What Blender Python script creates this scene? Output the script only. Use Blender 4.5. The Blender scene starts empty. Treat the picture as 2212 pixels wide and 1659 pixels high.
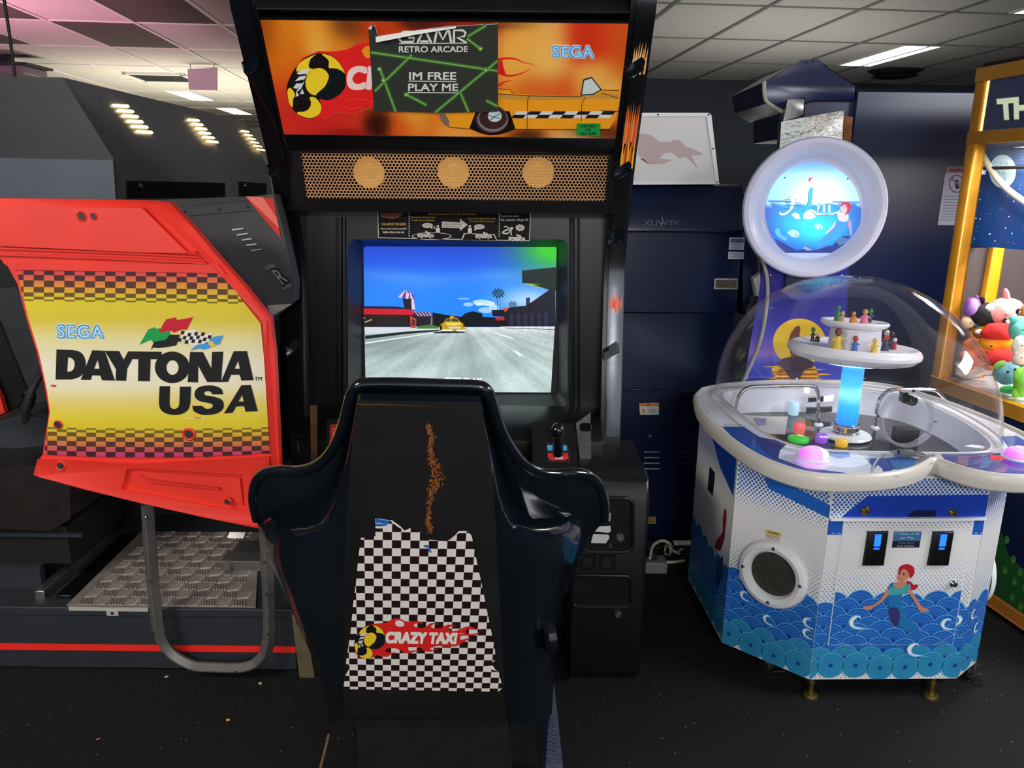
import bpy, math, random
from mathutils import Vector, Matrix
from mathutils.geometry import tessellate_polygon
random.seed(7)
sc = bpy.context.scene
COL = sc.collection

# ---------------------------------------------------------------- camera
F_PX, PITCH, ROLL, CAM_Z = 1661.0, math.radians(14.5), math.radians(0.6), 1.5
cam_d = bpy.data.cameras.new('camera')
cam_d.sensor_width = 36.0
cam_d.lens = 36.0 * F_PX / 2212.0
cam_d.clip_start, cam_d.clip_end = 0.05, 100
cam = bpy.data.objects.new('camera', cam_d)
COL.objects.link(cam)
cam.matrix_world = (Matrix.Translation((0, 0, CAM_Z)) @ Matrix.Rotation(math.pi / 2 - PITCH, 4, 'X')
                    @ Matrix.Rotation(ROLL, 4, 'Z'))
sc.camera = cam

# ---------------------------------------------------------------- world, view, large lights
world = bpy.data.worlds.new('world')
sc.world = world
world.use_nodes = True
bg = world.node_tree.nodes['Background']
bg.inputs['Color'].default_value = (0.92, 0.94, 1.0, 1)
bg.inputs['Strength'].default_value = 0.85
sc.view_settings.view_transform = 'Standard'
sc.view_settings.look = 'None'
sc.view_settings.gamma = 1.0
sc.view_settings.exposure = 0.0
sc.view_settings.use_curve_mapping = False
if hasattr(sc, 'cycles'):
    sc.cycles.transparent_max_bounces = 32  # many clear sheets stand one behind another


def area(name, loc, aim, sx, sy, power, color):
    d = bpy.data.lights.new(name, 'AREA')
    d.shape, d.size, d.size_y, d.energy, d.color = 'RECTANGLE', sx, sy, power, color
    o = bpy.data.objects.new(name, d)
    COL.objects.link(o)
    o.location = loc
    o.rotation_euler = (Vector(aim) - Vector(loc)).to_track_quat('-Z', 'Y').to_euler()
    return o


# added unseen lamps: front fill near the ceiling, pink and warm uplights washing the tiles
area('unseen_fill_lamp', (-2.4, 0.1, 2.50), (-1.6, 1.2, 0.6), 1.2, 0.6, 84, (1.0, 0.95, 0.88))
area('unseen_fill_lamp', (3.3, 1.1, 2.50), (1.9, 1.5, 0.6), 1.2, 0.6, 110, (0.95, 0.96, 1.0))
area('unseen_fill_lamp', (0.6, -2.6, 2.50), (0.9, 2.0, 0.5), 1.2, 0.6, 135, (0.98, 0.97, 0.97))
area('unseen_pink_uplight', (-3.6, 4.6, 1.2), (-3.2, 5.0, 2.55), 0.6, 0.6, 42, (1.0, 0.42, 0.60))
area('added_warm_uplight', (-3.4, 9.0, 1.1), (-3.4, 9.4, 2.55), 1.5, 3.0, 70, (1.0, 0.93, 0.72))
area('added_uplight', (1.9, 5.6, 1.5), (1.6, 5.8, 2.55), 2.4, 1.2, 13, (1.0, 0.97, 0.90))

# ---------------------------------------------------------------- from a picture point to a place in the room
CAMP = Vector((0, 0, CAM_Z))


def ray(px, py):
    u, v = (px - 1106) / F_PX, (829.5 - py) / F_PX
    c, s = math.cos(ROLL), math.sin(ROLL)
    u, v = u * c - v * s, u * s + v * c
    return Vector((u, math.cos(PITCH) + v * math.sin(PITCH), -math.sin(PITCH) + v * math.cos(PITCH)))


def PY(px, py, Y):
    d = ray(px, py)
    return CAMP + d * (Y / d.y)


def PZ(px, py, Z):
    d = ray(px, py)
    return CAMP + d * ((Z - CAM_Z) / d.z)


def PX(px, py, X):
    d = ray(px, py)
    return CAMP + d * (X / d.x)


class Plane:
    """a real plane in the room; at() gives the point of it seen at a picture point"""

    def __init__(s, p, n):
        s.p, s.n = Vector(p), Vector(n).normalized()
        if s.n.dot(CAMP - s.p) < 0:
            s.n = -s.n

    def at(s, px, py, off=0.0):
        d = ray(px, py)
        t = (s.p - CAMP).dot(s.n) / d.dot(s.n)
        return CAMP + d * t + s.n * off


def plane3(a, b, c):
    return Plane(a, (Vector(b) - Vector(a)).cross(Vector(c) - Vector(a)))


def planeY(Y):
    return Plane((0, Y, 0), (0, -1, 0))


def zc(pts, s, ox, oy):
    return [(ox + x / s, oy + y / s) for x, y in pts]


# ---------------------------------------------------------------- materials
def lin1(c):
    c = c / 255.0
    return c / 12.92 if c <= 0.04045 else ((c + 0.055) / 1.055) ** 2.4


def lin(c):
    return (lin1(c[0]), lin1(c[1]), lin1(c[2]), 1.0)


def mat(name, col, rough=0.5, metal=0.0, emit=None, es=0.0, noise=0.0, nscale=20.0, bump=0.0, coat=0.0, spec=0.5):
    m = bpy.data.materials.new(name)
    m.use_nodes = True
    nt = m.node_tree
    b = nt.nodes['Principled BSDF']
    b.inputs['Base Color'].default_value = lin(col)
    b.inputs['Roughness'].default_value = rough
    b.inputs['Metallic'].default_value = metal
    b.inputs['Specular IOR Level'].default_value = spec
    b.inputs['Coat Weight'].default_value = coat
    b.inputs['Coat Roughness'].default_value = 0.06
    if emit is not None:
        b.inputs['Emission Color'].default_value = lin(emit)
        b.inputs['Emission Strength'].default_value = es
    tc = nt.nodes.new('ShaderNodeTexCoord')
    nz = nt.nodes.new('ShaderNodeTexNoise')
    nz.inputs['Scale'].default_value = nscale
    nz.inputs['Detail'].default_value = 4
    nt.links.new(tc.outputs['Object'], nz.inputs['Vector'])
    if noise > 0:
        r = nt.nodes.new('ShaderNodeValToRGB')
        l = lin(col)
        r.color_ramp.elements[0].position, r.color_ramp.elements[1].position = 0.3, 0.7
        r.color_ramp.elements[0].color = tuple(x * (1 - noise) for x in l[:3]) + (1,)
        r.color_ramp.elements[1].color = tuple(min(1, x * (1 + noise)) for x in l[:3]) + (1,)
        nt.links.new(nz.outputs['Fac'], r.inputs['Fac'])
        nt.links.new(r.outputs['Color'], b.inputs['Base Color'])
    mr = nt.nodes.new('ShaderNodeMapRange')
    mr.inputs['To Min'].default_value = max(0.02, rough - 0.06)
    mr.inputs['To Max'].default_value = min(1, rough + 0.06)
    nt.links.new(nz.outputs['Fac'], mr.inputs['Value'])
    nt.links.new(mr.outputs['Result'], b.inputs['Roughness'])
    if bump > 0:
        bp = nt.nodes.new('ShaderNodeBump')
        bp.inputs['Strength'].default_value = bump
        bp.inputs['Distance'].default_value = 0.01
        nt.links.new(nz.outputs['Fac'], bp.inputs['Height'])
        nt.links.new(bp.outputs['Normal'], b.inputs['Normal'])
    return m


def mat_print(name, rough=0.4, glow=0.0, spec=0.4, base=1.0):
    """printed sheet: its ink colours come from the mesh attribute 'Col'; glow > 0 for backlit sheets and screens"""
    m = bpy.data.materials.new(name)
    m.use_nodes = True
    nt = m.node_tree
    b = nt.nodes['Principled BSDF']
    a = nt.nodes.new('ShaderNodeAttribute')
    a.attribute_name = 'Col'
    if base < 1:
        mx = nt.nodes.new('ShaderNodeMix')
        mx.data_type = 'RGBA'
        mx.inputs['Factor'].default_value = base
        mx.inputs[6].default_value = (0.01, 0.01, 0.01, 1)
        nt.links.new(a.outputs['Color'], mx.inputs[7])
        nt.links.new(mx.outputs[2], b.inputs['Base Color'])
    else:
        nt.links.new(a.outputs['Color'], b.inputs['Base Color'])
    b.inputs['Roughness'].default_value = rough
    b.inputs['Specular IOR Level'].default_value = spec
    if glow > 0:
        nt.links.new(a.outputs['Color'], b.inputs['Emission Color'])
        b.inputs['Emission Strength'].default_value = glow
    return m


def mat_clear(name, tint=(255, 255, 255), ior=1.49, rough=0.02, haze=0.0):
    """thin clear acrylic or glass sheet: straight-through light plus Fresnel reflection"""
    m = bpy.data.materials.new(name)
    m.use_nodes = True
    nt = m.node_tree
    for n in list(nt.nodes):
        nt.nodes.remove(n)
    out = nt.nodes.new('ShaderNodeOutputMaterial')
    tr = nt.nodes.new('ShaderNodeBsdfTransparent')
    tr.inputs['Color'].default_value = lin(tint)
    gl = nt.nodes.new('ShaderNodeBsdfGlossy')
    gl.inputs['Roughness'].default_value = rough
    lw = nt.nodes.new('ShaderNodeLayerWeight')
    lw.inputs['Blend'].default_value = 0.5
    pw = nt.nodes.new('ShaderNodeMath')
    pw.operation = 'POWER'
    pw.inputs[1].default_value = 6.0
    nt.links.new(lw.outputs['Facing'], pw.inputs[0])
    fr = nt.nodes.new('ShaderNodeMath')
    fr.operation = 'MULTIPLY_ADD'
    f0 = ((ior - 1) / (ior + 1)) ** 2
    fr.inputs[1].default_value, fr.inputs[2].default_value = (1 - f0) * 0.7, f0 * 0.75
    nt.links.new(pw.outputs[0], fr.inputs[0])
    mx = nt.nodes.new('ShaderNodeMixShader')
    nt.links.new(fr.outputs[0], mx.inputs[0])
    nt.links.new(tr.outputs[0], mx.inputs[1])
    nt.links.new(gl.outputs[0], mx.inputs[2])
    last = mx
    if haze > 0:
        df = nt.nodes.new('ShaderNodeBsdfDiffuse')
        df.inputs['Color'].default_value = (0.8, 0.8, 0.8, 1)
        m2 = nt.nodes.new('ShaderNodeMixShader')
        m2.inputs[0].default_value = haze
        nt.links.new(mx.outputs[0], m2.inputs[1])
        nt.links.new(df.outputs[0], m2.inputs[2])
        last = m2
    nt.links.new(last.outputs[0], out.inputs['Surface'])
    return m


# ---------------------------------------------------------------- mesh building
def bev_none(*a):
    pass


class MB:
    def __init__(s):
        s.v, s.f, s.mi, s.fc, s.mats, s.cur = [], [], [], [], [], 0

    def use(s, m):
        if m not in s.mats:
            s.mats.append(m)
        s.cur = s.mats.index(m)
        return s

    def add(s, pts):
        i = len(s.v)
        s.v.extend(Vector(p) for p in pts)
        return i

    def face(s, idx, cols=None):
        s.f.append(tuple(idx))
        s.mi.append(s.cur)
        s.fc.append(cols)

    def quad(s, a, b, c, d):
        i = s.add((a, b, c, d))
        s.face((i, i + 1, i + 2, i + 3))

    def box(s, x0, x1, y0, y1, z0, z1):
        i = s.add([(x, y, z) for z in (z0, z1) for y in (y0, y1) for x in (x0, x1)])
        for q in ((0, 2, 3, 1), (4, 5, 7, 6), (0, 1, 5, 4), (2, 6, 7, 3), (0, 4, 6, 2), (1, 3, 7, 5)):
            s.face([i + k for k in q])
        return s

    def obox(s, c, ax, ay, az):
        """box about centre c with half-axis vectors"""
        c, ax, ay, az = Vector(c), Vector(ax), Vector(ay), Vector(az)
        i = s.add([c + ax * a + ay * b + az * d for d in (-1, 1) for b in (-1, 1) for a in (-1, 1)])
        for q in ((0, 2, 3, 1), (4, 5, 7, 6), (0, 1, 5, 4), (2, 6, 7, 3), (0, 4, 6, 2), (1, 3, 7, 5)):
            s.face([i + k for k in q])
        return s

    def tris(s, loops):
        """fill 3D polygon (first loop outer, others holes)"""
        loops = [[Vector(p) for p in l] for l in loops]
        flat = [p for l in loops for p in l]
        i = s.add(flat)
        for t in tessellate_polygon(loops):
            s.face([i + k for k in t])
        return i

    def prism(s, front, off, holes=()):
        """solid between polygon front and its copy moved by off"""
        off = Vector(off)
        loops = [[Vector(p) for p in front]] + [[Vector(p) for p in h] for h in holes]
        s.tris(loops)
        s.tris([[p + off for p in l] for l in loops])
        for l in loops:
            n = len(l)
            i = s.add(l)
            j = s.add([p + off for p in l])
            for k in range(n):
                k2 = (k + 1) % n
                s.face((i + k, i + k2, j + k2, j + k))
        return s

    def rows(s, rows, closed=False, cap0=False, cap1=False):
        """skin a list of equal-length point rows"""
        n = len(rows[0])
        st = [s.add(r) for r in rows]
        for a, b in zip(st, st[1:]):
            for k in range(n if closed else n - 1):
                k2 = (k + 1) % n
                s.face((a + k, a + k2, b + k2, b + k))
        if cap0:
            s.face([st[0] + k for k in range(n)])
        if cap1:
            s.face([st[-1] + k for k in range(n)])
        return s

    def tube(s, path, r, n=12, closed=False, flat=1.0, up=None):
        path = [Vector(p) for p in path]
        N = len(path)
        rs = r if isinstance(r, (list, tuple)) else [r] * N
        rows, prev = [], None
        for k in range(N):
            a = path[(k - 1) % N] if (closed or k > 0) else path[k]
            b = path[(k + 1) % N] if (closed or k < N - 1) else path[k]
            t = (b - a).normalized()
            if up is not None:
                nrm = Vector(up) - t * t.dot(Vector(up))
            elif prev is None:
                nrm = t.orthogonal()
            else:
                nrm = prev - t * prev.dot(t)
            nrm.normalize()
            prev = nrm
            bi = t.cross(nrm)
            rows.append([path[k] + nrm * (rs[k] * flat * math.cos(2 * math.pi * q / n))
                         + bi * (rs[k] * math.sin(2 * math.pi * q / n)) for q in range(n)])
        if closed:
            rows.append(rows[0])
        return s.rows(rows, True, not closed, not closed)

    def lathe(s, prof, c, axis=(0, 0, 1), n=40):
        """prof: (radius, height) pairs turned about axis through c"""
        ax = Vector(axis).normalized()
        e1 = ax.orthogonal().normalized()
        e2 = ax.cross(e1)
        c = Vector(c)
        rows = [[c + ax * h + (e1 * math.cos(2 * math.pi * k / n) + e2 * math.sin(2 * math.pi * k / n)) * max(r, 1e-5)
                 for k in range(n)] for r, h in prof]
        return s.rows(rows, True)

    def ball(s, c, r, n=16, rot=None):
        r = (r, r, r) if not isinstance(r, (tuple, list)) else r
        c = Vector(c)
        m = n // 2
        rows = []
        for j in range(m + 1):
            th = math.pi * j / m
            row = []
            for k in range(n):
                ph = 2 * math.pi * k / n
                p = Vector((r[0] * math.sin(th) * math.cos(ph), r[1] * math.sin(th) * math.sin(ph), r[2] * math.cos(th)))
                if rot is not None:
                    p = rot @ p
                row.append(c + p)
            rows.append(row)
        return s.rows(rows, True)

    def build(s, name, origin=(0, 0, 0), parent=None, bevel=0.0, angle=35, seg=2, sub=0):
        me = bpy.data.meshes.new(name)
        o3 = Vector(origin)
        me.from_pydata([p - o3 for p in s.v], [], s.f)
        for m in s.mats:
            me.materials.append(m)
        me.polygons.foreach_set('material_index', s.mi)
        if any(c is not None for c in s.fc):
            at = me.color_attributes.new('Col', 'FLOAT_COLOR', 'CORNER')
            vals = []
            for f, c in zip(s.f, s.fc):
                if c is None:
                    c = (1, 1, 1, 1)
                if isinstance(c, tuple):
                    vals.extend(c * len(f))
                else:
                    for q in c:
                        vals.extend(q)
            at.data.foreach_set('color', vals)
        me.polygons.foreach_set('use_smooth', [True] * len(s.f))
        me.validate()
        me.update()
        me.set_sharp_from_angle(angle=math.radians(angle))
        ob = bpy.data.objects.new(name, me)
        COL.objects.link(ob)
        if parent is not None:
            ob.parent = parent
        else:
            ob.location = o3
        if bevel > 0:
            w = ob.modifiers.new('weld', 'WELD')
            w.merge_threshold = 0.0002
            b = ob.modifiers.new('bevel', 'BEVEL')
            b.width, b.segments, b.limit_method, b.angle_limit = bevel, seg, 'ANGLE', math.radians(40)
        if sub:
            u = ob.modifiers.new('sub', 'SUBSURF')
            u.levels = u.render_levels = sub
        return ob


_glyph = {}


def glyph(txt, bold=0.0, shear=0.0, space=1.0, align='LEFT'):
    key = (txt, bold, shear, space, align)
    if key not in _glyph:
        c = bpy.data.curves.new('lettering', 'FONT')
        c.body, c.shear, c.space_character, c.align_x = txt, shear, space, align
        c.space_line = 0.95
        c.resolution_u = 5
        o = bpy.data.objects.new('lettering', c)
        COL.objects.link(o)
        dg = bpy.context.evaluated_depsgraph_get()
        me = o.evaluated_get(dg).to_mesh()
        v = [(p.co.x, p.co.y) for p in me.vertices]
        f = [tuple(p.vertices) for p in me.polygons]
        o.evaluated_get(dg).to_mesh_clear()
        bpy.data.objects.remove(o)
        bpy.data.curves.remove(c)
        if bold > 0:  # heavier face: the outline swept by a small square
            v0, f0 = v, f
            v, f = [], []
            for dx, dy in ((0, 0), (-1, -1), (1, -1), (1, 1), (-1, 1), (-1, 0), (1, 0), (0, 1), (0, -1)):
                k = len(v)
                v += [(x + dx * bold, y + dy * bold) for x, y in v0]
                f += [tuple(q + k for q in t) for t in f0]
        x0, x1 = min(p[0] for p in v), max(p[0] for p in v)
        y0, y1 = min(p[1] for p in v), max(p[1] for p in v)
        _glyph[key] = ([((x - x0) / (x1 - x0), (y - y0) / (y1 - y0)) for x, y in v], f, len(v) // 9 if bold > 0 else len(v))
    return _glyph[key]


class Art(MB):
    """flat print: polygons in sheet coordinates laid on a real surface by mapper(u, v, layer)"""

    def __init__(s, mapper, eps=0.0004):
        super().__init__()
        if isinstance(mapper, Plane):
            pl = mapper
            mapper = lambda u, v, h: pl.at(u, v, h)
        s.map, s.eps = mapper, eps

    def P(s, u, v, layer):
        return s.map(u, v, layer * s.eps)

    def poly(s, pts, col, layer=1, holes=()):
        c = lin(col)
        loops = [[Vector((a, b, 0)) for a, b in l] for l in [pts] + list(holes)]
        i = s.add([s.P(p.x, p.y, layer) for l in loops for p in l])
        for t in tessellate_polygon(loops):
            s.face([i + k for k in t], c)

    def rect(s, x0, y0, x1, y1, col, layer=1):
        s.poly([(x0, y0), (x1, y0), (x1, y1), (x0, y1)], col, layer)

    def ell(s, cx, cy, rx, ry, col, layer=1, n=28, rot=0.0, a0=0.0, a1=360.0):
        cr, sr = math.cos(rot), math.sin(rot)
        pts = []
        full = abs(a1 - a0) >= 359.9
        for k in range(n if full else n + 1):
            a = math.radians(a0 + (a1 - a0) * k / n)
            x, y = rx * math.cos(a), ry * math.sin(a)
            pts.append((cx + x * cr - y * sr, cy + x * sr + y * cr))
        s.poly(pts, col, layer)

    def line(s, pts, w, col, layer=1, w1=None):
        n = len(pts)
        L, R = [], []
        for k, (x, y) in enumerate(pts):
            a, b = pts[max(0, k - 1)], pts[min(n - 1, k + 1)]
            dx, dy = b[0] - a[0], b[1] - a[1]
            d = math.hypot(dx, dy) or 1
            ww = (w if w1 is None else w + (w1 - w) * k / (n - 1)) / 2
            L.append((x - dy / d * ww, y + dx / d * ww))
            R.append((x + dy / d * ww, y - dx / d * ww))
        c = lin(col)
        i = s.add([s.P(*p, layer) for p in L])
        j = s.add([s.P(*p, layer) for p in R])
        for k in range(n - 1):
            s.face((i + k, i + k + 1, j + k + 1, j + k), c)

    def grid(s, quad, nx, ny, fn, layer=0):
        """quad TL,TR,BR,BL; fn(u, v) gives the ink colour, u to the right and v down, 0..1"""
        (ax, ay), (bx, by), (cx, cy), (dx, dy) = quad
        cols, i = [], len(s.v)
        for r in range(ny + 1):
            v = r / ny
            for k in range(nx + 1):
                u = k / nx
                x = (ax * (1 - u) + bx * u) * (1 - v) + (dx * (1 - u) + cx * u) * v
                y = (ay * (1 - u) + by * u) * (1 - v) + (dy * (1 - u) + cy * u) * v
                s.v.append(s.P(x, y, layer))
                cols.append(lin(fn(u, v)))
        for r in range(ny):
            for k in range(nx):
                q = [r * (nx + 1) + k, r * (nx + 1) + k + 1, (r + 1) * (nx + 1) + k + 1, (r + 1) * (nx + 1) + k]
                s.face([i + t for t in q], [cols[t] for t in q])

    def text(s, txt, quad, col, layer=2, bold=0.0, shear=0.0, space=1.0, align='LEFT'):
        v, f, per = glyph(txt, bold, shear, space, align)
        (ax, ay), (bx, by), (cx, cy), (dx, dy) = quad
        c = lin(col)
        pts = []
        for k, (u, w) in enumerate(v):
            w, lay = 1 - w, layer + 0.04 * (k // per)
            pts.append(s.P((ax * (1 - u) + bx * u) * (1 - w) + (dx * (1 - u) + cx * u) * w,
                           (ay * (1 - u) + by * u) * (1 - w) + (dy * (1 - u) + cy * u) * w, lay))
        i = s.add(pts)
        for t in f:
            s.face([i + k for k in t], c)


def box4(x0, y0, x1, y1):
    return [(x0, y0), (x1, y0), (x1, y1), (x0, y1)]


def lerpc(a, b, t):
    t = max(0.0, min(1.0, t))
    return tuple(a[k] + (b[k] - a[k]) * t for k in range(3))


def ramp(stops, t):
    for (t0, c0), (t1, c1) in zip(stops, stops[1:]):
        if t <= t1:
            return lerpc(c0, c1, (t - t0) / max(1e-6, t1 - t0))
    return stops[-1][1]


def spline(pts, n=8, closed=False):
    """Catmull-Rom through tuples"""
    P = [Vector(p) if len(p) == 3 else Vector((p[0], p[1], 0)) for p in pts]
    two = len(pts[0]) == 2
    N = len(P)
    out = []
    for k in range(N if closed else N - 1):
        if closed:
            a, b, c, d = P[(k - 1) % N], P[k], P[(k + 1) % N], P[(k + 2) % N]
        else:
            a, b, c, d = P[max(0, k - 1)], P[k], P[k + 1], P[min(N - 1, k + 2)]
        for q in range(n):
            t = q / n
            out.append(0.5 * ((2 * b) + (c - a) * t + (2 * a - 5 * b + 4 * c - d) * t * t + (3 * b - a - 3 * c + d) * t ** 3))
    if not closed:
        out.append(P[-1])
    return [(p.x, p.y) for p in out] if two else out


def tagit(o, label, cat, group=None):
    o['label'], o['category'] = label, cat
    if group:
        o['group'] = group
    return o


class Thing:
    def __init__(s, name, label, cat, loc, group=None):
        s.o = bpy.data.objects.new(name, None)
        s.o.empty_display_size = 0.05
        COL.objects.link(s.o)
        s.loc = Vector(loc)
        s.o.location = s.loc
        tagit(s.o, label, cat, group)

    def part(s, name, mb, parent=None, label=None, **kw):
        o = mb.build(name, s.loc, parent or s.o, **kw)
        if label:
            o['label'] = label
        return o


def single(name, label, cat, mb, loc, group=None, **kw):
    return tagit(mb.build(name, loc, None, **kw), label, cat, group)


def struct(name, mb, loc=(0, 0, 0), **kw):
    o = mb.build(name, loc, None, **kw)
    o['kind'] = 'structure'
    return o


M = dict(
    black_gloss=mat('black gloss fibreglass', (9, 17, 24), 0.16, coat=0.6, noise=0.3, nscale=3),
    black_satin=mat('black satin laminate', (9, 9, 12), 0.35, noise=0.15, nscale=8),
    black_matt=mat('black matt paint', (9, 9, 11), 0.6, noise=0.2),
    navy=mat('dark navy laminate', (13, 26, 66), 0.32, noise=0.15, nscale=2),
    vew=mat('dark blue-black sheet metal', (14, 25, 56), 0.3, noise=0.15, nscale=3),
    grey_panel=mat('charcoal moulded plastic', (62, 62, 64), 0.5, noise=0.12, nscale=6),
    bluegrey=mat('blue-grey panel', (82, 92, 106), 0.5, noise=0.1, nscale=6),
    slate=mat('slate panel', (38, 42, 48), 0.5, noise=0.12, nscale=6),
    red=mat('red moulded plastic', (226, 52, 38), 0.42, noise=0.06, nscale=7, bump=0.02),
    red_paint=mat('red pinstripe', (240, 42, 32), 0.4),
    grey_steel=mat('grey painted steel', (96, 93, 90), 0.4, metal=0.3, noise=0.15, nscale=30),
    chrome=mat('chrome', (225, 225, 225), 0.08, metal=1.0),
    steel=mat('brushed steel', (150, 148, 145), 0.3, metal=0.9, noise=0.15, nscale=40),
    vinyl=mat('black vinyl', (30, 26, 24), 0.38, noise=0.2, nscale=12, bump=0.05),
    rubber=mat('black rubber', (20, 20, 20), 0.7),
    white=mat('white moulded plastic', (226, 226, 228), 0.3, noise=0.04, nscale=5),
    white_shelf=mat('white gloss plastic', (235, 236, 240), 0.2),
    cream=mat('cream edge trim', (170, 165, 150), 0.4),
    gold=mat('gold anodised frame', (196, 136, 36), 0.32, metal=0.35, noise=0.1, nscale=12),
    orange_post=mat('orange painted post', (224, 150, 20), 0.4),
    brass=mat('brass foot', (150, 130, 70), 0.35, metal=0.9),
    wood=mat('chipboard edge', (150, 92, 48), 0.7, noise=0.4, nscale=50),
    prt=mat_print('printed vinyl', 0.38),
    prt_dark=mat_print('printed matt vinyl', 0.55, spec=0.2),
    paper=mat_print('printed paper', 0.7, spec=0.2),
)
# ================================================================ the room (its axes stand about 5 degrees off the view)
RA, RB = Vector((0.996, 0.09, 0)), Vector((-0.09, 0.996, 0))
CEIL = 2.55


def R(a, b, z=0.0):
    return RA * a + RB * b + Vector((0, 0, z))


# floor: black carpet with sparse pale flecks
fm = bpy.data.materials.new('black flecked carpet')
fm.use_nodes = True
nt = fm.node_tree
bs = nt.nodes['Principled BSDF']
bs.inputs['Roughness'].default_value = 0.75
bs.inputs['Specular IOR Level'].default_value = 0.25
tc = nt.nodes.new('ShaderNodeTexCoord')
last = None
for scale, thr, colr in ((55, 0.10, (0.30, 0.28, 0.22, 1)), (90, 0.09, (0.20, 0.26, 0.22, 1)), (26, 0.05, (0.42, 0.38, 0.30, 1))):
    vo = nt.nodes.new('ShaderNodeTexVoronoi')
    vo.inputs['Scale'].default_value = scale
    nt.links.new(tc.outputs['Object'], vo.inputs['Vector'])
    sep = nt.nodes.new('ShaderNodeSeparateColor')
    nt.links.new(vo.outputs['Color'], sep.inputs[0])
    lt = nt.nodes.new('ShaderNodeMath')
    lt.operation = 'LESS_THAN'
    lt.inputs[1].default_value = thr
    nt.links.new(vo.outputs['Distance'], lt.inputs[0])
    gt = nt.nodes.new('ShaderNodeMath')
    gt.operation = 'GREATER_THAN'
    gt.inputs[1].default_value = 0.82
    nt.links.new(sep.outputs[0], gt.inputs[0])
    mu = nt.nodes.new('ShaderNodeMath')
    mu.operation = 'MULTIPLY'
    nt.links.new(lt.outputs[0], mu.inputs[0])
    nt.links.new(gt.outputs[0], mu.inputs[1])
    mx = nt.nodes.new('ShaderNodeMix')
    mx.data_type = 'RGBA'
    nt.links.new(mu.outputs[0], mx.inputs['Factor'])
    if last is None:
        mx.inputs[6].default_value = (0.009, 0.009, 0.0095, 1)
    else:
        nt.links.new(last, mx.inputs[6])
    mx.inputs[7].default_value = colr
    last = mx.outputs[2]
nt.links.new(last, bs.inputs['Base Color'])
mb = MB().use(fm)
mb.quad(R(-9, -4), R(7, -4), R(7, 17), R(-9, 17))
struct('floor', mb)

m_tile = mat('white ceiling tile', (205, 202, 198), 0.85, noise=0.04, nscale=30)
m_dark_tile = mat('dark grey ceiling tile', (82, 78, 74), 0.85, noise=0.15, nscale=6)
m_bar = mat('white ceiling grid', (225, 222, 218), 0.6)
m_bar_shaded = mat('shaded ceiling grid', (120, 120, 118), 0.6)  # shade of the dim right side put into the bar colour
mb = MB().use(m_tile)
A0, DA, B0, DB = -2.65, 0.575, 5.9, 1.055
for ka in range(-12, 16):
    for kb in range(-10, 11):
        a, b = A0 + DA * ka, B0 + DB * kb
        mb.use(m_dark_tile if (a < -1.6 and b < 6.5 and b > 1 and (ka + kb) % 2 == 0) else m_tile)
        mb.quad(R(a, b, CEIL), R(a + DA, b, CEIL), R(a + DA, b + DB, CEIL), R(a, b + DB, CEIL))
for ka in range(-12, 17):
    a = A0 + DA * ka
    mb.use(m_bar if a < -0.5 else m_bar_shaded)
    mb.obox(R(a, 6.0, CEIL - 0.003), RA * 0.013, RB * 10.6, (0, 0, 0.004))
for kb in range(-10, 12):
    b = B0 + DB * kb
    for m, a0, a1 in ((m_bar, -9.5, -0.93), (m_bar_shaded, -0.93, 6.5)):
        mb.use(m)
        mb.obox(R((a0 + a1) / 2, b, CEIL - 0.0025), RA * ((a1 - a0) / 2), RB * 0.011, (0, 0, 0.0035))
struct('ceiling', mb)

m_wall_dark = mat('dark slate wall paint', (46, 52, 60), 0.8, noise=0.08, nscale=3)
m_wall_pale = mat('pale wall paint', (190, 185, 170), 0.8, noise=0.05, nscale=3)
for nm, m, p, q in (('wall_back', m_wall_dark, (-0.6, 8.02), (7, 8.02)), ('wall_side', m_wall_dark, (-0.6, 8.02), (-0.6, 16.5)),
                    ('wall_far', m_wall_pale, (-9, 16.5), (-0.6, 16.5)), ('wall_left', m_wall_pale, (-9, -4), (-9, 16.5)),
                    ('wall_right', m_wall_dark, (7, -4), (7, 8.02))):
    mb = MB().use(m)
    A, B = R(*p), R(*q)
    n = (B - A).cross(Vector((0, 0, 1))).normalized() * 0.06
    mid = (R(-1, 5) - A)
    if n.dot(mid) > 0:
        n = -n
    mb.prism([A, B, B + Vector((0, 0, CEIL)), A + Vector((0, 0, CEIL))], n)
    struct(nm, mb)

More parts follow.
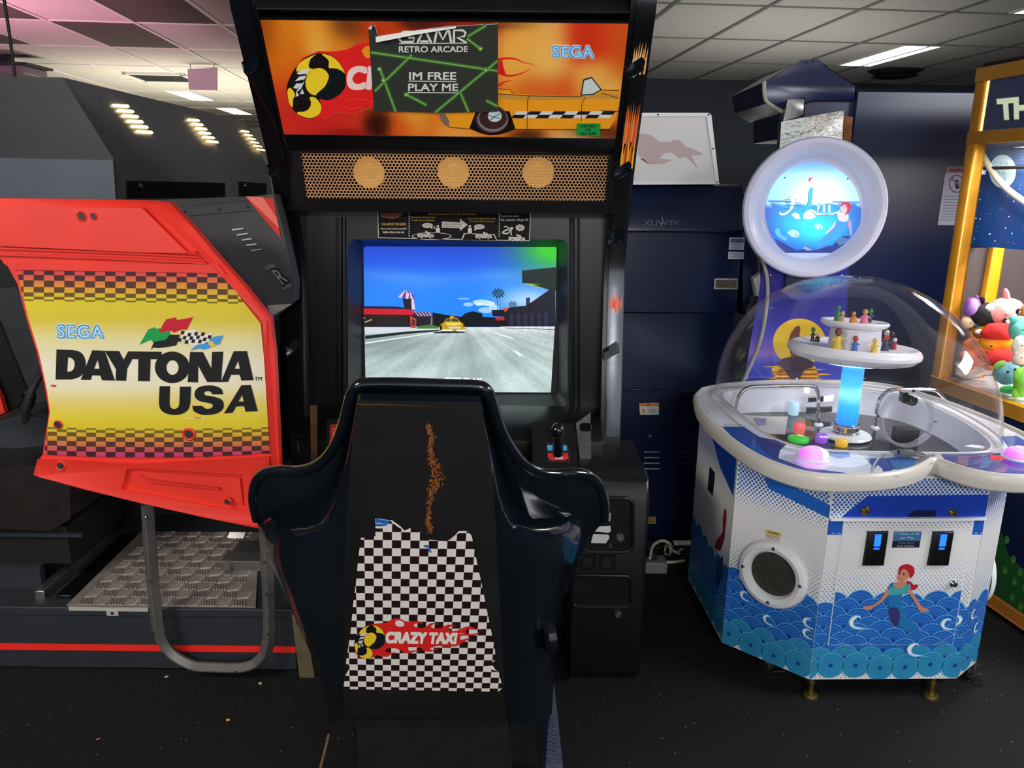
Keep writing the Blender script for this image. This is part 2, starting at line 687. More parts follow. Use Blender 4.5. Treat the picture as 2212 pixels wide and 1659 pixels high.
# recessed lamps
m_lamp_cool = mat('lit diffuser', (255, 255, 255), 0.5, emit=(250, 252, 255), es=9)
m_lamp_warm = mat('warm lit diffuser', (255, 250, 235), 0.5, emit=(255, 250, 226), es=6)
m_lamp_frame = mat('lamp frame', (215, 215, 212), 0.5)
for a0, b0, b1, m, lab in (
        (3.47, 5.94, 6.92, m_lamp_cool, 'long bright white ceiling lamp above the dark cabinets on the right'),
        (3.47, 3.83, 4.80, m_lamp_cool, 'white ceiling lamp cut off by the top right corner'),
        (-3.27, 10.05, 11.1, m_lamp_warm, 'white ceiling lamp right under the hanging square sign'),
        (-3.27, 12.16, 13.2, m_lamp_warm, 'far ceiling lamp touching the left edge of the taxi cabinet')):
    t = Thing('ceiling_light', lab, 'ceiling light', R(a0 + 0.14, (b0 + b1) / 2, CEIL), 'ceiling lamps')
    mb = MB().use(m)
    mb.prism([R(a0, b0, CEIL - 0.006), R(a0 + 0.28, b0, CEIL - 0.006), R(a0 + 0.28, b1, CEIL - 0.006), R(a0, b1, CEIL - 0.006)], (0, 0, 0.006))
    t.part('diffuser', mb)
    mb = MB().use(m_lamp_frame)
    o = [R(a0 - 0.02, b0 - 0.02, CEIL - 0.01), R(a0 + 0.30, b0 - 0.02, CEIL - 0.01), R(a0 + 0.30, b1 + 0.02, CEIL - 0.01), R(a0 - 0.02, b1 + 0.02, CEIL - 0.01)]
    h = [R(a0, b0, CEIL - 0.01), R(a0 + 0.28, b0, CEIL - 0.01), R(a0 + 0.28, b1, CEIL - 0.01), R(a0, b1, CEIL - 0.01)]
    mb.prism(o, (0, 0, 0.01), [h])
    t.part('frame', mb)

# round air vent, square air vent
c = PZ(1935, 152, CEIL)
t = Thing('ceiling_vent', 'dark round ceiling vent behind the long bright lamp', 'vent', c)
mb = MB().use(M['slate'])
mb.lathe([(0.0, -0.05), (0.10, -0.05), (0.20, -0.02), (0.24, 0.0)], c)
t.part('vent_cone', mb)
mb = MB().use(M['black_matt'])
mb.lathe([(0.14, -0.05), (0.17, -0.06), (0.20, -0.05), (0.17, -0.035)], c)
t.part('vent_ring', mb)
c = PZ(352, 165, CEIL)
t = Thing('ceiling_vent', 'square dark-slatted ceiling grille left of the hanging sign', 'vent', c)
mb = MB().use(M['slate'])
for k in range(6):
    mb.obox(c + RB * (0.09 * k - 0.22) + Vector((0, 0, -0.012)), RA * 0.26, RB * 0.025, (0, 0, 0.008))
t.part('slats', mb)
mb = MB().use(m_lamp_frame)
for q in (-1, 1):
    mb.obox(c + RB * 0.28 * q + Vector((0, 0, -0.012)), RA * 0.30, RB * 0.02, (0, 0, 0.012))
    mb.obox(c + RA * 0.28 * q + Vector((0, 0, -0.012)), RA * 0.02, RB * 0.30, (0, 0, 0.012))
t.part('frame', mb)

# square sign hanging from the ceiling, and a projector on a rod at the far left
pl = planeY(7.6)
m_sign = mat('mauve sign card', (196, 172, 186), 0.7, noise=0.05)
t = Thing('hanging_sign', 'blank mauve square sign hanging from the ceiling', 'sign', pl.at(437, 195))
mb = MB().use(m_sign)
mb.prism([pl.at(405, 149), pl.at(468, 146), pl.at(468, 195), pl.at(408, 194)], (0, 0.02, 0))
t.part('sign_board', mb)
for x in (412, 462):
    p = pl.at(x, 150)
    mb = MB().use(M['steel'])
    mb.tube([p, Vector((p.x, p.y, CEIL))], 0.004, 6)
    t.part('hanger', mb)
p = PY(2, 145, 7.0)
t = Thing('ceiling_speaker', 'grey box fitting under the ceiling at the left edge', 'speaker', p)
mb = MB().use(mat('mauve grey casing', (120, 105, 118), 0.5))
mb.box(p.x - 0.35, p.x + 0.19, p.y, p.y + 0.35, p.z - 0.05, p.z + 0.02)
t.part('casing', mb, bevel=0.01)
mb = MB().use(M['slate'])
mb.box(p.x - 0.35, p.x + 0.23, p.y - 0.02, p.y + 0.38, p.z + 0.02, p.z + 0.04)
mb.box(p.x - 0.1, p.x + 0.0, p.y + 0.1, p.y + 0.2, p.z + 0.04, CEIL)
t.part('mounting_plate', mb)
a = PY(32, 166, 3.2)
b = PY(20, 70, 3.2)
mb = MB().use(M['black_matt'])
mb.tube([a + Vector((0, 0, -0.06)), b, Vector((b.x - 0.008, b.y, CEIL))], 0.006, 8)
single('rod', 'thin dark rod rising from the grey cabinet at the top left', 'rod', mb, a)
# ================================================================ racing cabinet in the middle
T = Thing('arcade_cabinet', 'black racing cabinet with fiery orange marquee and a lit road on its screen', 'arcade machine', (-0.18, 2.6, 0))
XL, XR, TH = -0.66, 0.29, 0.066
edge = spline([(2.385, 0.0), (2.385, 0.55), (2.40, 0.80), (2.45, 1.10), (2.455, 1.30), (2.36, 1.55), (2.26, 1.72), (2.13, 1.93)], 5) + [(2.12, 1.975), (2.16, 2.0), (2.34, 2.0)]
back = [(2.48, 1.97), (3.0, 1.75), (3.12, 1.6), (3.12, 0.0)]
m_side = M['black_gloss']
for x0, x1, lab in ((XL - TH, XL, None), (XR, XR + TH, None)):
    mb = MB().use(M['black_satin'])
    mb.prism([(x0, y, z) for y, z in edge + back], (x1 - x0, 0, 0))
    T.part('side_panel', mb)
# bright trim on the front edges, with dark clips
m_trim = mat('mirror chrome trim', (112, 114, 120), 0.2, metal=1.0, noise=0.25, nscale=6)
m_trim_dark = mat('black chrome trim', (26, 28, 34), 0.12, metal=0.6, noise=0.3, nscale=5)


def trimpt(x, k, off=0.004):
    y, z = edge[k]
    a, b = edge[max(0, k - 1)], edge[min(len(edge) - 1, k + 1)]
    ty, tz = b[0] - a[0], b[1] - a[1]
    l = math.hypot(ty, tz)
    return Vector((x, y - tz / l * off, z + ty / l * off))


kk = [k for k in range(len(edge)) if edge[k][1] > 0.7]
for x0, x1, m, xi in ((XL - TH + 0.004, XL - 0.012, m_trim_dark, 1), (XR + 0.014, XR + TH - 0.004, m_trim, -1)):
    mb = Art(lambda u, v, h: Vector((u, v, h)))
    mb.use(m)
    mb.rows([[trimpt(x, k, o) for x, o in ((x0, 0.0), (x0, 0.010), ((x0 + x1) / 2, 0.014), (x1, 0.010), (x1, 0.0))] for k in kk])
    if xi < 0:  # flame print on the bright one
        mb.use(M['prt'])
        rnd = random.Random(3)
        for z0, z1, cols in ((1.62, 1.72, ((238, 120, 60), (250, 150, 60), (235, 90, 50))), (1.56, 1.63, ((250, 190, 40), (240, 140, 50), (200, 60, 30))),
                             (1.79, 1.86, ((250, 190, 120), (250, 235, 200), (240, 150, 70))), (1.12, 1.17, ((230, 90, 40), (240, 110, 60), (200, 70, 40)))):
            for q in range(7):
                xx = x0 + 0.005 + (x1 - x0 - 0.01) * (q + 0.5) / 7
                za, zb = z0 + rnd.uniform(-0.01, 0.01), z1 + rnd.uniform(-0.01, 0.01)

                def at(z):
                    for i in range(len(edge) - 1):
                        (ya, a), (yb, b) = edge[i], edge[i + 1]
                        if a <= z <= b:
                            t = (z - a) / (b - a)
                            return ya + (yb - ya) * t
                    return edge[-1][0]
                n = Vector((0, -0.0155, -0.004))
                w = (x1 - x0 - 0.01) / 15
                pts = [Vector((xx - w, at(za), za)) + n, Vector((xx + w, at(za), za)) + n, Vector((xx + w, at((za + zb) / 2), (za + zb) / 2)) + n,
                       Vector((xx + rnd.uniform(-w, w), at(zb), zb)) + n, Vector((xx - w, at((za + zb) / 2), (za + zb) / 2)) + n]
                i = mb.add(pts)
                mb.face([i + t for t in range(5)], lin(cols[q % 3]))
    tr = T.part('edge_trim', mb, label='mirror-like edge trim with flame print' if xi < 0 else 'black glossy edge trim')
    for z in (1.83, 1.55, 1.33, 1.0):
        k = min(kk, key=lambda k: abs(edge[k][1] - z))
        p, q = trimpt(0, k, 0.016), trimpt(0, min(k + 1, len(edge) - 1), 0.016)
        t = (q - p).normalized()
        mb = MB().use(M['black_gloss'])
        xa, xb = (x0 - 0.004, x0 + 0.040) if xi > 0 else (x0 - 0.012, x1 - 0.012)
        w = 0.022
        prof = [(xa, -w * 0.9), (xa + 0.006, -w * 1.3), (xb, -w * 0.2), (xb, w * 0.9), (xb - 0.008, w * 1.3), (xa, w * 0.2)]
        mb.prism([p + Vector((x, 0, 0)) + t * s for x, s in prof], t.cross(Vector((1, 0, 0))) * 0.016)
        T.part('clip', mb, parent=tr, bevel=0.003)

# body between the side panels
mb = MB().use(M['black_matt'])
mb.box(XL, XR, 2.72, 3.10, 0.0, 1.6)
mb.prism([(XL, 2.72, 1.30), (XL, 3.0, 1.60), (XL, 2.6, 1.93), (XL, 2.20, 1.93), (XL, 2.36, 1.62), (XL, 2.62, 1.45)], (XR - XL, 0, 0))
T.part('cabinet_body', mb)
mb = MB().use(M['black_satin'])
mb.prism([(XL, 2.125, 1.925), (XL, 2.150, 1.975), (XL, 2.30, 1.975), (XL, 2.22, 1.925)], (XR - XL, 0, 0))
T.part('top_rail', mb, bevel=0.004)

# marquee
pm = plane3((0, 2.144, 1.913), (1, 2.144, 1.913), (0, 2.305, 1.633))
m_marq = mat_print('backlit marquee print', 0.3, glow=0.15)
mq = Art(pm)
mq.use(M['black_satin'])
mq.prism([pm.at(556, 38, -0.002), pm.at(1364, 46, -0.002), pm.at(1333, 307, -0.002), pm.at(610, 297, -0.002)], -pm.n * 0.02)
mq.use(m_marq)
blobs = [  # x, y, rx, ry, colour
    (562, 60, 30, 60, (150, 70, 20)), (1300, 285, 60, 16, (90, 40, 14)), (1050, 46, 90, 14, (70, 26, 12)), (700, 295, 60, 14, (150, 26, 24)), (600, 110, 60, 90, (230, 136, 24)), (675, 100, 28, 70, (255, 222, 110)), (700, 70, 90, 50, (240, 160, 40)),
    (640, 230, 90, 80, (214, 40, 40)), (800, 60, 60, 40, (200, 60, 20)), (745, 55, 38, 28, (36, 20, 16)),
    (790, 275, 28, 28, (40, 14, 14)), (880, 270, 26, 40, (240, 190, 70)), (860, 285, 50, 26, (230, 100, 30)),
    (1120, 90, 70, 70, (255, 206, 90)), (1190, 110, 40, 90, (255, 226, 120)), (1290, 70, 80, 60, (222, 48, 24)),
    (1200, 190, 60, 40, (226, 84, 24)), (1300, 170, 60, 50, (255, 214, 100)), (1345, 100, 40, 60, (232, 110, 30)),
    (1340, 60, 60, 30, (236, 120, 40)), (980, 285, 50, 24, (250, 190, 90)), (1140, 290, 40, 20, (46, 18, 16)), (1260, 293, 60, 20, (250, 220, 140)),
    (930, 45, 60, 20, (50, 20, 12)), (1000, 60, 80, 30, (222, 50, 30)), (1060, 250, 160, 50, (240, 150, 40))]


def marq_col(u, v):
    x, y = 560 + 795 * u, 42 + 255 * v
    acc, wt = [228 * .10, 112 * .10, 26 * .10], .10
    for bx, by, rx, ry, c in blobs:
        d = ((x - bx) / rx) ** 2 + ((y - by) / ry) ** 2
        w = math.exp(-d * 1.5) * 2.2
        wt += w
        for k in range(3):
            acc[k] += c[k] * w
    return tuple(a / wt * m for a, m in zip(acc, (0.93, 0.84, 0.80)))


mq.grid([(562, 43), (1358, 51), (1329, 302), (614, 292)], 66, 24, marq_col, 1)
RED, BLK, YEL = (222, 34, 34), (22, 18, 18), (232, 200, 40)
z5 = lambda p: zc(p, 3.456, 480, 0)
z6 = lambda p: zc(p, 3.456, 940, 0)
mq.poly(z5([(500, 620), (520, 540), (600, 430), (720, 380), (850, 380), (930, 370), (1000, 330), (1090, 310), (1135, 310), (1135, 800), (1060, 800), (960, 850), (860, 835), (780, 880), (660, 890), (560, 860), (500, 760)]), RED, 2)
mq.poly(z5([(1040, 380), (1070, 345), (1130, 340), (1130, 435), (1070, 430)]), (230, 150, 30), 3)
for l in ([(740, 385), (860, 382), (960, 355), (1090, 318)], [(760, 890), (870, 835), (980, 850), (1130, 790)], [(920, 760), (960, 735), (1060, 740), (1130, 760)], [(900, 790), (960, 815), (1040, 800)]):
    mq.line(z5(l), 0.5, (240, 110, 80), 3)
mq.line(z5([(280, 145), (360, 190), (430, 185), (480, 192)]), 0.2, (120, 60, 20), 3)


def taxi_ball(a, f, L):
    """round checkered emblem; f maps emblem coordinates to the sheet"""
    a.poly(spline(f([(500, 760), (480, 680), (500, 590), (560, 490), (640, 420), (720, 398), (810, 410), (880, 470), (920, 560), (920, 640), (880, 700), (800, 745), (730, 730), (742, 800), (710, 865), (660, 885), (590, 865), (530, 820)]), 4, True), BLK, L)
    a.poly(spline(f([(555, 530), (570, 480), (620, 440), (700, 404), (660, 440), (648, 500), (690, 520), (640, 560), (600, 530)]), 4, True), YEL, L + 1)
    a.poly(spline(f([(745, 402), (820, 420), (880, 475), (915, 545), (880, 520), (800, 508), (795, 450)]), 4, True), YEL, L + 1)
    a.ell(*f([(712, 608)])[0], 88 * f.s, 104 * f.s, YEL, L + 1, rot=0.35)
    a.poly(spline(f([(797, 510), (800, 560), (770, 640), (700, 712), (790, 745), (880, 700), (916, 640), (918, 560), (870, 515)]), 4, True), (18, 24, 26), L + 2)
    a.poly(spline(f([(487, 680), (510, 655), (545, 700), (530, 740), (525, 800), (500, 760)]), 4, True), YEL, L + 1)
    a.poly(spline(f([(655, 725), (700, 730), (740, 790), (725, 850), (660, 880), (590, 862), (560, 838), (620, 820), (655, 770)]), 4, True), YEL, L + 1)
    a.ell(*f([(598, 770)])[0], 66 * f.s, 62 * f.s, BLK, L + 2, rot=-0.3)
    for p in ([(556, 545), (600, 515), (655, 515), (635, 545), (580, 555)], [(545, 605), (575, 570), (630, 560), (615, 590), (565, 600)], [(530, 655), (555, 620), (600, 620), (560, 660)], [(550, 690), (580, 640), (618, 600), (590, 660)], [(580, 700), (600, 660), (612, 700)], [(548, 720), (558, 680), (575, 712)]):
        a.poly(f(p), (205, 208, 212), L + 2)


class Fm:
    def __init__(s, g, sc_):
        s.g, s.s = g, sc_

    def __call__(s, p):
        return s.g(p)


taxi_ball(mq, Fm(z5, 1 / 3.456), 3)
mq.text('CR', box4(749, 142, 828, 194), (236, 205, 200), 4, bold=0.05, shear=0.12)
# flame tongues right of the notice
mq.line(z6(spline([(460, 450), (520, 435), (600, 440), (660, 465), (760, 487)], 6)), 6, RED, 2, w1=0.6)
mq.line(z6(spline([(470, 540), (540, 565), (600, 560), (660, 540), (705, 515)], 6)), 6, RED, 2, w1=0.6)
mq.line(z6(spline([(470, 640), (520, 610), (580, 598)], 6)), 5, RED, 2, w1=0.6)
mq.poly(z6([(470, 455), (500, 450), (510, 500), (530, 560), (470, 545)]), RED, 2)
# taxi painted on the sheet
mq.poly(z6([(30, 840), (300, 825), (460, 660), (560, 662), (580, 700), (1000, 715), (1090, 712), (1240, 668), (1372, 672), (1350, 880), (1300, 960), (620, 965), (590, 960), (555, 830), (305, 828), (255, 955), (110, 945), (70, 935)]), (232, 152, 30), 2)
mq.poly(z6([(700, 712), (1090, 714), (1240, 690), (1370, 700), (1368, 735), (1100, 740), (700, 745), (560, 740), (470, 735), (470, 700)]), (196, 140, 60), 3)
mq.poly(z6([(30, 850), (70, 842), (105, 900), (105, 945), (70, 930), (40, 890)]), (120, 100, 84), 4)
mq.poly(z6([(255, 958), (305, 828), (555, 828), (600, 962), (540, 985), (470, 1005), (400, 1008), (330, 990)]), (24, 16, 16), 4)
mq.ell(*z6([(425, 890)])[0], 36, 30, (66, 38, 40), 5)
mq.ell(*z6([(430, 888)])[0], 33, 27, (120, 116, 116), 6)
mq.ell(*z6([(432, 878)])[0], 30, 24, (60, 36, 38), 7)
mq.ell(*z6([(445, 862)])[0], 15, 13, (190, 210, 205), 8)
mq.line(z6([(390, 850), (430, 870), (490, 845)]), 1.5, BLK, 9)
mq.line(z6([(410, 890), (450, 870), (480, 880)]), 1.5, BLK, 9)
mq.poly(z6([(270, 826), (460, 690), (470, 826)]), (36, 40, 34), 4)
for k in range(8):
    for r in range(2):
        x0 = 612 + 92 * k - r * 24
        mq.poly(z6([(x0, 828 + 26 * r), (x0 + 92, 829 + 26 * r), (x0 + 68, 855 + 26 * r), (x0 - 24, 854 + 26 * r)]), (26, 26, 40) if (k + r) % 2 else (214, 206, 196), 5)
for l in ([(712, 706), (690, 740), (686, 960)], [(1120, 722), (1095, 770), (1090, 900)], [(470, 698), (690, 712), (1000, 718), (1100, 716)], [(1240, 690), (1370, 732)], [(590, 962), (1300, 966)], [(470, 660), (560, 664), (580, 698)], [(1240, 668), (1372, 674)], [(1235, 824), (1370, 828)], [(100, 946), (255, 960)]):
    mq.line(z6(l), 1.3, (60, 30, 14), 6)
mq.poly(z6([(1105, 590), (1168, 570), (1245, 668), (1180, 705), (1085, 712)]), (40, 44, 44), 5)
mq.poly(z6([(1112, 600), (1166, 582), (1232, 666), (1175, 697), (1096, 702)]), (196, 206, 204), 6)


def sega(a, quad, L, rim=(225, 235, 240)):
    a.text('SEGA', quad, rim, L, bold=0.075, space=1.12)
    (ax, ay), (bx, by), (cx, cy), (dx, dy) = quad
    mx, my = (bx - ax) * 0.012, (dy - ay) * 0.04
    q = [(ax + mx, ay + my), (bx - mx, by + my), (cx - mx, cy - my), (dx + mx, dy - my)]
    a.text('SEGA', q, (62, 150, 205), L + 1, bold=0.055, space=1.14)
    mx, my = (bx - ax) * 0.035, (dy - ay) * 0.12
    q = [(ax + mx, ay + my), (bx - mx, by + my), (cx - mx, cy - my), (dx + mx, dy - my)]
    a.text('SEGA', q, (186, 222, 238), L + 2, bold=-0.012, space=1.22)


sega(mq, z6([(868, 332), (1186, 334), (1190, 438), (868, 432)]), 4)
mar = T.part('marquee', mq, label='backlit fiery marquee with a yellow taxi')
gs = Art(lambda u, v, h: pm.at(u, v, 0.004 + h))
gs.use(M['paper'])
gs.poly([(1246, 265), (1297, 265), (1296, 293), (1245, 290)], (30, 150, 62), 0)
for k, s_ in enumerate(('SUITABLE', 'FOR', 'ALL AGES')):
    y = 268 + k * 8
    w = 34 if k != 1 else 12
    gs.text(s_, box4(1271 - w / 2, y, 1271 + w / 2, y + 5.5), (10, 50, 22), 1, bold=0.02)
T.part('sticker', gs, parent=mar, label='green age sticker')
# frame under the marquee
mb = MB().use(M['black_satin'])
mb.prism([(XL, 2.30, 1.632), (XL, 2.345, 1.592), (XL, 2.40, 1.592), (XL, 2.36, 1.632)], (XR - XL, 0, 0))
T.part('marquee_rail', mb, bevel=0.003)

# perforated speaker grille
pg = plane3((0, 2.355, 1.590), (1, 2.355, 1.590), (0, 2.395, 1.452))
m_grille = mat('bronze perforated metal', (222, 166, 116), 0.4, metal=0.25, noise=0.2, nscale=3)
mb = MB().use(m_grille)
gx0, gx1 = -0.632, 0.282
e1 = Vector((1, 0, 0))
e2 = (Vector((0, 2.355, 1.590)) - Vector((0, 2.395, 1.452))).normalized()
base = Vector((0, 2.395, 1.452))
pit = 0.0106
rowh = pit * math.sqrt(3) / 2
nr = int(0.1437 / rowh)
for r in range(nr):
    for k in range(int((gx1 - gx0) / pit) - (r % 2)):
        cx, cy = gx0 + pit * (k + 0.5 + 0.5 * (r % 2)), rowh * (r + 0.6)
        outp, inp = [], []
        for q in range(12):
            a = math.pi / 6 * q + math.pi / 6
            ro = pit / math.sqrt(3) * (1 if q % 2 == 0 else math.sqrt(3) / 2)
            outp.append(base + e1 * (cx + ro * math.cos(a)) + e2 * (cy + ro * math.sin(a)))
            inp.append(base + e1 * (cx + pit * 0.385 * math.cos(a)) + e2 * (cy + pit * 0.385 * math.sin(a)))
        mb.rows([outp, inp], True)
gr = T.part('speaker_grille', mb)
mb = MB().use(M['black_satin'])
o = [pg.at(600, 322, 0.001), pg.at(1352, 331, 0.001), pg.at(1345, 462, 0.001), pg.at(604, 455, 0.001)]
h = [base + e1 * (gx0 + 0.004) + e2 * 0.142, base + e1 * (gx1 - 0.004) + e2 * 0.142, base + e1 * (gx1 - 0.004) + e2 * 0.004, base + e1 * (gx0 + 0.004) + e2 * 0.004]
for v in o + h:
    v -= pg.n * pg.n.dot(v - pg.p) - pg.n * 0.003
mb.prism(o, pg.n * -0.006, [h])
T.part('grille_frame', mb)
m_cone = mat('tan speaker cone', (232, 186, 84), 0.6, emit=(226, 170, 70), es=0.22)  # faint glow added so the cones show through the holes
for x in (794, 978, 1163):
    c = pg.at(x, 378, -0.03)
    mb = MB().use(m_cone)
    mb.lathe([(0.0, -0.004), (0.016, -0.004), (0.020, -0.012), (0.044, 0.0), (0.047, 0.004)], c, pg.n, 32)
    T.part('speaker', mb)

# monitor surround: hooded bezel round the tube
pb = planeY(2.52)
ps = planeY(2.60)


def rrect(x0, y0, x1, y1, r, n=5, quad=None):
    pts = []
    for cx, cy, a0 in ((x1 - r, y0 + r, -90), (x1 - r, y1 - r, 0), (x0 + r, y1 - r, 90), (x0 + r, y0 + r, 180)):
        for k in range(n + 1):
            a = math.radians(a0 + 90 * k / n)
            pts.append((cx + r * math.cos(a), cy + r * math.sin(a)))
    return pts


mb = MB().use(M['black_satin'])
outer = [Vector((x, 2.50, z)) for x, z in ((XL, 1.46), (XR, 1.46), (XR, 0.68), (XL, 0.68))]
hole = [planeY(2.50).at(x, y) for x, y in rrect(752, 517, 1226, 880, 16)]
mb.prism(outer, (0, 0.02, 0), [hole])
mb.use(M['grey_panel'])
hole2 = [planeY(2.592).at(x, y) for x, y in rrect(781, 532, 1206, 852, 12)]
mb.use(mat('grey monitor surround', (36, 38, 44), 0.45))
mb.rows([hole, hole2], True)
T.part('monitor_bezel', mb)
for x in (742, 1236):
    mb = MB().use(M['black_satin'])
    a, b = planeY(2.497).at(x, 470), planeY(2.497).at(x, 880)
    mb.tube([a, b], 0.008, 8)
    T.part('bezel_rib', mb)
    mb = MB().use(M['black_satin'])
    a, b = planeY(2.497).at(x + (12 if x < 900 else -12) - 26 * (1 if x < 900 else -1), 470), planeY(2.497).at(x - 14 * (1 if x < 900 else -1), 880)
    mb.tube([a, b], 0.004, 8)
    T.part('bezel_rib', mb)

# the picture on the screen
m_screen = mat_print('lit tube picture', 0.25, glow=1.0, base=0.15)
S = Art(ps)
S.use(m_screen)
zs = lambda p: zc(p, 4.148, 780, 460)


def nz(x, y, s=0):
    return math.sin(x * 12.9 + y * 78.2 + s) * 0.5 + math.sin(x * 3.1 - y * 7.7 + s * 2) * 0.5


def sky(u, v):
    c = ramp([(0, (14, 66, 206)), (0.25, (22, 92, 228)), (0.5, (34, 128, 250)), (1, (28, 136, 255))], v)
    band = math.exp(-((v - 0.30 - 0.10 * math.sin(u * 3 + 0.4)) / 0.09) ** 2) * 0.35 * (0.6 + 0.4 * math.sin(u * 7))
    band += math.exp(-((v - 0.36) / 0.10) ** 2 - ((u - 0.72) / 0.18) ** 2) * 0.35
    c = lerpc(c, (120, 185, 245), band)
    cl = math.exp(-((u - 0.86) / 0.16) ** 2 - ((v - 0.66) / 0.16) ** 2)
    c = lerpc(c, (190, 222, 250), cl * 0.9)
    g = math.exp(-((1.0 - u) / 0.20) ** 2 - ((v - 0.0) / 0.30) ** 2)
    c = lerpc(c, (52, 205, 40), min(1, g * 1.15))
    return c


S.grid(zs([(22, 300), (1752, 304), (1738, 1030), (30, 1030)]), 60, 30, sky, 0)
rnd = random.Random(5)


def road(u, v):
    c = ramp([(0, (214, 222, 222)), (0.15, (180, 194, 194)), (0.5, (176, 196, 194)), (1, (192, 214, 212))], v)
    ang = (u - 0.52) / (v + 0.12)
    n = math.sin(ang * 23 + 1) * 0.5 + math.sin(ang * 57) * 0.3 + math.sin(ang * 9 + v * 14) * 0.4 + rnd.uniform(-.5, .5)
    c = tuple(max(0, min(255, q + n * 16)) for q in c)
    d = math.exp(-((ang - 0.05) / 0.10) ** 2) * 0.30 + math.exp(-((u - 0.1) / 0.25) ** 2 - ((v - .25) / .2) ** 2) * 0.45
    return lerpc(c, (92, 110, 112), d)


S.grid(zs([(30, 1024), (1735, 1024), (1700, 1608), (42, 1600)]), 90, 40, road, 1)
DK = (14, 16, 26)
for x, y, a_, b_, c in ((1120, 870, 70, 26, (150, 200, 252)), (960, 820, 44, 18, (150, 200, 252)), (1080, 800, 80, 24, (176, 214, 252)), (1140, 812, 60, 22, (206, 230, 252)), (1060, 815, 40, 15, (220, 238, 254)), (1190, 850, 46, 30, (176, 214, 252)), (920, 768, 60, 8, (120, 185, 252))):
    S.ell(*zs([(x, y)])[0], a_ / 4.148, b_ / 4.148, c, 1, 24)
S.poly(zs([(640, 1022), (640, 890), (740, 910), (900, 930), (930, 900), (1000, 880), (1085, 900), (1090, 930), (1300, 940), (1300, 1020)]), (10, 16, 22), 2)
S.poly(zs([(24, 835), (330, 838), (440, 860), (440, 905), (24, 880)]), (30, 20, 60), 2)
S.poly(zs([(24, 856), (400, 862), (455, 866), (475, 912), (24, 908)]), (204, 20, 42), 3)
S.poly(zs([(24, 908), (475, 912), (480, 1020), (30, 1022)]), (32, 22, 20), 3)
S.poly(zs([(370, 765), (470, 765), (470, 880), (430, 860), (390, 855)]), (26, 20, 40), 3)
S.poly(zs([(450, 780), (470, 760), (485, 860), (455, 870)]), (220, 200, 220), 4)
for k in range(4):
    S.poly(zs([(330 + 34 * k, 755), (364 + 34 * k, 760), (402 + 6 * k, 700), (390 + 6 * k, 694)]), (230, 190, 210) if k % 2 == 0 else (90, 60, 150), 4)
    S.poly(zs([(400 + 22 * k, 768), (422 + 22 * k, 770), (440 + 3 * k, 712), (432 + 3 * k, 710)]), (236, 205, 220) if k % 2 == 0 else (96, 66, 150), 5)
S.poly(zs([(470, 885), (620, 888), (655, 935), (655, 1010), (480, 1015)]), (28, 24, 34), 3)
for k in range(5):
    S.poly(zs([(475 + 30 * k, 885), (492 + 30 * k, 886), (530 + 28 * k, 925), (512 + 28 * k, 925)]), (170, 140, 190), 4)
S.poly(zs([(440, 920), (495, 950), (492, 1030), (445, 1030)]), (200, 70, 40), 4)
S.poly(zs([(455, 945), (485, 960), (485, 1010), (455, 1010)]), (90, 40, 30), 5)
S.poly(zs([(500, 1015), (620, 1000), (700, 1018), (690, 1036), (500, 1036)]), (70, 120, 50), 4)
S.rect(*zs([(625, 935)])[0], *zs([(640, 1010)])[0], (120, 120, 140), 4)
for k in range(9):
    S.ell(*zs([(30 + 8 * k, 940 + (k * 37) % 40)])[0], 2.2, 1.4, (150, 160, 120), 5, 6, rot=k)
# right side buildings, palms, canopy
S.poly(zs([(1280, 1020), (1280, 850), (1330, 845), (1480, 830), (1540, 790), (1640, 720), (1740, 650), (1738, 1020)]), (20, 22, 40), 3)
S.poly(zs([(1478, 840), (1478, 760), (1512, 755), (1515, 830)]), (40, 50, 74), 3)
for k in range(6):
    S.poly(zs([(1330 + 62 * k, 900), (1366 + 62 * k, 895), (1366 + 62 * k, 1012), (1330 + 62 * k, 1012)]), (38, 40, 66), 4)
S.poly(zs([(1441, 515), (1748, 485), (1745, 680), (1650, 655), (1445, 628)]), (16, 36, 34), 3)
S.poly(zs([(1445, 628), (1745, 650), (1700, 690), (1560, 660)]), (150, 190, 70), 4)
S.poly(zs([(1530, 640), (1745, 640), (1745, 700), (1690, 690)]), (18, 40, 30), 5)
S.poly(zs([(1168, 870), (1290, 866), (1290, 930), (1180, 925)]), (14, 18, 34), 4)
S.poly(zs([(1205, 935), (1285, 932), (1285, 960), (1210, 962)]), (200, 26, 24), 5)
S.poly(zs([(1205, 962), (1300, 960), (1300, 1020), (1205, 1022)]), (10, 10, 16), 4)
S.poly(zs([(1280, 850), (1330, 845), (1300, 880), (1282, 890)]), (210, 80, 60), 4)
for cx, cy, r, n in ((1230, 720, 62, 11), (1360, 820, 42, 9)):
    for k in range(n):
        a = 2 * math.pi * k / n + 0.2
        S.poly(zs([(cx, cy), (cx + r * math.cos(a - .2) * .8, cy + r * math.sin(a - .2) * .6), (cx + r * math.cos(a) * 1.05, cy + r * math.sin(a) * .85), (cx + r * math.cos(a + .2) * .7, cy + r * math.sin(a + .2) * .55)]), (18, 58, 40), 5)
S.line(zs([(1222, 760), (1224, 862)]), 1.2, (50, 60, 70), 4)
S.line(zs([(1245, 760), (1248, 862)]), 0.8, (90, 110, 140), 4)
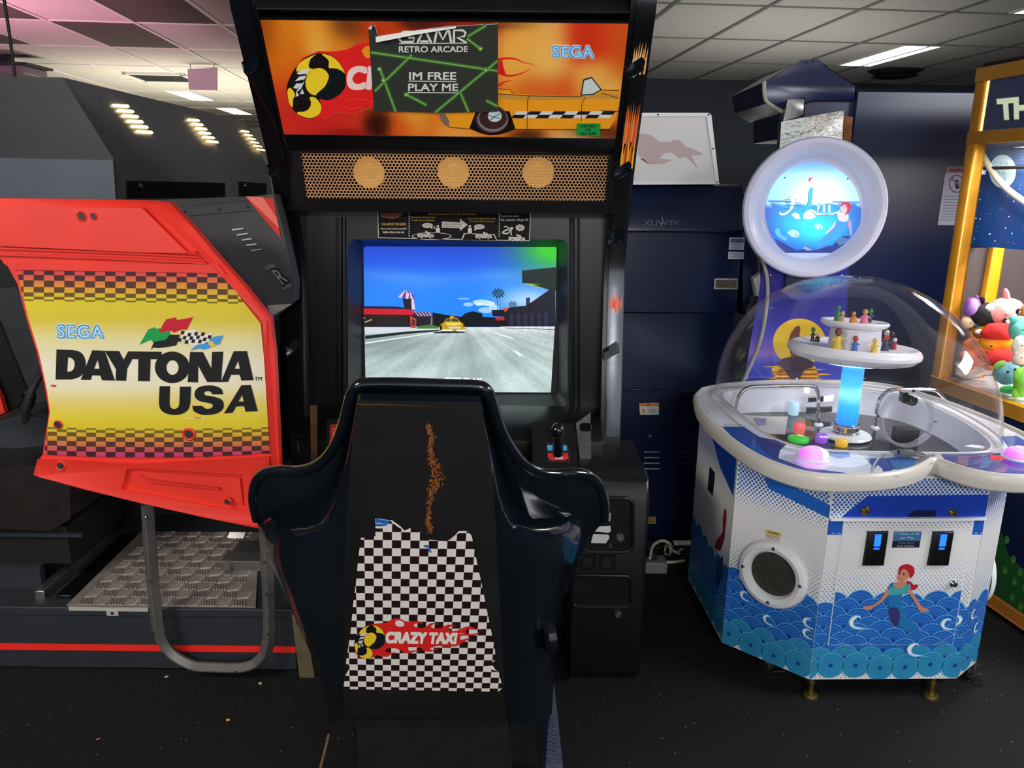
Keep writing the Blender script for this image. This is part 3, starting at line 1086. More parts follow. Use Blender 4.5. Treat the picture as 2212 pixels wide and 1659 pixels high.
# kerb and lane lines
S.poly(zs([(30, 1022), (720, 1030), (640, 1062), (36, 1085)]), (206, 216, 222), 2)
S.poly(zs([(36, 1100), (400, 1062), (700, 1045), (700, 1058), (400, 1085), (38, 1130)]), (26, 36, 40), 3)
S.poly(zs([(38, 1160), (640, 1072), (640, 1080), (38, 1172)]), (232, 240, 242), 3)
S.poly(zs([(1190, 1075), (1230, 1080), (1385, 1122), (1340, 1124)]), (230, 236, 238), 3)
S.poly(zs([(1355, 1230), (1400, 1240), (1450, 1275), (1420, 1284)]), (232, 244, 244), 3)
S.poly(zs([(1090, 1048), (1110, 1048), (1130, 1058), (1110, 1060)]), (230, 236, 238), 3)
S.line(zs([(1250, 1020), (1735, 1020)]), 1.6, (230, 240, 250), 4)
S.line(zs([(1300, 1030), (1735, 1044)]), 1.2, (40, 46, 50), 4)
# yellow car ahead
S.poly(zs([(640, 1068), (760, 1058), (940, 1062), (920, 1074), (660, 1078)]), (10, 12, 14), 4)
S.poly(zs([(706, 1050), (708, 1000), (735, 985), (765, 944), (800, 938), (860, 940), (890, 975), (925, 998), (938, 1050), (925, 1060), (720, 1060)]), (190, 150, 24), 5)
S.poly(zs([(748, 972), (772, 946), (800, 944), (802, 972)]), (70, 74, 60), 6)
S.poly(zs([(812, 972), (812, 944), (858, 946), (878, 974)]), (60, 64, 54), 6)
S.poly(zs([(760, 980), (890, 980), (900, 1000), (840, 1010), (770, 1006)]), (232, 208, 80), 6)
S.poly(zs([(780, 1018), (895, 1018), (890, 1034), (790, 1036)]), (212, 210, 190), 6)
S.poly(zs([(722, 1042), (820, 1044), (820, 1058), (728, 1056)]), (238, 240, 240), 6)
S.poly(zs([(855, 1044), (938, 1044), (935, 1060), (858, 1060)]), (230, 232, 232), 6)
S.poly(zs([(704, 1010), (720, 1000), (730, 1040), (706, 1050)]), (24, 20, 10), 6)
S.poly(zs([(910, 1000), (930, 995), (925, 1020)]), (24, 20, 10), 6)
S.rect(*zs([(798, 924)])[0], *zs([(832, 938)])[0], (225, 200, 70), 6)
S.text('TAXI', zs([(800, 926), (830, 926), (830, 936), (800, 936)]), (60, 40, 10), 7)
S.rect(*zs([(832, 922)])[0], *zs([(868, 938)])[0], (80, 20, 50), 5)
S.text('FREE PLAY', zs([(748, 1472), (1084, 1480), (1084, 1532), (748, 1526)]), (250, 250, 252), 5, bold=0.045)
T.part('screen', S, label='lit screen showing a street with a yellow taxi')
mb = MB().use(M['black_matt'])
q = [ps.at(770, 520, -0.004), ps.at(1216, 524, -0.004), ps.at(1204, 870, -0.004), ps.at(775, 866, -0.004)]
mb.prism(q, (0, 0.02, 0))
T.part('screen_backing', mb)

# instruction card above the screen
I = Art(planeY(2.492))
I.use(M['paper'])
zi = lambda p: zc(p, 4.148, 780, 460)
W_, Y_, K_ = (205, 200, 190), (196, 160, 60), (16, 13, 12)
I.poly(zi([(140, -12), (1522, -12), (1514, 262), (146, 236)]), K_, 0)
for l in ([(150, -10), (155, 222)], [(155, 222), (1505, 250)], [(1518, -10), (1508, 250)]):
    I.line(zi(l), 1.6, W_, 1)
for x0, x1 in ((430, 426), (1238, 1232)):
    for k in range(10):
        y = 2 + 22 * k
        I.rect(*zi([(x0 - 4, y)])[0], *zi([(x0 + 5, y + 12)])[0], W_, 1)
I.poly(zi([(170, 0), (380, 0), (340, 40), (280, 55), (180, 40)]), (120, 70, 50), 1)
I.text('THE AIM OF THIS GAME', zi(box4(182, 88, 402, 112)), Y_, 1, bold=0.03)
I.text('Earn as much money as possible', zi(box4(178, 132, 408, 152)), W_, 1, bold=0.02)
I.text('before time runs out', zi(box4(195, 160, 388, 182)), W_, 1, bold=0.02)
I.text('Stop in the coloured zone', zi(box4(445, 30, 670, 50)), Y_, 1, bold=0.01)
I.text('to pick up a customer', zi(box4(450, 56, 660, 78)), Y_, 1, bold=0.01)
I.text('Drop customers off at the destination', zi(box4(600, 2, 1030, 22)), Y_, 1)
I.text('Stop in the destination zone', zi(box4(960, 44, 1205, 62)), Y_, 1)
I.text('and drop off the customer', zi(box4(970, 66, 1195, 86)), Y_, 1)
I.text('If you drive slow', zi(box4(1250, 18, 1412, 42)), W_, 1, bold=0.01)
I.text('the customer will get off', zi(box4(1250, 50, 1496, 78)), W_, 1, bold=0.01)
I.poly(zi([(724, 76), (886, 84), (886, 52), (955, 106), (886, 160), (886, 136), (724, 132)]), W_, 1)
I.text('Follow the arrow', zi(box4(735, 92, 900, 108)), (40, 30, 20), 2)
I.text('to the destination', zi(box4(735, 112, 900, 128)), (40, 30, 20), 2)
for bx, by, s_ in ((595, 112, 'TAXI !'), (1060, 124, 'THANK YOU !')):
    I.ell(*zi([(bx, by)])[0], 11.5, 5.4, W_, 1)
    I.poly(zi([(bx - 40, by + 10), (bx - 10, by + 20), (bx - 48, by + 36)] if bx > 900 else [(bx + 20, by + 16), (bx + 44, by + 10), (bx + 46, by + 34)]), W_, 1)
    I.text(s_, zi(box4(bx - 30, by - 8, bx + 30, by + 8)), (30, 24, 20), 2)


def manikin(cx, cy, up):
    I.ell(*zi([(cx, cy - 52)])[0], 2.6, 2.6, W_, 1)
    I.poly(zi([(cx - 18, cy - 38), (cx + 18, cy - 38), (cx + 18, cy + 10), (cx + 12, cy + 52), (cx - 12, cy + 52), (cx - 18, cy + 10)]), W_, 1)
    if up:
        I.line(zi([(cx - 14, cy - 32), (cx - 34, cy - 40), (cx - 30, cy - 56)]), 2, W_, 1)


def minitaxi(cx, cy):
    I.poly(zi([(cx - 74, cy - 12), (cx + 70, cy - 6), (cx + 76, cy + 18), (cx - 72, cy + 18)]), W_, 3)
    I.poly(zi([(cx + 10, cy - 10), (cx + 28, cy - 32), (cx + 44, cy - 8)]), W_, 3)
    I.ell(*zi([(cx + 6, cy - 26)])[0], 2.4, 2.4, W_, 3)
    for k in range(7):
        I.rect(*zi([(cx - 66 + 20 * k, cy - 2)])[0], *zi([(cx - 56 + 20 * k, cy + 4)])[0], K_, 4)
    for q in (-36, 42):
        I.ell(*zi([(cx + q, cy + 20)])[0], 3.2, 3.2, K_, 4)
        I.ell(*zi([(cx + q, cy + 20)])[0], 2.0, 2.0, W_, 5)


I.ell(*zi([(632, 208)])[0], 43, 8, W_, 1)
I.ell(*zi([(632, 207)])[0], 41, 6.6, K_, 2)
I.poly(zi([(920, 182), (1195, 190), (1222, 250), (898, 242)]), W_, 1)
I.poly(zi([(930, 188), (1188, 196), (1210, 242), (912, 236)]), K_, 2)
manikin(688, 172, True)
manikin(975, 172, False)
minitaxi(578, 198)
minitaxi(1098, 206)
minitaxi(1395, 226)
I.poly(zi([(1380 + (46 if k % 2 else 34) * math.cos(k * math.pi / 9) + 45, 132 + (34 if k % 2 else 24) * math.sin(k * math.pi / 9)) for k in range(18)]), W_, 1)
I.text('GO', zi(box4(1408, 122, 1442, 142)), (30, 24, 20), 2, bold=0.03)
I.line(zi([(1262, 178), (1300, 150), (1340, 160), (1350, 140)]), 3, W_, 1)
I.line(zi([(1270, 184), (1310, 184), (1345, 165), (1345, 200)]), 3, W_, 1)
I.ell(*zi([(1350, 138)])[0], 3, 3, W_, 2)
I.line(zi([(1345, 150), (1300, 120), (1280, 125)]), 2.4, W_, 1)
T.part('instruction_card', I, label='black and white how-to-play card')

# dashboard, pedestal, shifter console
mb = MB().use(M['black_satin'])
mb.prism([(XL, 2.50, 0.775), (XL, 2.33, 0.765), (XL, 2.27, 0.73), (XL, 2.27, 0.60), (XL, 2.72, 0.60), (XL, 2.72, 0.775)], (XR - XL, 0, 0))
T.part('dashboard', mb, bevel=0.006)
mb = MB().use(M['black_matt'])
mb.box(XL, XR, 2.40, 2.72, 0.0, 0.60)
T.part('pedestal', mb)
# steering wheel behind the seat back
c = Vector((-0.17, 2.14, 0.74))
ax = Vector((0, -0.9, 0.42)).normalized()
mb = MB().use(M['rubber'])
e1_ = Vector((1, 0, 0))
e2_ = ax.cross(e1_)
mb.tube([c + (e1_ * math.cos(k * math.pi / 20) + e2_ * math.sin(k * math.pi / 20)) * 0.145 for k in range(40)], 0.014, 10, True)
sw = T.part('steering_wheel', mb)
mb = MB().use(M['black_satin'])
for a in (90, 210, 330):
    a = math.radians(a)
    d = e1_ * math.cos(a) + e2_ * math.sin(a)
    mb.tube([c, c + d * 0.14], 0.012, 8, flat=0.5)
mb.lathe([(0, 0.014), (0.04, 0.012), (0.048, -0.01), (0.03, -0.06), (0.03, -0.22)], c, ax, 24)
T.part('hub', mb, parent=sw)
# shifter block on the right
psf = plane3(PY(1150, 910, 2.20), PY(1240, 910, 2.20), PY(1195, 1020, 2.10))
mb = MB().use(M['black_satin'])
q = [psf.at(1152, 915), psf.at(1236, 918), psf.at(1262, 1075), psf.at(1156, 1075)]
mb.prism(q, (0, 0.18, -0.10))
con = T.part('shifter_console', mb, bevel=0.005)
sp_ = Art(lambda u, v, h: psf.at(u, v, 0.002 + h))
sp_.use(M['prt'])
sp_.poly([(1181, 956), (1229, 957), (1233, 1000), (1182, 1000)], (28, 28, 30), 0)
sp_.poly([(1182, 962), (1194, 962), (1198, 974), (1183, 974)], (80, 170, 215), 1)
sp_.poly([(1212, 962), (1224, 963), (1225, 974), (1210, 974)], (80, 170, 215), 1)
sp_.poly([(1183, 979), (1226, 979), (1228, 991), (1218, 995), (1192, 995), (1184, 990)], (214, 40, 36), 1)
sp_.rect(1199, 986, 1215, 992, (200, 215, 225), 2)
T.part('shifter_plate', sp_, parent=con, label='blue and red gear plate')
mb = MB().use(M['black_gloss'])
p0 = psf.at(1205, 980)
p1 = PY(1205, 935, 2.10)
mb.tube([p0, p0 * 0.5 + p1 * 0.5, p1], [0.017, 0.015, 0.013], 12)
k0 = p1 + Vector((0, 0, 0.006))
mb.ball(k0, (0.021, 0.021, 0.024), 18)
T.part('gear_lever', mb, parent=con)
for x, y in ((1183, 1000), (1229, 1001), (1183, 957), (1227, 958)):
    mb = MB().use(M['black_gloss'])
    mb.ball(psf.at(x, y, 0.001), 0.004, 8)
    T.part('screw', mb, parent=con)
# grey bracket plate at the right panel, tan strip for a reflection and red instruction plate at the left
pb2 = planeY(2.252)
mb = MB().use(M['grey_steel'])
hole = [pb2.at(x, y) for x, y in rrect(1252, 914, 1278, 933, 7)]
mb.prism([pb2.at(1244, 916), pb2.at(1276, 892), pb2.at(1278, 1072), pb2.at(1262, 1072)], (0, 0.006, 0), [hole])
T.part('bracket', mb, label='pale grey bracket plate with an oval hole')
mb = MB().use(mat('tan reflection strip', (120, 84, 52), 0.45, metal=0.4, noise=0.3))  # reflection along the edge, built as a tan strip
mb.prism([pb2.at(670, 876), pb2.at(684, 876), pb2.at(686, 1006), pb2.at(672, 1006)], (0, 0.006, 0))
T.part('bracket', mb, label='tan strip standing for an edge reflection at the left panel')
pr = planeY(2.22)
rs = Art(pr)
rs.use(M['black_satin'])
rs.prism([pr.at(706, 908), pr.at(752, 903), pr.at(752, 985), pr.at(703, 985)], (0, 0.02, 0))
rs.use(M['prt'])
rs.poly([(713, 918), (748, 913), (748, 972), (711, 972)], (206, 44, 40), 1)
rs.line([(720, 926), (745, 923)], 1, (225, 220, 215), 2)
rs.line([(720, 926), (719, 962)], 1, (225, 220, 215), 2)
rs.line([(728, 930), (745, 928)], 1.4, (225, 220, 215), 2)
T.part('red_plate', rs, label='red plate with white lettering')

# coin box tower at the right foot
cb = planeY(2.10)
x0, x1 = cb.at(1236, 1250).x, cb.at(1394, 1250).x
mb = MB().use(M['black_satin'])
prof = [(2.12, 0.0), (2.10, 0.02), (2.10, 0.60), (2.13, 0.66), (2.20, 0.68), (2.46, 0.68), (2.46, 0.0)]
mb.prism([(x0, y, z) for y, z in prof], (x1 - x0, 0, 0))
cbx = T.part('coin_box', mb, bevel=0.012)
m_cbt = M['black_satin']


def frame_tube(x0_, y0_, x1_, y1_, r, rad, plane_, off):
    return [plane_.at(x, y, off) for x, y in rrect(x0_, y0_, x1_, y1_, r, 6)]


for nm, a in (('coin_hood', (1258, 1075, 1366, 1190, 16)), ('coin_door', (1236, 1242, 1362, 1308, 12))):
    mb = MB().use(M['black_satin'])
    pts = [cb.at(x, y, 0.004) for x, y in rrect(*a, 6)]
    mb.tube(pts, 0.006, 8, True)
    mb.prism([p + Vector((0, 0.001, 0)) for p in pts], (0, 0.004, 0))
    T.part(nm, mb, parent=cbx)
lab = Art(lambda u, v, h: cb.at(u, v, 0.006 + h))
lab.use(M['paper'])
lab.poly([(1286, 1136), (1318, 1134), (1319, 1147), (1312, 1149), (1284, 1146)], (190, 192, 192), 0)
lab.poly([(1281, 1152), (1314, 1153), (1316, 1160), (1308, 1172), (1276, 1171)], (186, 188, 190), 0)
lab.poly([(1308, 1106), (1319, 1106), (1318, 1124), (1307, 1124)], (150, 156, 156), 0)
T.part('price_label', lab, parent=cbx, label='torn white price labels')
for xx in (1254, 1296):
    mb = MB().use(M['black_satin'])
    mb.prism([cb.at(x, y, 0.006) for x, y in box4(xx, 1198, xx + 34, 1232)], (0, 0.01, 0), [[cb.at(x, y, 0.006) for x, y in box4(xx + 6, 1203, xx + 28, 1226)]])
    T.part('coin_return', mb, parent=cbx)
for x, y, r, m in ((1334, 1325, 0.012, 'steel'), (1340, 1160, 0.014, 'steel'), (1318, 1178, 0.005, 'chrome')):
    mb = MB().use(M[m])
    mb.lathe([(0, 0.010), (r * 0.7, 0.010), (r, 0.004), (r, 0)], cb.at(x, y, 0.001), (0, -1, 0), 20)
    T.part('lock', mb, parent=cbx)
sk = Art(lambda u, v, h: cb.at(u, v, 0.006 + h))
sk.use(M['prt'])
for l in ([(1293, 1018), (1296, 1030), (1294, 1036)], [(1302, 1020), (1306, 1034)], [(1306, 1036), (1315, 1024)], [(1300, 1030), (1312, 1030)]):
    pass

# notice taped over the marquee
pp = plane3(pm.at(800, 60, 0.008), pm.at(1076, 52, 0.008), pm.at(1074, 240, 0.006))
PO = Art(lambda u, v, h: pp.at(u, v, 0.003 + h))
PO.use(mat_print('glossy paper notice', 0.45, glow=0.02, spec=0.3))
zo = z5
outl = [(796, 60), (806, 50), (812, 60), (816, 78), (880, 68), (960, 57), (1076, 51), (1076, 240), (950, 243), (808, 238)]
PO.prism([pp.at(x, y, 0.0005) for x, y in outl], pp.n * 0.0016)
cols_bg = (52, 56, 50)
PO.poly(outl, cols_bg, 0)


def beam(a, b, w, c=(104, 168, 74)):
    (ax, ay), (bx, by) = a, b
    PO.line([a, b], w * 2.6, lerpc(cols_bg, (70, 140, 50), .6), 1, w1=w * 2.6)
    PO.line([a, b], w, lerpc(cols_bg, c, .9), 2, w1=w)
    PO.line([a, b], w * 0.4, (150, 206, 110), 3, w1=w * 0.4)


for a, b in (((802, 112), (1075, 152)), ((810, 196), (890, 117)), ((822, 150), (855, 240)), ((878, 203), (922, 226)), ((940, 242), (1075, 130)), ((1010, 78), (1050, 54)), ((1008, 82), (1038, 104)), ((995, 200), (1012, 240)), ((1050, 216), (1074, 228))):
    beam(a, b, 3.4)
for x, y in ((829, 172), (878, 203), (1038, 104), (1050, 150), (820, 148)):
    PO.ell(x, y, 6, 5, (100, 150, 60), 3, 12)
    PO.ell(x, y, 2.6, 2.2, (190, 230, 140), 4, 12)
WHT = (226, 226, 220)
for l in ([(895, 67), (872, 67), (865, 72), (862, 82), (868, 89), (893, 89), (895, 80), (882, 80)], [(902, 91), (915, 64), (919, 64), (932, 91)], [(908, 88), (926, 88)],
          [(939, 91), (944, 64), (947, 64), (957, 84), (967, 64), (970, 64), (975, 91)], [(981, 91), (981, 64), (1000, 64), (1006, 69), (1003, 77), (988, 79), (1008, 91)]):
    PO.line(l, 5, WHT, 5)
PO.line([(862, 92.5), (1009, 91.5)], 1.6, WHT, 5)
PO.text('RETRO ARCADE', [(862, 98), (1011, 98), (1011, 111), (862, 112)], WHT, 5, bold=0.018)
PO.text('IM FREE', [(884, 154), (986, 154), (986, 171), (884, 171)], WHT, 5, bold=0.02)
PO.text('PLAY ME', [(882, 179), (990, 179), (990, 195), (882, 195)], WHT, 5, bold=0.02)
PO.line([(883, 173.5), (986, 174.5)], 1.8, WHT, 5)
PO.line([(881, 198), (990, 199)], 1.8, WHT, 5)
# folded-back top edge showing its white back
fold = [(812, 78), (814, 86), (850, 79), (900, 69), (985, 59), (985, 55), (900, 64)]
i = PO.add([pp.at(x, y, 0.006 + (0.012 if k in (1, 2, 3) else 0)) for k, (x, y) in enumerate(fold)])
PO.face([i + k for k in range(7)], lin((232, 232, 226)))
i = PO.add([pp.at(796, 60, 0.006), pp.at(806, 50, 0.012), pp.at(803, 60, 0.014)])
PO.face((i, i + 1, i + 2), lin((232, 232, 226)))
single('poster', 'black paper notice with green light beams taped over the orange marquee', 'poster', PO, pp.at(940, 240))
# ================================================================ bucket seat seen from behind
ST = Thing('racing_chair', 'black glossy bucket seat with a checkered sticker, seen from behind', 'chair', (-0.17, 1.75, 0))
ppn = plane3(PY(850, 825, 1.38), PY(1000, 827, 1.38), PY(900, 1480, 1.54))
rows_ = [((771, 847), (779, 850), (1033, 855), (1041, 855), 1.42), ((763, 900), (771, 900), (1043, 905), (1053, 908), 1.44),
         ((756, 940), (763, 945), (1052, 950), (1063, 950), 1.46), ((742, 999), (757, 1000), (1060, 1003), (1079, 999), 1.49),
         ((721, 1053), (752, 1050), (1064, 1053), (1097, 1060), 1.53), ((692, 1093), (749, 1085), (1067, 1088), (1119, 1093), 1.57),
         ((659, 1115), (748, 1110), (1068, 1112), (1155, 1118), 1.60), ((612, 1113), (747, 1130), (1069, 1132), (1223, 1116), 1.62),
         ((572, 1107), (746, 1150), (1070, 1152), (1249, 1111), 1.64), ((557, 1120), (746, 1180), (1072, 1182), (1266, 1130), 1.65),
         ((562, 1165), (745, 1220), (1074, 1222), (1268, 1165), 1.66), ((578, 1210), (745, 1260), (1077, 1262), (1257, 1205), 1.66),
         ((600, 1255), (744, 1310), (1080, 1312), (1234, 1258), 1.66), ((627, 1314), (743, 1370), (1084, 1372), (1209, 1318), 1.66),
         ((660, 1390), (743, 1430), (1088, 1432), (1199, 1400), 1.66), ((690, 1460), (742, 1488), (1091, 1490), (1196, 1475), 1.66),
         ((705, 1540), (744, 1553), (1098, 1556), (1192, 1545), 1.67)]
mb = MB().use(M['black_gloss'])
pts_rows = []
for lo, pl_, pr_, ro, Yo in rows_:
    L0, P0, P1, R0 = PY(*lo, Yo), ppn.at(*pl_), ppn.at(*pr_), PY(*ro, Yo)
    row = []
    inw = Vector((0.02, 0.06, 0))
    row.append(L0 + inw)
    for k in range(8):
        t = 1 - k / 8
        p = P0.lerp(L0, t)
        p.y = P0.y + (L0.y - P0.y) * (t ** 2.2) + 0.004
        row.append(p)
    for k in range(7):
        p = P0.lerp(P1, k / 6)
        row.append(p)
    for k in range(1, 9):
        t = k / 8
        p = P1.lerp(R0, t)
        p.y = P1.y + (R0.y - P1.y) * (t ** 2.2) + 0.004
        row.append(p)
    row.append(R0 + Vector((-0.02, 0.06, 0)))
    pts_rows.append(row)
mb.rows(pts_rows)
cov = ST.part('back_cover', mb, angle=50)
# flat back panel skin
bp = Art(lambda u, v, h: ppn.at(u, v, 0.0035 + h))
m_backp = mat('worn black back panel', (17, 15, 15), 0.5, noise=0.35, nscale=5)
bp.use(m_backp)
bp.prism([ppn.at(x, y, 0.0035) for x, y in ((775, 866), (1040, 871), (1066, 1050), (1090, 1490), (1094, 1552), (744, 1548), (742, 1484), (746, 1150), (757, 1000))], -ppn.n * 0.004)
bp.use(M['prt_dark'])
rnd = random.Random(11)
path = spline([(925, 916), (933, 940), (930, 968), (938, 1000), (940, 1030), (934, 1060), (928, 1090), (926, 1120), (930, 1146)], 12)
for x, y in path:
    for q in range(9):
        w = 13 if 985 < y < 1060 else 7
        if 1070 < y < 1110 and q > 4:
            continue
        dx = rnd.gauss(0, w * 0.42) + (8 if 1000 < y < 1055 and rnd.random() < .35 else 0)
        dy = rnd.uniform(-4, 4)
        r = rnd.uniform(0.5, 2.3)
        n = rnd.randint(4, 6)
        c = lerpc((96, 58, 26), (176, 104, 46), rnd.random())
        bp.poly([(x + dx + r * rnd.uniform(.5, 1.2) * math.cos(6.283 * k / n), y + dy + 1.5 * r * rnd.uniform(.5, 1.2) * math.sin(6.283 * k / n)) for k in range(n)], c, rnd.randint(1, 5))
bp.line([(772, 871), (870, 873), (940, 876)], 1.6, (120, 76, 36), 1, w1=0.4)
bpo = ST.part('back_panel', bp, label='worn back panel with rust-brown glue stain')
# checkered sticker, torn along its top
zk = lambda p: zc(p, 2.765, 540, 1090)
out_ = [(665, 190), (690, 190), (690, 201), (742, 201), (745, 180), (752, 182), (750, 76), (780, 74), (830, 82), (845, 92), (880, 125), (925, 147), (960, 132), (1003, 130), (1018, 150), (1020, 196), (1130, 207), (1205, 212), (1225, 175), (1250, 150), (1300, 150), (1325, 178), (1345, 280), (1365, 380), (1390, 490), (1415, 620), (1440, 740), (1460, 840), (1470, 918), (1420, 953), (1440, 975), (1485, 985), (1498, 1040), (1512, 1085), (1483, 1108), (560, 1092), (572, 1010), (600, 962), (576, 940), (580, 900), (590, 840), (605, 740), (612, 660), (618, 590), (630, 500), (640, 420), (650, 300), (660, 240)]


def clip(subj, cell):
    res = subj
    n = len(cell)
    for k in range(n):
        a, b = cell[k], cell[(k + 1) % n]
        inside = lambda p: (b[0] - a[0]) * (p[1] - a[1]) - (b[1] - a[1]) * (p[0] - a[0]) >= -1e-9
        new = []
        for i in range(len(res)):
            p, q = res[i - 1], res[i]
            ip, iq = inside(p), inside(q)
            if ip != iq:
                d1 = (b[0] - a[0]) * (p[1] - a[1]) - (b[1] - a[1]) * (p[0] - a[0])
                d2 = (b[0] - a[0]) * (q[1] - a[1]) - (b[1] - a[1]) * (q[0] - a[0])
                t = d1 / (d1 - d2)
                new.append((p[0] + (q[0] - p[0]) * t, p[1] + (q[1] - p[1]) * t))
            if iq:
                new.append(q)
        res = new
        if len(res) < 3:
            return []
    return res


CS = Art(lambda u, v, h: ppn.at(u, v, 0.0042 + h))
CS.use(M['prt'])
CS.poly(zk(out_), (34, 16, 20), 0)


def gp(j, k):
    y = 205 + 48 * k - 0.37 * k * k
    t = (y - 205) / 885
    x = (960 + 55 * j) * (1 - t) + (942 + 49 * j) * t
    return (x, y + 0.013 * (x - 900))


for k in range(-3, 24):
    for j in range(-9, 13):
        if (j + k) % 2 == 0:
            continue
        cell = [gp(j, k), gp(j + 1, k), gp(j + 1, k + 1), gp(j, k + 1)]
        if all(p[0] < 555 or p[0] > 1515 for p in cell):
            continue
        c = clip(out_, cell)
        if len(c) >= 3:
            CS.poly(zk(c), (222, 216, 208), 1)
# left-over blue of a torn badge
CS.poly(zk([(752, 76), (780, 74), (828, 82), (838, 98), (828, 104), (752, 100)]), (36, 96, 176), 2)
CS.poly(zk([(752, 104), (826, 108), (812, 118), (752, 118)]), (36, 96, 176), 2)
CS.poly(zk([(752, 120), (808, 122), (790, 134), (752, 132)]), (225, 222, 216), 2)
CS.poly(zk([(1037, 235), (1060, 232), (1072, 240), (1060, 248), (1045, 246)]), (36, 96, 176), 2)
CS.poly(zk([(1060, 250), (1072, 246), (1088, 278), (1076, 278)]), (36, 96, 176), 2)
for a in ([(750, 76), (840, 86), (880, 120), (925, 146), (900, 120), (850, 84)], [(1225, 175), (1250, 148), (1305, 148), (1255, 158)], [(1420, 953), (1450, 950), (1468, 978), (1488, 988), (1440, 972)]):
    CS.poly(zk(a), (232, 228, 220), 3)
zl = lambda p: zc(p, 6.144, 740, 1310)
flame = [(250, 300), (330, 228), (440, 205), (590, 190), (650, 155), (710, 132), (770, 140), (820, 165), (880, 185), (940, 172), (1000, 168), (1080, 205), (1020, 200), (960, 205), (945, 235), (975, 250), (1060, 268), (1120, 240), (1160, 205), (1210, 195), (1290, 215), (1205, 213), (1172, 245), (1205, 265), (1290, 268), (1350, 240), (1400, 218), (1450, 218), (1520, 240), (1430, 245), (1402, 275), (1440, 300), (1520, 300), (1580, 270), (1640, 245), (1700, 242), (1780, 275), (1860, 292), (1740, 285), (1660, 275), (1632, 310), (1660, 345), (1740, 340), (1830, 320), (1760, 355), (1680, 372), (1620, 360), (1562, 375), (1547, 410), (1590, 420), (1650, 400), (1710, 395), (1640, 430), (1580, 470), (1510, 505), (1400, 510), (1280, 500), (1172, 510), (1167, 545), (1200, 555), (1290, 520), (1240, 560), (1160, 578), (1090, 570), (1040, 520), (950, 505), (882, 510), (867, 550), (900, 570), (990, 555), (1050, 565), (960, 575), (900, 600), (840, 598), (780, 560), (700, 530), (600, 530), (567, 560), (580, 580), (660, 590), (730, 580), (660, 605), (600, 645), (520, 640), (460, 620), (400, 655), (330, 672), (260, 668), (180, 600), (165, 500), (190, 400)]
CS.poly(zl(flame), (214, 34, 32), 3)
CS.poly(zl([(700, 190), (720, 162), (770, 160), (820, 185), (822, 235), (770, 245), (715, 232)]), (222, 216, 208), 4)
fb = lambda p: zl([(160 + (x - 480) * 0.932, 220 + (y - 398) * 0.924) for x, y in p])
taxi_ball(CS, Fm(fb, 0.93 / 6.144), 4)
CS.text('CRAZY TAXI', zl([(578, 304), (1530, 318), (1522, 474), (574, 462)]), (228, 220, 210), 6, bold=0.06, shear=0.10, space=1.0)
CS.text('TM', zl(box4(1545, 322, 1600, 346)), (228, 200, 190), 6)
ST.part('sticker', CS, parent=bpo, label='torn black and white checkered sticker with flame badge')

# inner bucket with rolled lip
lipL = [(556, 1122, 1.665), (548, 1085, 1.645), (551, 1048, 1.625), (567, 1025, 1.605), (600, 1016, 1.585), (640, 1017, 1.565), (675, 1010, 1.54), (704, 990, 1.515), (727, 957, 1.485), (744, 912, 1.455), (755, 868, 1.435), (764, 845, 1.425), (778, 832, 1.42), (800, 829, 1.42)]
inL = [(580, 1165), (592, 1165), (612, 1165), (632, 1165), (652, 1165), (674, 1158), (700, 1125), (727, 1083), (748, 1022), (768, 955), (783, 905), (792, 885), (802, 878), (815, 875)]
lipR = [(1305, 1122, 1.665), (1305, 1088, 1.645), (1297, 1055, 1.625), (1278, 1032, 1.605), (1245, 1022, 1.585), (1203, 1024, 1.565), (1165, 1021, 1.54), (1128, 1000, 1.515), (1099, 962, 1.485), (1078, 920, 1.455), (1064, 877, 1.435), (1056, 853, 1.425), (1044, 838, 1.42), (1022, 834, 1.42)]
inR = [(1262, 1165), (1250, 1165), (1238, 1165), (1220, 1165), (1195, 1162), (1160, 1155), (1125, 1125), (1100, 1083), (1080, 1022), (1058, 955), (1042, 905), (1034, 885), (1022, 878), (1008, 875)]
lip = lipL + [(860, 829, 1.42), (960, 832, 1.42)] + lipR[::-1]
inn = inL + [(860, 874), (960, 876)] + inR[::-1]
P3 = [PY(*p) for p in lip]
mb = MB().use(M['black_gloss'])
mb.tube(spline(P3, 4), 0.0125, 10)
ST.part('rolled_lip', mb, angle=60)
mb = MB().use(M['black_gloss'])
A = spline(P3, 3)
B = spline([PY(x, y, l[2] + 0.05) for (x, y), l in zip(inn, lip)], 3)
Mi = [(a + b) * 0.5 + Vector((0, -0.012, 0)) for a, b in zip(A, B)]
mb.rows([A, [a * 0.7 + m * 0.3 + Vector((0, -.006, 0)) for a, m in zip(A, Mi)], Mi, B])
# arm walls running forward from the lip
for sl in (slice(0, 19), slice(len(A) - 19, len(A))):
    seg = A[sl]
    mb.rows([seg, [p + Vector((0, 0.09, -0.045)) for p in seg], [p + Vector((0, 0.18, -0.10)) for p in seg], [p + Vector((0, 0.32, -0.19)) for p in seg]])
seg = A[16:len(A) - 16]
mb.rows([seg, [p + Vector((0, 0.03, -0.004)) for p in seg], [Vector((p.x * 0.9 - 0.017, p.y + 0.07, p.z * 0.8 + 0.12)) for p in seg]])
ST.part('bucket_shell', mb, angle=60)
mb = MB().use(M['vinyl'])
mb.box(-0.42, 0.08, 1.68, 2.12, 0.40, 0.50)
ST.part('seat_cushion', mb, bevel=0.03)
mb = MB().use(M['black_matt'])
a = PY(748, 1553, 1.60)
mb.prism([(-0.36, 1.585, 0.34), (0.0, 1.585, 0.34), (0.012, 1.61, 0.0), (-0.37, 1.61, 0.0)], (0, 0.5, 0))
mb.box(-0.40, 0.05, 1.64, 2.1, 0.32, 0.41)
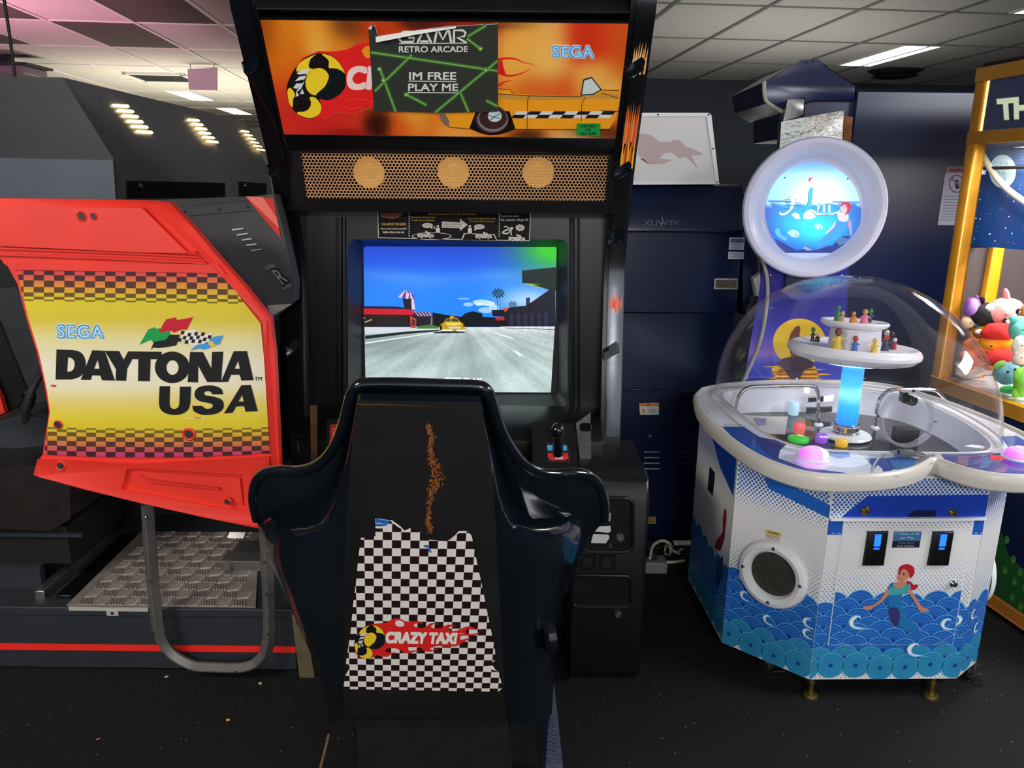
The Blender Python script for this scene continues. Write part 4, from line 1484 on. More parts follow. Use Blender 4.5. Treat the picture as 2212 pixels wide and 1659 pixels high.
ST.part('seat_base', mb, bevel=0.004)
mb = MB().use(mat('blue-grey tread plate', (74, 82, 104), 0.35, metal=0.5, noise=0.2, nscale=60))
f = [PY(1197, 1475, 1.74), PY(1217, 1668, 1.68), PY(1178, 1668, 1.68), PY(1184, 1570, 1.715)]
mb.prism(f, (-0.01, 0.03, 0))
for k in range(7):
    t = 0.35 + 0.09 * k
    a_, b_ = f[0].lerp(f[1], t), f[0].lerp(f[2], t)
    mb.tube([a_ + Vector((0, -0.001, 0)), b_ + Vector((0, -0.001, 0.01))], 0.0022, 6)
ST.part('floor_rail', mb, label='blue-grey ribbed floor rail')
mb = MB().use(mat('tan metal rod', (104, 84, 66), 0.5, metal=0.4))
mb.tube([PY(711, 1585, 1.72), PY(690, 1668, 1.68)], 0.004, 8)
ST.part('floor_rod', mb, label='thin tan floor rod')
c = PY(1186, 1370, 1.60)
mb = MB().use(M['black_gloss'])
mb.lathe([(0, -0.016), (0.036, -0.016), (0.044, -0.008), (0.044, 0.01), (0, 0.012)], c, (1, 0.2, 0.1), 28)
mb.tube([c, c + Vector((-0.06, 0.03, 0))], 0.012, 8)
ST.part('adjuster_knob', mb)

# litter on the carpet
def crumb(name, lab, px, py, r, col, sx=1.0):
    p = PZ(px, py, 0.0)
    rnd = random.Random(px)
    mb = MB().use(mat('litter', col, 0.6, noise=0.2))
    mb.ball(p + Vector((0, 0, r * 0.6)), (r * sx, r, r * 0.6), 8, Matrix.Rotation(0.6, 3, 'Z'))
    for v in mb.v:
        v += Vector((rnd.uniform(-1, 1), rnd.uniform(-1, 1), 0)) * r * 0.25
        v.z = max(v.z, 0.0005)
    single(name, lab, 'litter', mb, p)


crumb('crumb', 'small yellow crumb on the black carpet', 493, 1557, 0.0055, (206, 160, 60))
crumb('crumb', 'tiny pink scrap on the black carpet at the lower left', 213, 1597, 0.003, (190, 90, 96), 2.2)
crumb('crumb', 'pale greenish scrap on the carpet under the red racing cabinet', 563, 1478, 0.006, (150, 160, 130))
crumb('crumb', 'small white scrap on the carpet below the grey step loop', 360, 1463, 0.004, (200, 200, 195), 1.6)
# ================================================================ red racing cabinet on the left
D = Thing('arcade_cabinet', 'red and yellow twin racing cabinet with checkered side panel', 'arcade machine', (-1.15, 2.5, 0))
YD = 2.02
pd = planeY(YD)
outl = [(-70, 420), (0, 428), (180, 430), (330, 433), (366, 438), (420, 495), (470, 555), (530, 622), (583, 688), (592, 760), (603, 985), (606, 1150), (556, 1141), (440, 1118), (300, 1086), (180, 1057), (86, 1031), (77, 1020), (80, 998), (92, 983), (99, 935), (106, 890), (97, 835), (80, 762), (58, 690), (37, 612), (18, 577), (0, 558), (-30, 542), (-70, 530)]
SP = Art(lambda u, v, h: pd.at(u, v, 0.003 + h))
SP.use(M['red'])
SP.prism([pd.at(x, y) for x, y in outl], (0, 0.03, 0))
# raised upper hood, ridges, chamfer
hood = [(-60, 426), (0, 432), (325, 437), (366, 441), (470, 557), (540, 635), (505, 588), (470, 577), (120, 566), (20, 560), (-30, 490)]
SP.use(M['red'])
ridge = [pd.at(x, y, 0.0) for x, y in [(-20, 492), (0, 500), (300, 536), (420, 544), (455, 560), (478, 588), (30, 582)]]
top_o = [(-60, 440), (0, 440), (330, 446), (352, 449), (440, 552), (300, 545), (-40, 520)]
SP.prism([pd.at(x, y, 0.014) for x, y in [(-60, 447), (0, 444), (312, 449), (410, 546), (300, 544), (5, 530), (-40, 500)]], (0, 0.014, 0))
for y0, y1 in ((530, 536), (541, 545), (552, 558)):
    k_ = (y0 - 530) * 0.9
    SP.prism([pd.at(x, y, 0.010) for x, y in ((-20, y0 - 8), (300, y0 + 4), (424 + k_, y0 + 12), (430 + k_, y1 + 12), (300, y1 + 4), (-20, y1 - 8))], (0, 0.012, 0))
SP.prism([pd.at(x, y, 0.006) for x, y in [(8, 566), (470, 570), (488, 590), (30, 582)]], (0, 0.01, 0))
# chamfered right edge
edge_o = [(366, 438), (470, 555), (583, 688), (592, 760), (603, 985), (606, 1150)]
edge_i = [(322, 441), (446, 556), (570, 690), (574, 766), (589, 985), (590, 1120)]
SP.rows([[pd.at(x, y, -0.02) for x, y in edge_o], [pd.at(x, y, 0.012) for x, y in edge_i], [pd.at(x - 3, y, 0.001) for x, y in edge_i]])
# lower skirt with recess
sk = [(78, 1022), (86, 990), (300, 1000), (470, 992), (584, 985), (588, 1120), (552, 1134), (440, 1112), (300, 1081), (90, 1027)]
rec = [(278, 1010), (315, 1009), (528, 1022), (532, 1100), (470, 1094), (266, 1054)]
SP.prism([pd.at(x, y, 0.012) for x, y in sk], (0, 0.012, 0), [[pd.at(x, y, 0.012) for x, y in rec]])
SP.prism([pd.at(x, y, 0.008) for x, y in [(300, 1025), (320, 1022), (470, 1048), (478, 1056), (320, 1040)]], (0, 0.008, 0))
SP.prism([pd.at(x, y, 0.010) for x, y in [(310, 1016), (520, 1030), (528, 1090), (480, 1050), (320, 1030)]], (0, 0.006, 0))
pan = D.part('side_panel', SP, bevel=0.003)

# printed sheet
PR = Art(lambda u, v, h: pd.at(u, v, 0.004 + h))
PR.use(M['prt'])
sheet = [(38, 584), (482, 590), (493, 604), (523, 646), (564, 698), (571, 770), (584, 978), (440, 986), (300, 988), (180, 985), (97, 981), (103, 935), (110, 888), (102, 835), (86, 762), (64, 690), (48, 625)]


def sheet_col(y):
    return ramp([(584, (206, 60, 70)), (600, (214, 90, 66)), (620, (220, 150, 50)), (645, (216, 196, 40)), (690, (212, 190, 60)), (730, (224, 212, 150)), (790, (232, 226, 204)), (835, (232, 224, 190)), (870, (226, 206, 110)), (905, (220, 200, 50)), (930, (214, 190, 44)), (950, (208, 140, 60)), (970, (200, 84, 90)), (988, (190, 50, 110))], y)


N = 60
left = lambda y: None
ys = [584 + (988 - 584) * k / N for k in range(N + 1)]


def xspan(y):
    xs = []
    n = len(sheet)
    for k in range(n):
        (x0, y0), (x1, y1) = sheet[k], sheet[(k + 1) % n]
        if (y0 <= y < y1) or (y1 <= y < y0):
            xs.append(x0 + (x1 - x0) * (y - y0) / (y1 - y0))
    return (min(xs), max(xs)) if len(xs) > 1 else None


for y0, y1 in zip(ys, ys[1:]):
    a, b = xspan(y0 + 0.01), xspan(y1 - 0.01)
    if not a or not b:
        continue
    i = PR.add([PR.P(a[0], y0, 0), PR.P(a[1], y0, 0), PR.P(b[1], y1, 0), PR.P(b[0], y1, 0)])
    c0, c1 = lin(sheet_col(y0)), lin(sheet_col(y1))
    PR.face((i, i + 1, i + 2, i + 3), [c0, c0, c1, c1])


def band(ytop, heights, x0, pitch, skew, curve, flip):
    y = ytop
    for r, h in enumerate(heights):
        for k in range(-2, 26):
            if (k + r) % 2:
                continue
            xa, xb = x0 + pitch * k, x0 + pitch * (k + 1)

            def yy(x, yv):
                return yv + skew * (x - 60) + curve * ((x - 320) / 260) ** 2
            cell = [(xa, yy(xa, y)), (xb, yy(xb, y)), (xb, yy(xb, y + h)), (xa, yy(xa, y + h))]
            c = clip(sheet, cell)
            if len(c) >= 3:
                PR.poly(c, lerpc((44, 24, 26), sheet_col(y + h / 2), 0.10 + (0.42 * r / len(heights) if not flip else 0.42 * (1 - r / len(heights)))), 1)
        y += h


band(583, [10, 12, 14, 12, 9, 6, 3.5], 53, 22.0, 0.013, 0, False)
band(924, [4, 6, 9, 10, 11, 11, 11], 104, 21.0, 0.003, -4, True)
sega(PR, [(123, 698), (228, 700), (229, 733), (124, 732)], 2, (230, 232, 220))
zd = lambda p: zc(p, 3.318, 0, 400)
INK = (26, 26, 26)
DAYT = (([(412, 1175)] + spline([(525, 1178), (580, 1192), (612, 1230), (622, 1285), (606, 1340), (572, 1374), (515, 1390)], 3) + [(405, 1390)], [(495, 1232)] + spline([(515, 1234), (537, 1255), (542, 1288), (530, 1320), (508, 1333)], 3) + [(488, 1333)]),
        ([(585, 1392), (668, 1180), (757, 1184), (830, 1397), (738, 1396), (726, 1362), (668, 1360), (657, 1393)], [(706, 1248), (720, 1312), (682, 1312)]),
        ([(757, 1184), (860, 1186), (893, 1248), (925, 1188), (985, 1189), (918, 1312), (910, 1399), (835, 1397), (838, 1318)], None),
        ([(925, 1188), (1165, 1191), (1160, 1245), (1085, 1245), (1080, 1402), (995, 1400), (998, 1245), (950, 1244)], None),
        ([(1240 + 124 * math.cos(k * math.pi / 20), 1302 + 113 * math.sin(k * math.pi / 20)) for k in range(40)], [(1242 + 44 * math.cos(k * math.pi / 14), 1304 + 52 * math.sin(k * math.pi / 14)) for k in range(28)]),
        ([(1368, 1192), (1460, 1193), (1520, 1310), (1525, 1192), (1605, 1190), (1590, 1408), (1490, 1408), (1425, 1290), (1425, 1410), (1350, 1408)], None),
        ([(1588, 1408), (1680, 1187), (1775, 1186), (1822, 1394), (1735, 1397), (1722, 1355), (1660, 1356), (1640, 1406)], [(1712, 1255), (1723, 1312), (1686, 1312)]),
        ([(1150, 1437), (1225, 1437)] + spline([(1221, 1560), (1228, 1588), (1255, 1600), (1282, 1588), (1291, 1560)], 4) + [(1295, 1440), (1375, 1440)] + spline([(1370, 1550), (1356, 1602), (1312, 1634), (1255, 1642), (1195, 1632), (1155, 1600), (1145, 1550)], 4), None),
        (spline([(1605, 1495), (1590, 1455), (1540, 1434), (1480, 1432), (1425, 1448), (1400, 1485), (1410, 1525), (1450, 1548), (1515, 1560), (1530, 1578), (1515, 1595), (1480, 1597), (1455, 1578)], 4) + spline([(1384, 1578), (1395, 1615), (1440, 1638), (1500, 1642), (1565, 1630), (1605, 1595), (1605, 1550), (1580, 1525), (1530, 1510), (1480, 1502), (1468, 1488), (1480, 1475), (1510, 1475), (1528, 1495)], 4), None),
        ([(1610, 1632), (1735, 1430), (1802, 1428), (1852, 1615), (1765, 1620), (1755, 1580), (1698, 1582), (1672, 1626)], [(1740, 1500), (1752, 1545), (1713, 1547)]))
for k, (o_, h_) in enumerate(DAYT):
    PR.poly(zd(o_), INK, 2 + 0.25 * k, [zd(h_)] if h_ else ())
PR.text('TM', box4(551, 813, 567, 821), INK, 2, bold=0.02)
PR.poly(zd([(1145, 1058), (1170, 1000), (1198, 958), (1268, 945), (1272, 965), (1330, 955), (1390, 943), (1345, 1033), (1312, 1032), (1255, 1055), (1225, 1040)]), (190, 30, 44), 2)
PR.poly(zd([(1005, 1142), (1070, 1030), (1115, 1015), (1125, 1028), (1155, 1020), (1150, 1058), (1225, 1042), (1222, 1085), (1190, 1110), (1105, 1125), (1085, 1105)]), (24, 150, 74), 3)
PR.poly(zd([(1085, 1180), (1110, 1120), (1195, 1105), (1225, 1068), (1295, 1070), (1270, 1145), (1215, 1155), (1140, 1165), (1105, 1160)]), INK, 4)
PR.poly(zd([(1290, 1130), (1320, 1050), (1390, 1028), (1430, 1055), (1470, 1070), (1528, 1050), (1500, 1130), (1440, 1140), (1380, 1155), (1340, 1105)]), (226, 220, 208), 4)
for k in range(9):
    for r in range(3):
        if (k + r) % 2 == 0:
            x = 1308 + 24 * k - r * 10
            y = 1040 + 26 * r + 9 * math.sin(k * 0.9) + k * 3
            PR.poly(zd([(x, y), (x + 23, y + 3), (x + 15, y + 28), (x - 8, y + 25)]), INK, 5)
PR.poly(zd([(1370, 1182), (1420, 1140), (1490, 1130), (1545, 1135), (1515, 1160), (1470, 1175), (1430, 1165)]), (60, 150, 215), 6)
PR.poly(zd([(1505, 1105), (1545, 1082), (1605, 1073), (1580, 1135), (1545, 1140)]), (60, 150, 215), 6)
PR.poly(zd([(1495, 1130), (1530, 1115), (1555, 1145), (1520, 1155)]), (226, 190, 50), 7)
PR.poly(zd([(366, 1428), (412, 1428), (406, 1444), (380, 1442)]), (204, 60, 40), 2)
PR.line(zc([(1340, 405), (1470, 408)], 3.318, 0, 780), 1.2, (236, 230, 210), 2)
PR.line(zc([(1395, 404), (1450, 405)], 3.318, 0, 780), 1.4, (170, 60, 40), 3)
D.part('side_art', PR, parent=pan, label='yellow racing print with checkered bands')
# bolt cups
for x, y, ro, hole_ in ((128, 916, 10, 7), (410, 937, 15, 9), (137, 1003, 12, 7), (495, 1080, 9, 6), (183, 467, 11, 7), (209, 467, 8, 5)):
    k = 2.1 / F_PX
    c = pd.at(x, y, 0.006 if 580 < y < 985 else 0.014)
    mb = MB().use(M['red'])
    mb.lathe([(hole_ * k, -0.012), (hole_ * k, 0.0), (ro * k * 0.8, 0.003), (ro * k, 0.0), (ro * k, -0.01)], c, (0, -1, 0), 24)
    mb.use(M['slate'])
    mb.lathe([(0, 0.0012), (hole_ * k * 0.98, 0.0012)], c, (0, -1, 0), 24)
    D.part('bolt_cup', mb, parent=pan)

# dark grey monitor hood behind the panel
ph = planeY(2.30)
HD = Art(lambda u, v, h: ph.at(u, v, 0.001 + h))
HD.use(M['grey_panel'])
HD.prism([ph.at(x, y) for x, y in ((330, 432), (540, 424), (590, 420), (606, 475), (636, 610), (634, 652), (586, 690), (560, 760), (330, 760))], (0, 0.065, 0))
HD.use(M['grey_panel'])
HD.use(M['prt_dark'])
HD.line([(372, 448), (500, 436), (590, 430)], 0.5, (20, 20, 20), 1)
HD.line([(400, 467), (545, 455)], 1.6, (34, 33, 33), 1)
HD.poly(zd([(1760, 82), (1960, 95), (1998, 290), (2015, 385)]), (196, 52, 44), 2)
HD.poly(zd([(1765, 80), (1885, 85), (1985, 235), (2003, 310)]), (226, 110, 96), 3)
HD.poly(zd([(1915, 860), (2098, 850), (1945, 940)]), (150, 146, 140), 2)
HD.text('R', zd([(1935, 600), (2000, 580), (2085, 690), (2030, 735)]), (20, 20, 20), 2, bold=0.09)
HD.text('R', zd([(1945, 612), (1995, 596), (2065, 684), (2028, 716)]), (128, 122, 116), 3, bold=0.01)
for k in range(7):
    HD.line(zd([(1898 + 10 * k, 580 - 3 * k), (1915 + 10 * k, 608 - 3 * k)]), 0.9, (150, 146, 138), 2)
    HD.line(zd([(2024 + 9 * k, 730 - 4 * k), (2034 + 9 * k, 748 - 4 * k)]), 0.9, (150, 146, 138), 2)
hd = D.part('monitor_hood', HD, bevel=0.004, label='charcoal monitor hood with white louvre lines')
m_slit = mat('pale louvre lip', (214, 210, 200), 0.3)
for k, w in enumerate((80, 76, 70, 70, 72)):
    x, y = 1668 + 34 * k, 320 + 37 * k
    a, b = zd([(x, y), (x + w, y - 10)])
    mb = MB().use(m_slit)
    mb.tube([ph.at(*a, 0.004), ph.at(*b, 0.004)], 0.0022 if k < 4 else 0.0012, 6)
    D.part('louvre', mb, parent=hd)
for x, y in ((398, 457), (474, 453), (536, 447)):
    mb = MB().use(M['black_matt'])
    mb.ball(ph.at(x, y, 0.0), 0.004, 8)
    D.part('screw', mb, parent=hd)

# base with red stripe
b0, b1 = PY(-90, 1307, 2.13), PY(634, 1326, 2.13)
zt = 0.222
BS = Art(lambda u, v, h: Vector((u, 2.13 - h, v)))
BS.use(M['slate'])
BS.box(-1.95, -0.672, 2.13, 2.365, 0.006, zt)
BS.box(-1.95, -0.745, 2.365, 2.94, 0.006, zt)
BS.use(M['slate'])
BS.box(-1.95, -0.672, 2.124, 2.13, zt - 0.028, zt)
D.part('base', BS, bevel=0.004)
st = MB().use(M['red_paint'])
st.box(-1.95, -0.671, 2.127, 2.13, 0.070, 0.091)
D.part('stripe', st, label='bright red stripe along the base')
# foot post at the right end
pf = planeY(2.10)
mb = MB().use(mat('olive painted steel', (92, 82, 58), 0.5, noise=0.2))
mb.prism([pf.at(630, 1328), pf.at(657, 1332), pf.at(682, 1478), pf.at(648, 1474)], (0, 0.03, 0))
mb.use(M['black_matt'])
mb.lathe([(0, 0.0015), (0.011, 0.0015), (0.011, 0)], pf.at(648, 1345), (0, -1, 0), 20)
D.part('foot_post', mb, label='olive steel foot post')

# tread plate deck with raised bars
MT = MB().use(mat('aluminium tread plate', (178, 166, 158), 0.36, metal=0.55, noise=0.12, nscale=18))
zdk = zt + 0.004
q = [PZ(142, 1308, zdk), PZ(545, 1322, zdk), PZ(560, 1150, zdk), PZ(305, 1148, zdk)]
q[0].y = q[1].y = max(2.135, q[0].y)
MT.prism(q, (0, 0, -0.004))
for i in range(-2, 20):
    for j in range(-2, 14):
        cx, cy = q[0].x + 0.048 * i + 0.0, q[0].y + 0.02 + 0.048 * j
        t = (cy - q[0].y) / (q[3].y - q[0].y)
        xl = q[0].x + (q[3].x - q[0].x) * t
        xr = q[1].x + (q[2].x - q[1].x) * t
        if not (0.02 < t < 0.97 and xl + 0.03 < cx < xr - 0.03):
            continue
        horiz = (i + j) % 2 == 0
        for k in range(5):
            o = (k - 2) * 0.0085
            if horiz:
                MT.obox((cx, cy + o, zdk + 0.001), (0.017, 0.005, 0), (-0.0006, 0.0018, 0), (0, 0, 0.0016))
            else:
                MT.obox((cx + o, cy, zdk + 0.001), (0.0018, 0.0006, 0), (-0.005, 0.017, 0), (0, 0, 0.0016))
D.part('tread_plate', MT)
mb = MB().use(mat('worn white edge strip', (206, 202, 194), 0.4, metal=0.4))
mb.obox((PY(235, 1312, 2.126).x, 2.124, zt - 0.003), (0.122, 0, -0.0005), (0, 0.003, 0), (0, 0, 0.006))
pt = PY(243, 1322, 2.122)
mb.obox((pt.x, 2.122, zt - 0.014), (0.018, 0, 0), (0, 0.002, 0), (0, 0, 0.010))
mb.use(M['black_matt'])
mb.lathe([(0, 0.003), (0.005, 0.003), (0.005, 0)], Vector((pt.x, 2.122, zt - 0.015)), (0, -1, 0), 12)
D.part('edge_strip', mb, label='white worn edge strip with a tab')

# grey step loop in front
lp = planeY(2.08)
path = [(318, 1078), (322, 1150), (330, 1260), (340, 1350)] + spline([(340, 1350), (350, 1385), (375, 1415), (415, 1436), (440, 1440)], 4)[1:] + [(500, 1442)] + spline([(520, 1442), (550, 1434), (572, 1412), (581, 1375), (582, 1340)], 4) + [(579, 1250), (572, 1130)]
mb = MB().use(M['grey_steel'])
P3 = [lp.at(*p) for p in path]
mb.tube(P3, 0.021, 4, up=(0, 1, 0.3))
lo = D.part('step_loop', mb, bevel=0.004, label='grey square-tube step loop')
for x, y in ((322, 1110), (330, 1248), (339, 1360), (415, 1440), (513, 1443), (583, 1362), (580, 1276), (576, 1208)):
    mb = MB().use(M['black_gloss'])
    mb.ball(lp.at(x, y, 0.021), 0.004, 8)
    D.part('bolt', mb, parent=lo)

# driver's seat at the far left
Ys0, Ys1 = 2.22, 2.62
mb = MB().use(M['vinyl'])
rowsS = []
prof = [(-1.92, 0.74), (-1.78, 0.645), (-1.66, 0.625), (-1.53, 0.655), (-1.40, 0.645), (-1.36, 0.60), (-1.375, 0.46), (-1.45, 0.415), (-1.95, 0.43)]
for y, s in ((2.24, 0.94), (2.26, 1.0), (2.40, 1.02), (2.55, 1.0), (2.62, 0.99), (2.64, 0.94)):
    rowsS.append([Vector((-1.62 + (x + 1.62) * s, y, 0.54 + (z - 0.54) * s)) for x, z in prof])
mb.rows(rowsS, True, True, True)
seatl = D.part('driver_seat', mb, sub=1)
mb = MB().use(M['black_matt'])
mb.box(-1.95, -1.42, 2.26, 2.6, 0.30, 0.43)
mb.use(M['slate'])
mb.box(-1.95, -1.36, 2.235, 2.25, 0.405, 0.415)
mb.box(-1.95, -1.51, 2.235, 2.26, 0.222, 0.30)
D.part('seat_pedestal', mb)
for dx, r_ in ((0.0, 0.024), (-0.075, 0.016)):
    mb = MB().use(M['black_satin'] if dx == 0 else M['steel'])
    a, b = PZ(138, 1308, zt + 0.006) + Vector((dx - 0.03, 0.05, 0)), PZ(303, 1150, zt + 0.006) + Vector((dx - 0.03, -0.02, 0))
    mb.obox((a + b) / 2, (b - a) / 2, (r_, 0, 0), (0, 0, 0.006 if dx == 0 else 0.02))
    D.part('seat_rail', mb, bevel=0.003)
# shifter column, dash block, dark back panels
psx = 2.42
mb = MB().use(M['slate'])
mb.prism([PY(-40, 915, psx), PY(52, 896, psx), PY(104, 905, psx), PY(104, 1000, psx), PY(-40, 1015, psx)], (0, 0.2, 0))
sc_ = D.part('shifter_box', mb, bevel=0.006)
mb = MB().use(M['black_gloss'])
a, b = PY(57, 900, psx - 0.0), PY(60, 852, psx + 0.02)
mb.tube([a, b], 0.008, 10)
mb.lathe([(0.008, -0.02), (0.018, 0.0), (0.022, 0.025), (0.020, 0.045), (0.0, 0.052)], b - Vector((0, 0, 0.03)), (0.1, 0, 1), 20)
D.part('gear_lever', mb, parent=sc_)
mb = MB().use(M['black_matt'])
mb.box(-1.95, -0.75, 2.82, 2.90, 0.22, 1.43)
mb.box(-1.30, -0.75, 2.37, 2.82, 0.60, 1.40)
D.part('back_panel', mb)
mb = MB().use(mat('dim charcoal sheet', (44, 46, 50), 0.3, noise=0.2))
mb.prism([PY(-60, 628, 2.70), PY(36, 620, 2.70), PY(106, 790, 2.70), PY(106, 940, 2.70), PY(-60, 940, 2.70)], (0, 0.02, 0))
mb.use(M['black_satin'])
mb.prism([PY(-60, 640, 2.69), PY(-5, 690, 2.69), PY(60, 850, 2.69), PY(20, 900, 2.69), PY(-60, 800, 2.69)], (0, 0.008, 0))
D.part('inner_side', mb)
mb = MB().use(M['rubber'])
c = PY(112, 850, 2.55)
mb.tube([c + Vector((0.045 * math.cos(a), 0.14 * math.sin(a), 0.14 * math.cos(a) * 0.9)) for a in [k * math.pi / 16 for k in range(32)]], 0.013, 8, True)
D.part('steering_wheel', mb)
mb = MB().use(M['red'])
f = [PY(-40, 770, 2.66), PY(0, 856, 2.66), PY(15, 906, 2.66), PY(-40, 918, 2.66)]
mb.prism(f, (0, 0.02, 0))
D.part('far_side_panel', mb)
# pedals at the right end
mb = MB().use(M['steel'])
a, b = PY(478, 1235, 2.55), PY(515, 1150, 2.62)
mb.obox((a + b) / 2, (b - a) / 2, (0.030, 0, 0), (0, 0.006, -0.004))
c = PY(487, 1215, 2.545)
mb.tube([c + Vector((-0.012, 0, 0)), c + Vector((0.03, -0.01, 0.02))], 0.014, 12)
D.part('pedal', mb, label='worn steel pedal')
mb = MB().use(M['grey_steel'])
p = PY(490, 1265, 2.42)
mb.box(-0.98, -0.75, 2.36, 2.44, 0.222, 0.262)
mb.box(-0.98, -0.75, 2.44, 2.55, 0.222, 0.245)
mb.tube([Vector((-0.955, 2.355, 0.242)), Vector((-0.955, 2.345, 0.242))], 0.014, 12)
D.part('pedal_base', mb, bevel=0.003)
mb = MB().use(mat('pale kick plate', (176, 172, 160), 0.5))
mb.box(PY(345, 1150, 2.80).x, PY(432, 1150, 2.80).x, 2.80, 2.81, PY(345, 1160, 2.80).z, PY(345, 1146, 2.80).z)
D.part('kick_plate', mb, label='pale kick plate behind the tread deck')

# ---------------------------------------------------------------- long grey cabinet row behind, with lit louvres
G = Thing('arcade_cabinet', 'long grey cabinet row with three columns of glowing louvres, far left', 'arcade machine', (-1.75, 3.8, 0))
YA, YB = 2.98, 6.2
secA = [PY(-60, 164, YA), PY(135, 167, YA), PY(245, 343, YA), PY(250, 432, YA)]
secB = [PY(380, 232, YB), PY(527, 262, YB), PY(560, 290, YB)]
dirv = (PY(527, 262, 5.6) - PY(135, 167, YA))
mb = MB().use(mat('lightened cabinet shell', (112, 112, 116), 0.5, noise=0.1, nscale=4))  # leaning face lightened in its colour to make up for missing light
front = secA[:3] + [PY(-60, 340, YA)]
x_in = -2.6
A_ = [Vector((x_in, YA, secA[1].z)), secA[1], secA[2], secA[3], Vector((secA[3].x, YA, 0)), Vector((x_in, YA, 0))]
dv = PY(530, 262, 5.6) - secA[1]
dl = PY(590, 425, 5.6) - secA[3]
dm = PY(578, 361, 5.6) - secA[2]
B_ = [A_[0] + dv, A_[1] + dv, A_[2] + dm, A_[3] + dl, Vector(((A_[3] + dl).x, 5.6, 0)), Vector((x_in, 5.6, 0))]
mb.rows([A_, B_], True, False, True)
mb.use(M['slate'])  # end face toned darker; the light difference is put into the colours
mb.face(range(6))
G.part('cabinet_body', mb)
mb = MB().use(M['bluegrey'])
pa = planeY(YA - 0.012)
mb.prism([pa.at(-60, 340), pa.at(244, 346), pa.at(250, 432), pa.at(-60, 428)], (0, 0.012, 0))
G.part('front_panel', mb, label='lighter blue-grey front panel')
# louvres on the leaning face
pB = plane3(A_[1], A_[2], B_[1])
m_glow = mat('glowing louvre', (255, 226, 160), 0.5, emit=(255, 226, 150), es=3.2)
zq = lambda p: zc(p, 3.318, 0, 0)
cols_ = (((795, 760), 34, 37.5, 118, 13), ((1335, 862), 27, 31, 84, 11), ((1718, 942), 22.5, 26.5, 58, 8))
for (x0, y0), dx, dy, w, hh in cols_:
    for k in range(6):
        x, y = x0 + dx * k, y0 + dy * k
        mb = MB().use(m_glow)
        pts = zq([(x, y), (x + 12, y - hh), (x + w, y - hh + 6), (x + w + 12, y + 8), (x + w + 6, y + hh), (x + 20, y + hh - 6)])
        mb.prism([pB.at(a, b, 0.004) for a, b in pts], -pB.n * 0.003)
        G.part('glowing_louvre', mb)
mb = MB().use(M['black_satin'])
lowC = plane3(A_[2], A_[3], B_[3])
for q_ in ([(272, 390), (485, 395), (485, 428), (272, 428)], [(515, 392), (575, 396), (575, 426), (515, 425)]):
    mb.prism([lowC.at(x, y, 0.004) for x, y in q_], -lowC.n * 0.003)
G.part('service_panel', mb)
for x, y in ((302, 404), (528, 401)):
    mb = MB().use(M['chrome'])
    mb.lathe([(0, 0.006), (0.012, 0.006), (0.016, 0)], lowC.at(x, y, 0.004), lowC.n, 16)
    G.part('lock', mb)
# ================================================================ dark cabinet seen from behind, right of the taxi cabinet
YV = 3.05
pv = planeY(YV)
V = Thing('arcade_cabinet', 'blue-black cabinet seen from behind under a white light box', 'arcade machine', (0.62, 3.4, 0))
xr = pv.at(1612, 420).x
VB = Art(lambda u, v, h: pv.at(u, v, 0.0015 + h))
VB.use(M['vew'])
# profile: hood leaning, body plate, lower body
z0, z1, z2, z3, z4 = pv.at(1500, 402).z, pv.at(1500, 500).z, pv.at(1500, 676).z, pv.at(1500, 842).z, pv.at(1500, 868).z
prof = [(YV + 0.10, z0 + 0.01), (YV + 0.05, z0), (YV + 0.02, z0 - 0.04), (YV - 0.03, z1 + 0.012), (YV - 0.03, z1), (YV, z1 - 0.006), (YV, z2), (YV + 0.02, z2 - 0.004), (YV + 0.02, z3), (YV + 0.008, z3 - 0.006), (YV + 0.008, 0.06), (YV + 0.03, 0.0), (YV + 0.75, 0.0), (YV + 0.75, 1.0), (YV + 0.4, z0)]
xl = 0.375
VB.prism([(xl, y, z) for y, z in prof], (xr - xl, 0, 0))
vb = V.part('cabinet_body', VB, bevel=0.004)
mb = MB().use(M['vew'])
mb.prism([pv.at(1605, 505, -0.01), pv.at(1638, 560, -0.01), pv.at(1640, 600, -0.01), pv.at(1622, 660, -0.01), pv.at(1607, 683, -0.01)], (0, 0.5, 0))
V.part('side_wing', mb)
LT = Art(lambda u, v, h: pv.at(u, v, 0.034 + h))
LT.use(mat_print('raised maker lettering', 0.3))
zv = lambda p: zc(p, 3.3175, 1300, 400)
LT.text('VEWLIX', zv([(540, 248), (285, 248), (285, 290), (540, 282)]), (52, 60, 84), 1, bold=0.02)
LT.poly(zv([(412, 232), (420, 222), (436, 262), (412, 298), (404, 286), (424, 262)]), (52, 60, 84), 1)
V.part('raised_lettering', LT, parent=vb, label='raised mirror-reversed maker lettering')


def sticker(y_off, quad, col, name, lab, extra=None, parent=None, th=None, plane_=None, mt=None):
    a = Art(lambda u, v, h: (plane_ or pv).at(u, v, y_off + h))
    a.use(mt or M['paper'])
    a.poly(quad, col, 0)
    if extra:
        extra(a)
    return th.part(name, a, parent=parent, label=lab)


def lab1(a):
    a.poly(zv(box4(925, 384, 1014, 410)), (40, 66, 130), 1)
    a.text('CAUTION', zv(box4(934, 388, 1006, 400)), (170, 180, 210), 2, bold=0.02)
    for k in range(5):
        a.line(zv([(922, 418 + 9 * k), (960 + (k * 31) % 52, 418 + 9 * k)]), 0.7, (90, 96, 120), 2)


def lab2(a):
    for k in range(4):
        a.line(zv([(914, 488 + 10 * k), (990 + (k * 13) % 22, 487 + 10 * k)]), 0.8, (90, 96, 116), 1)


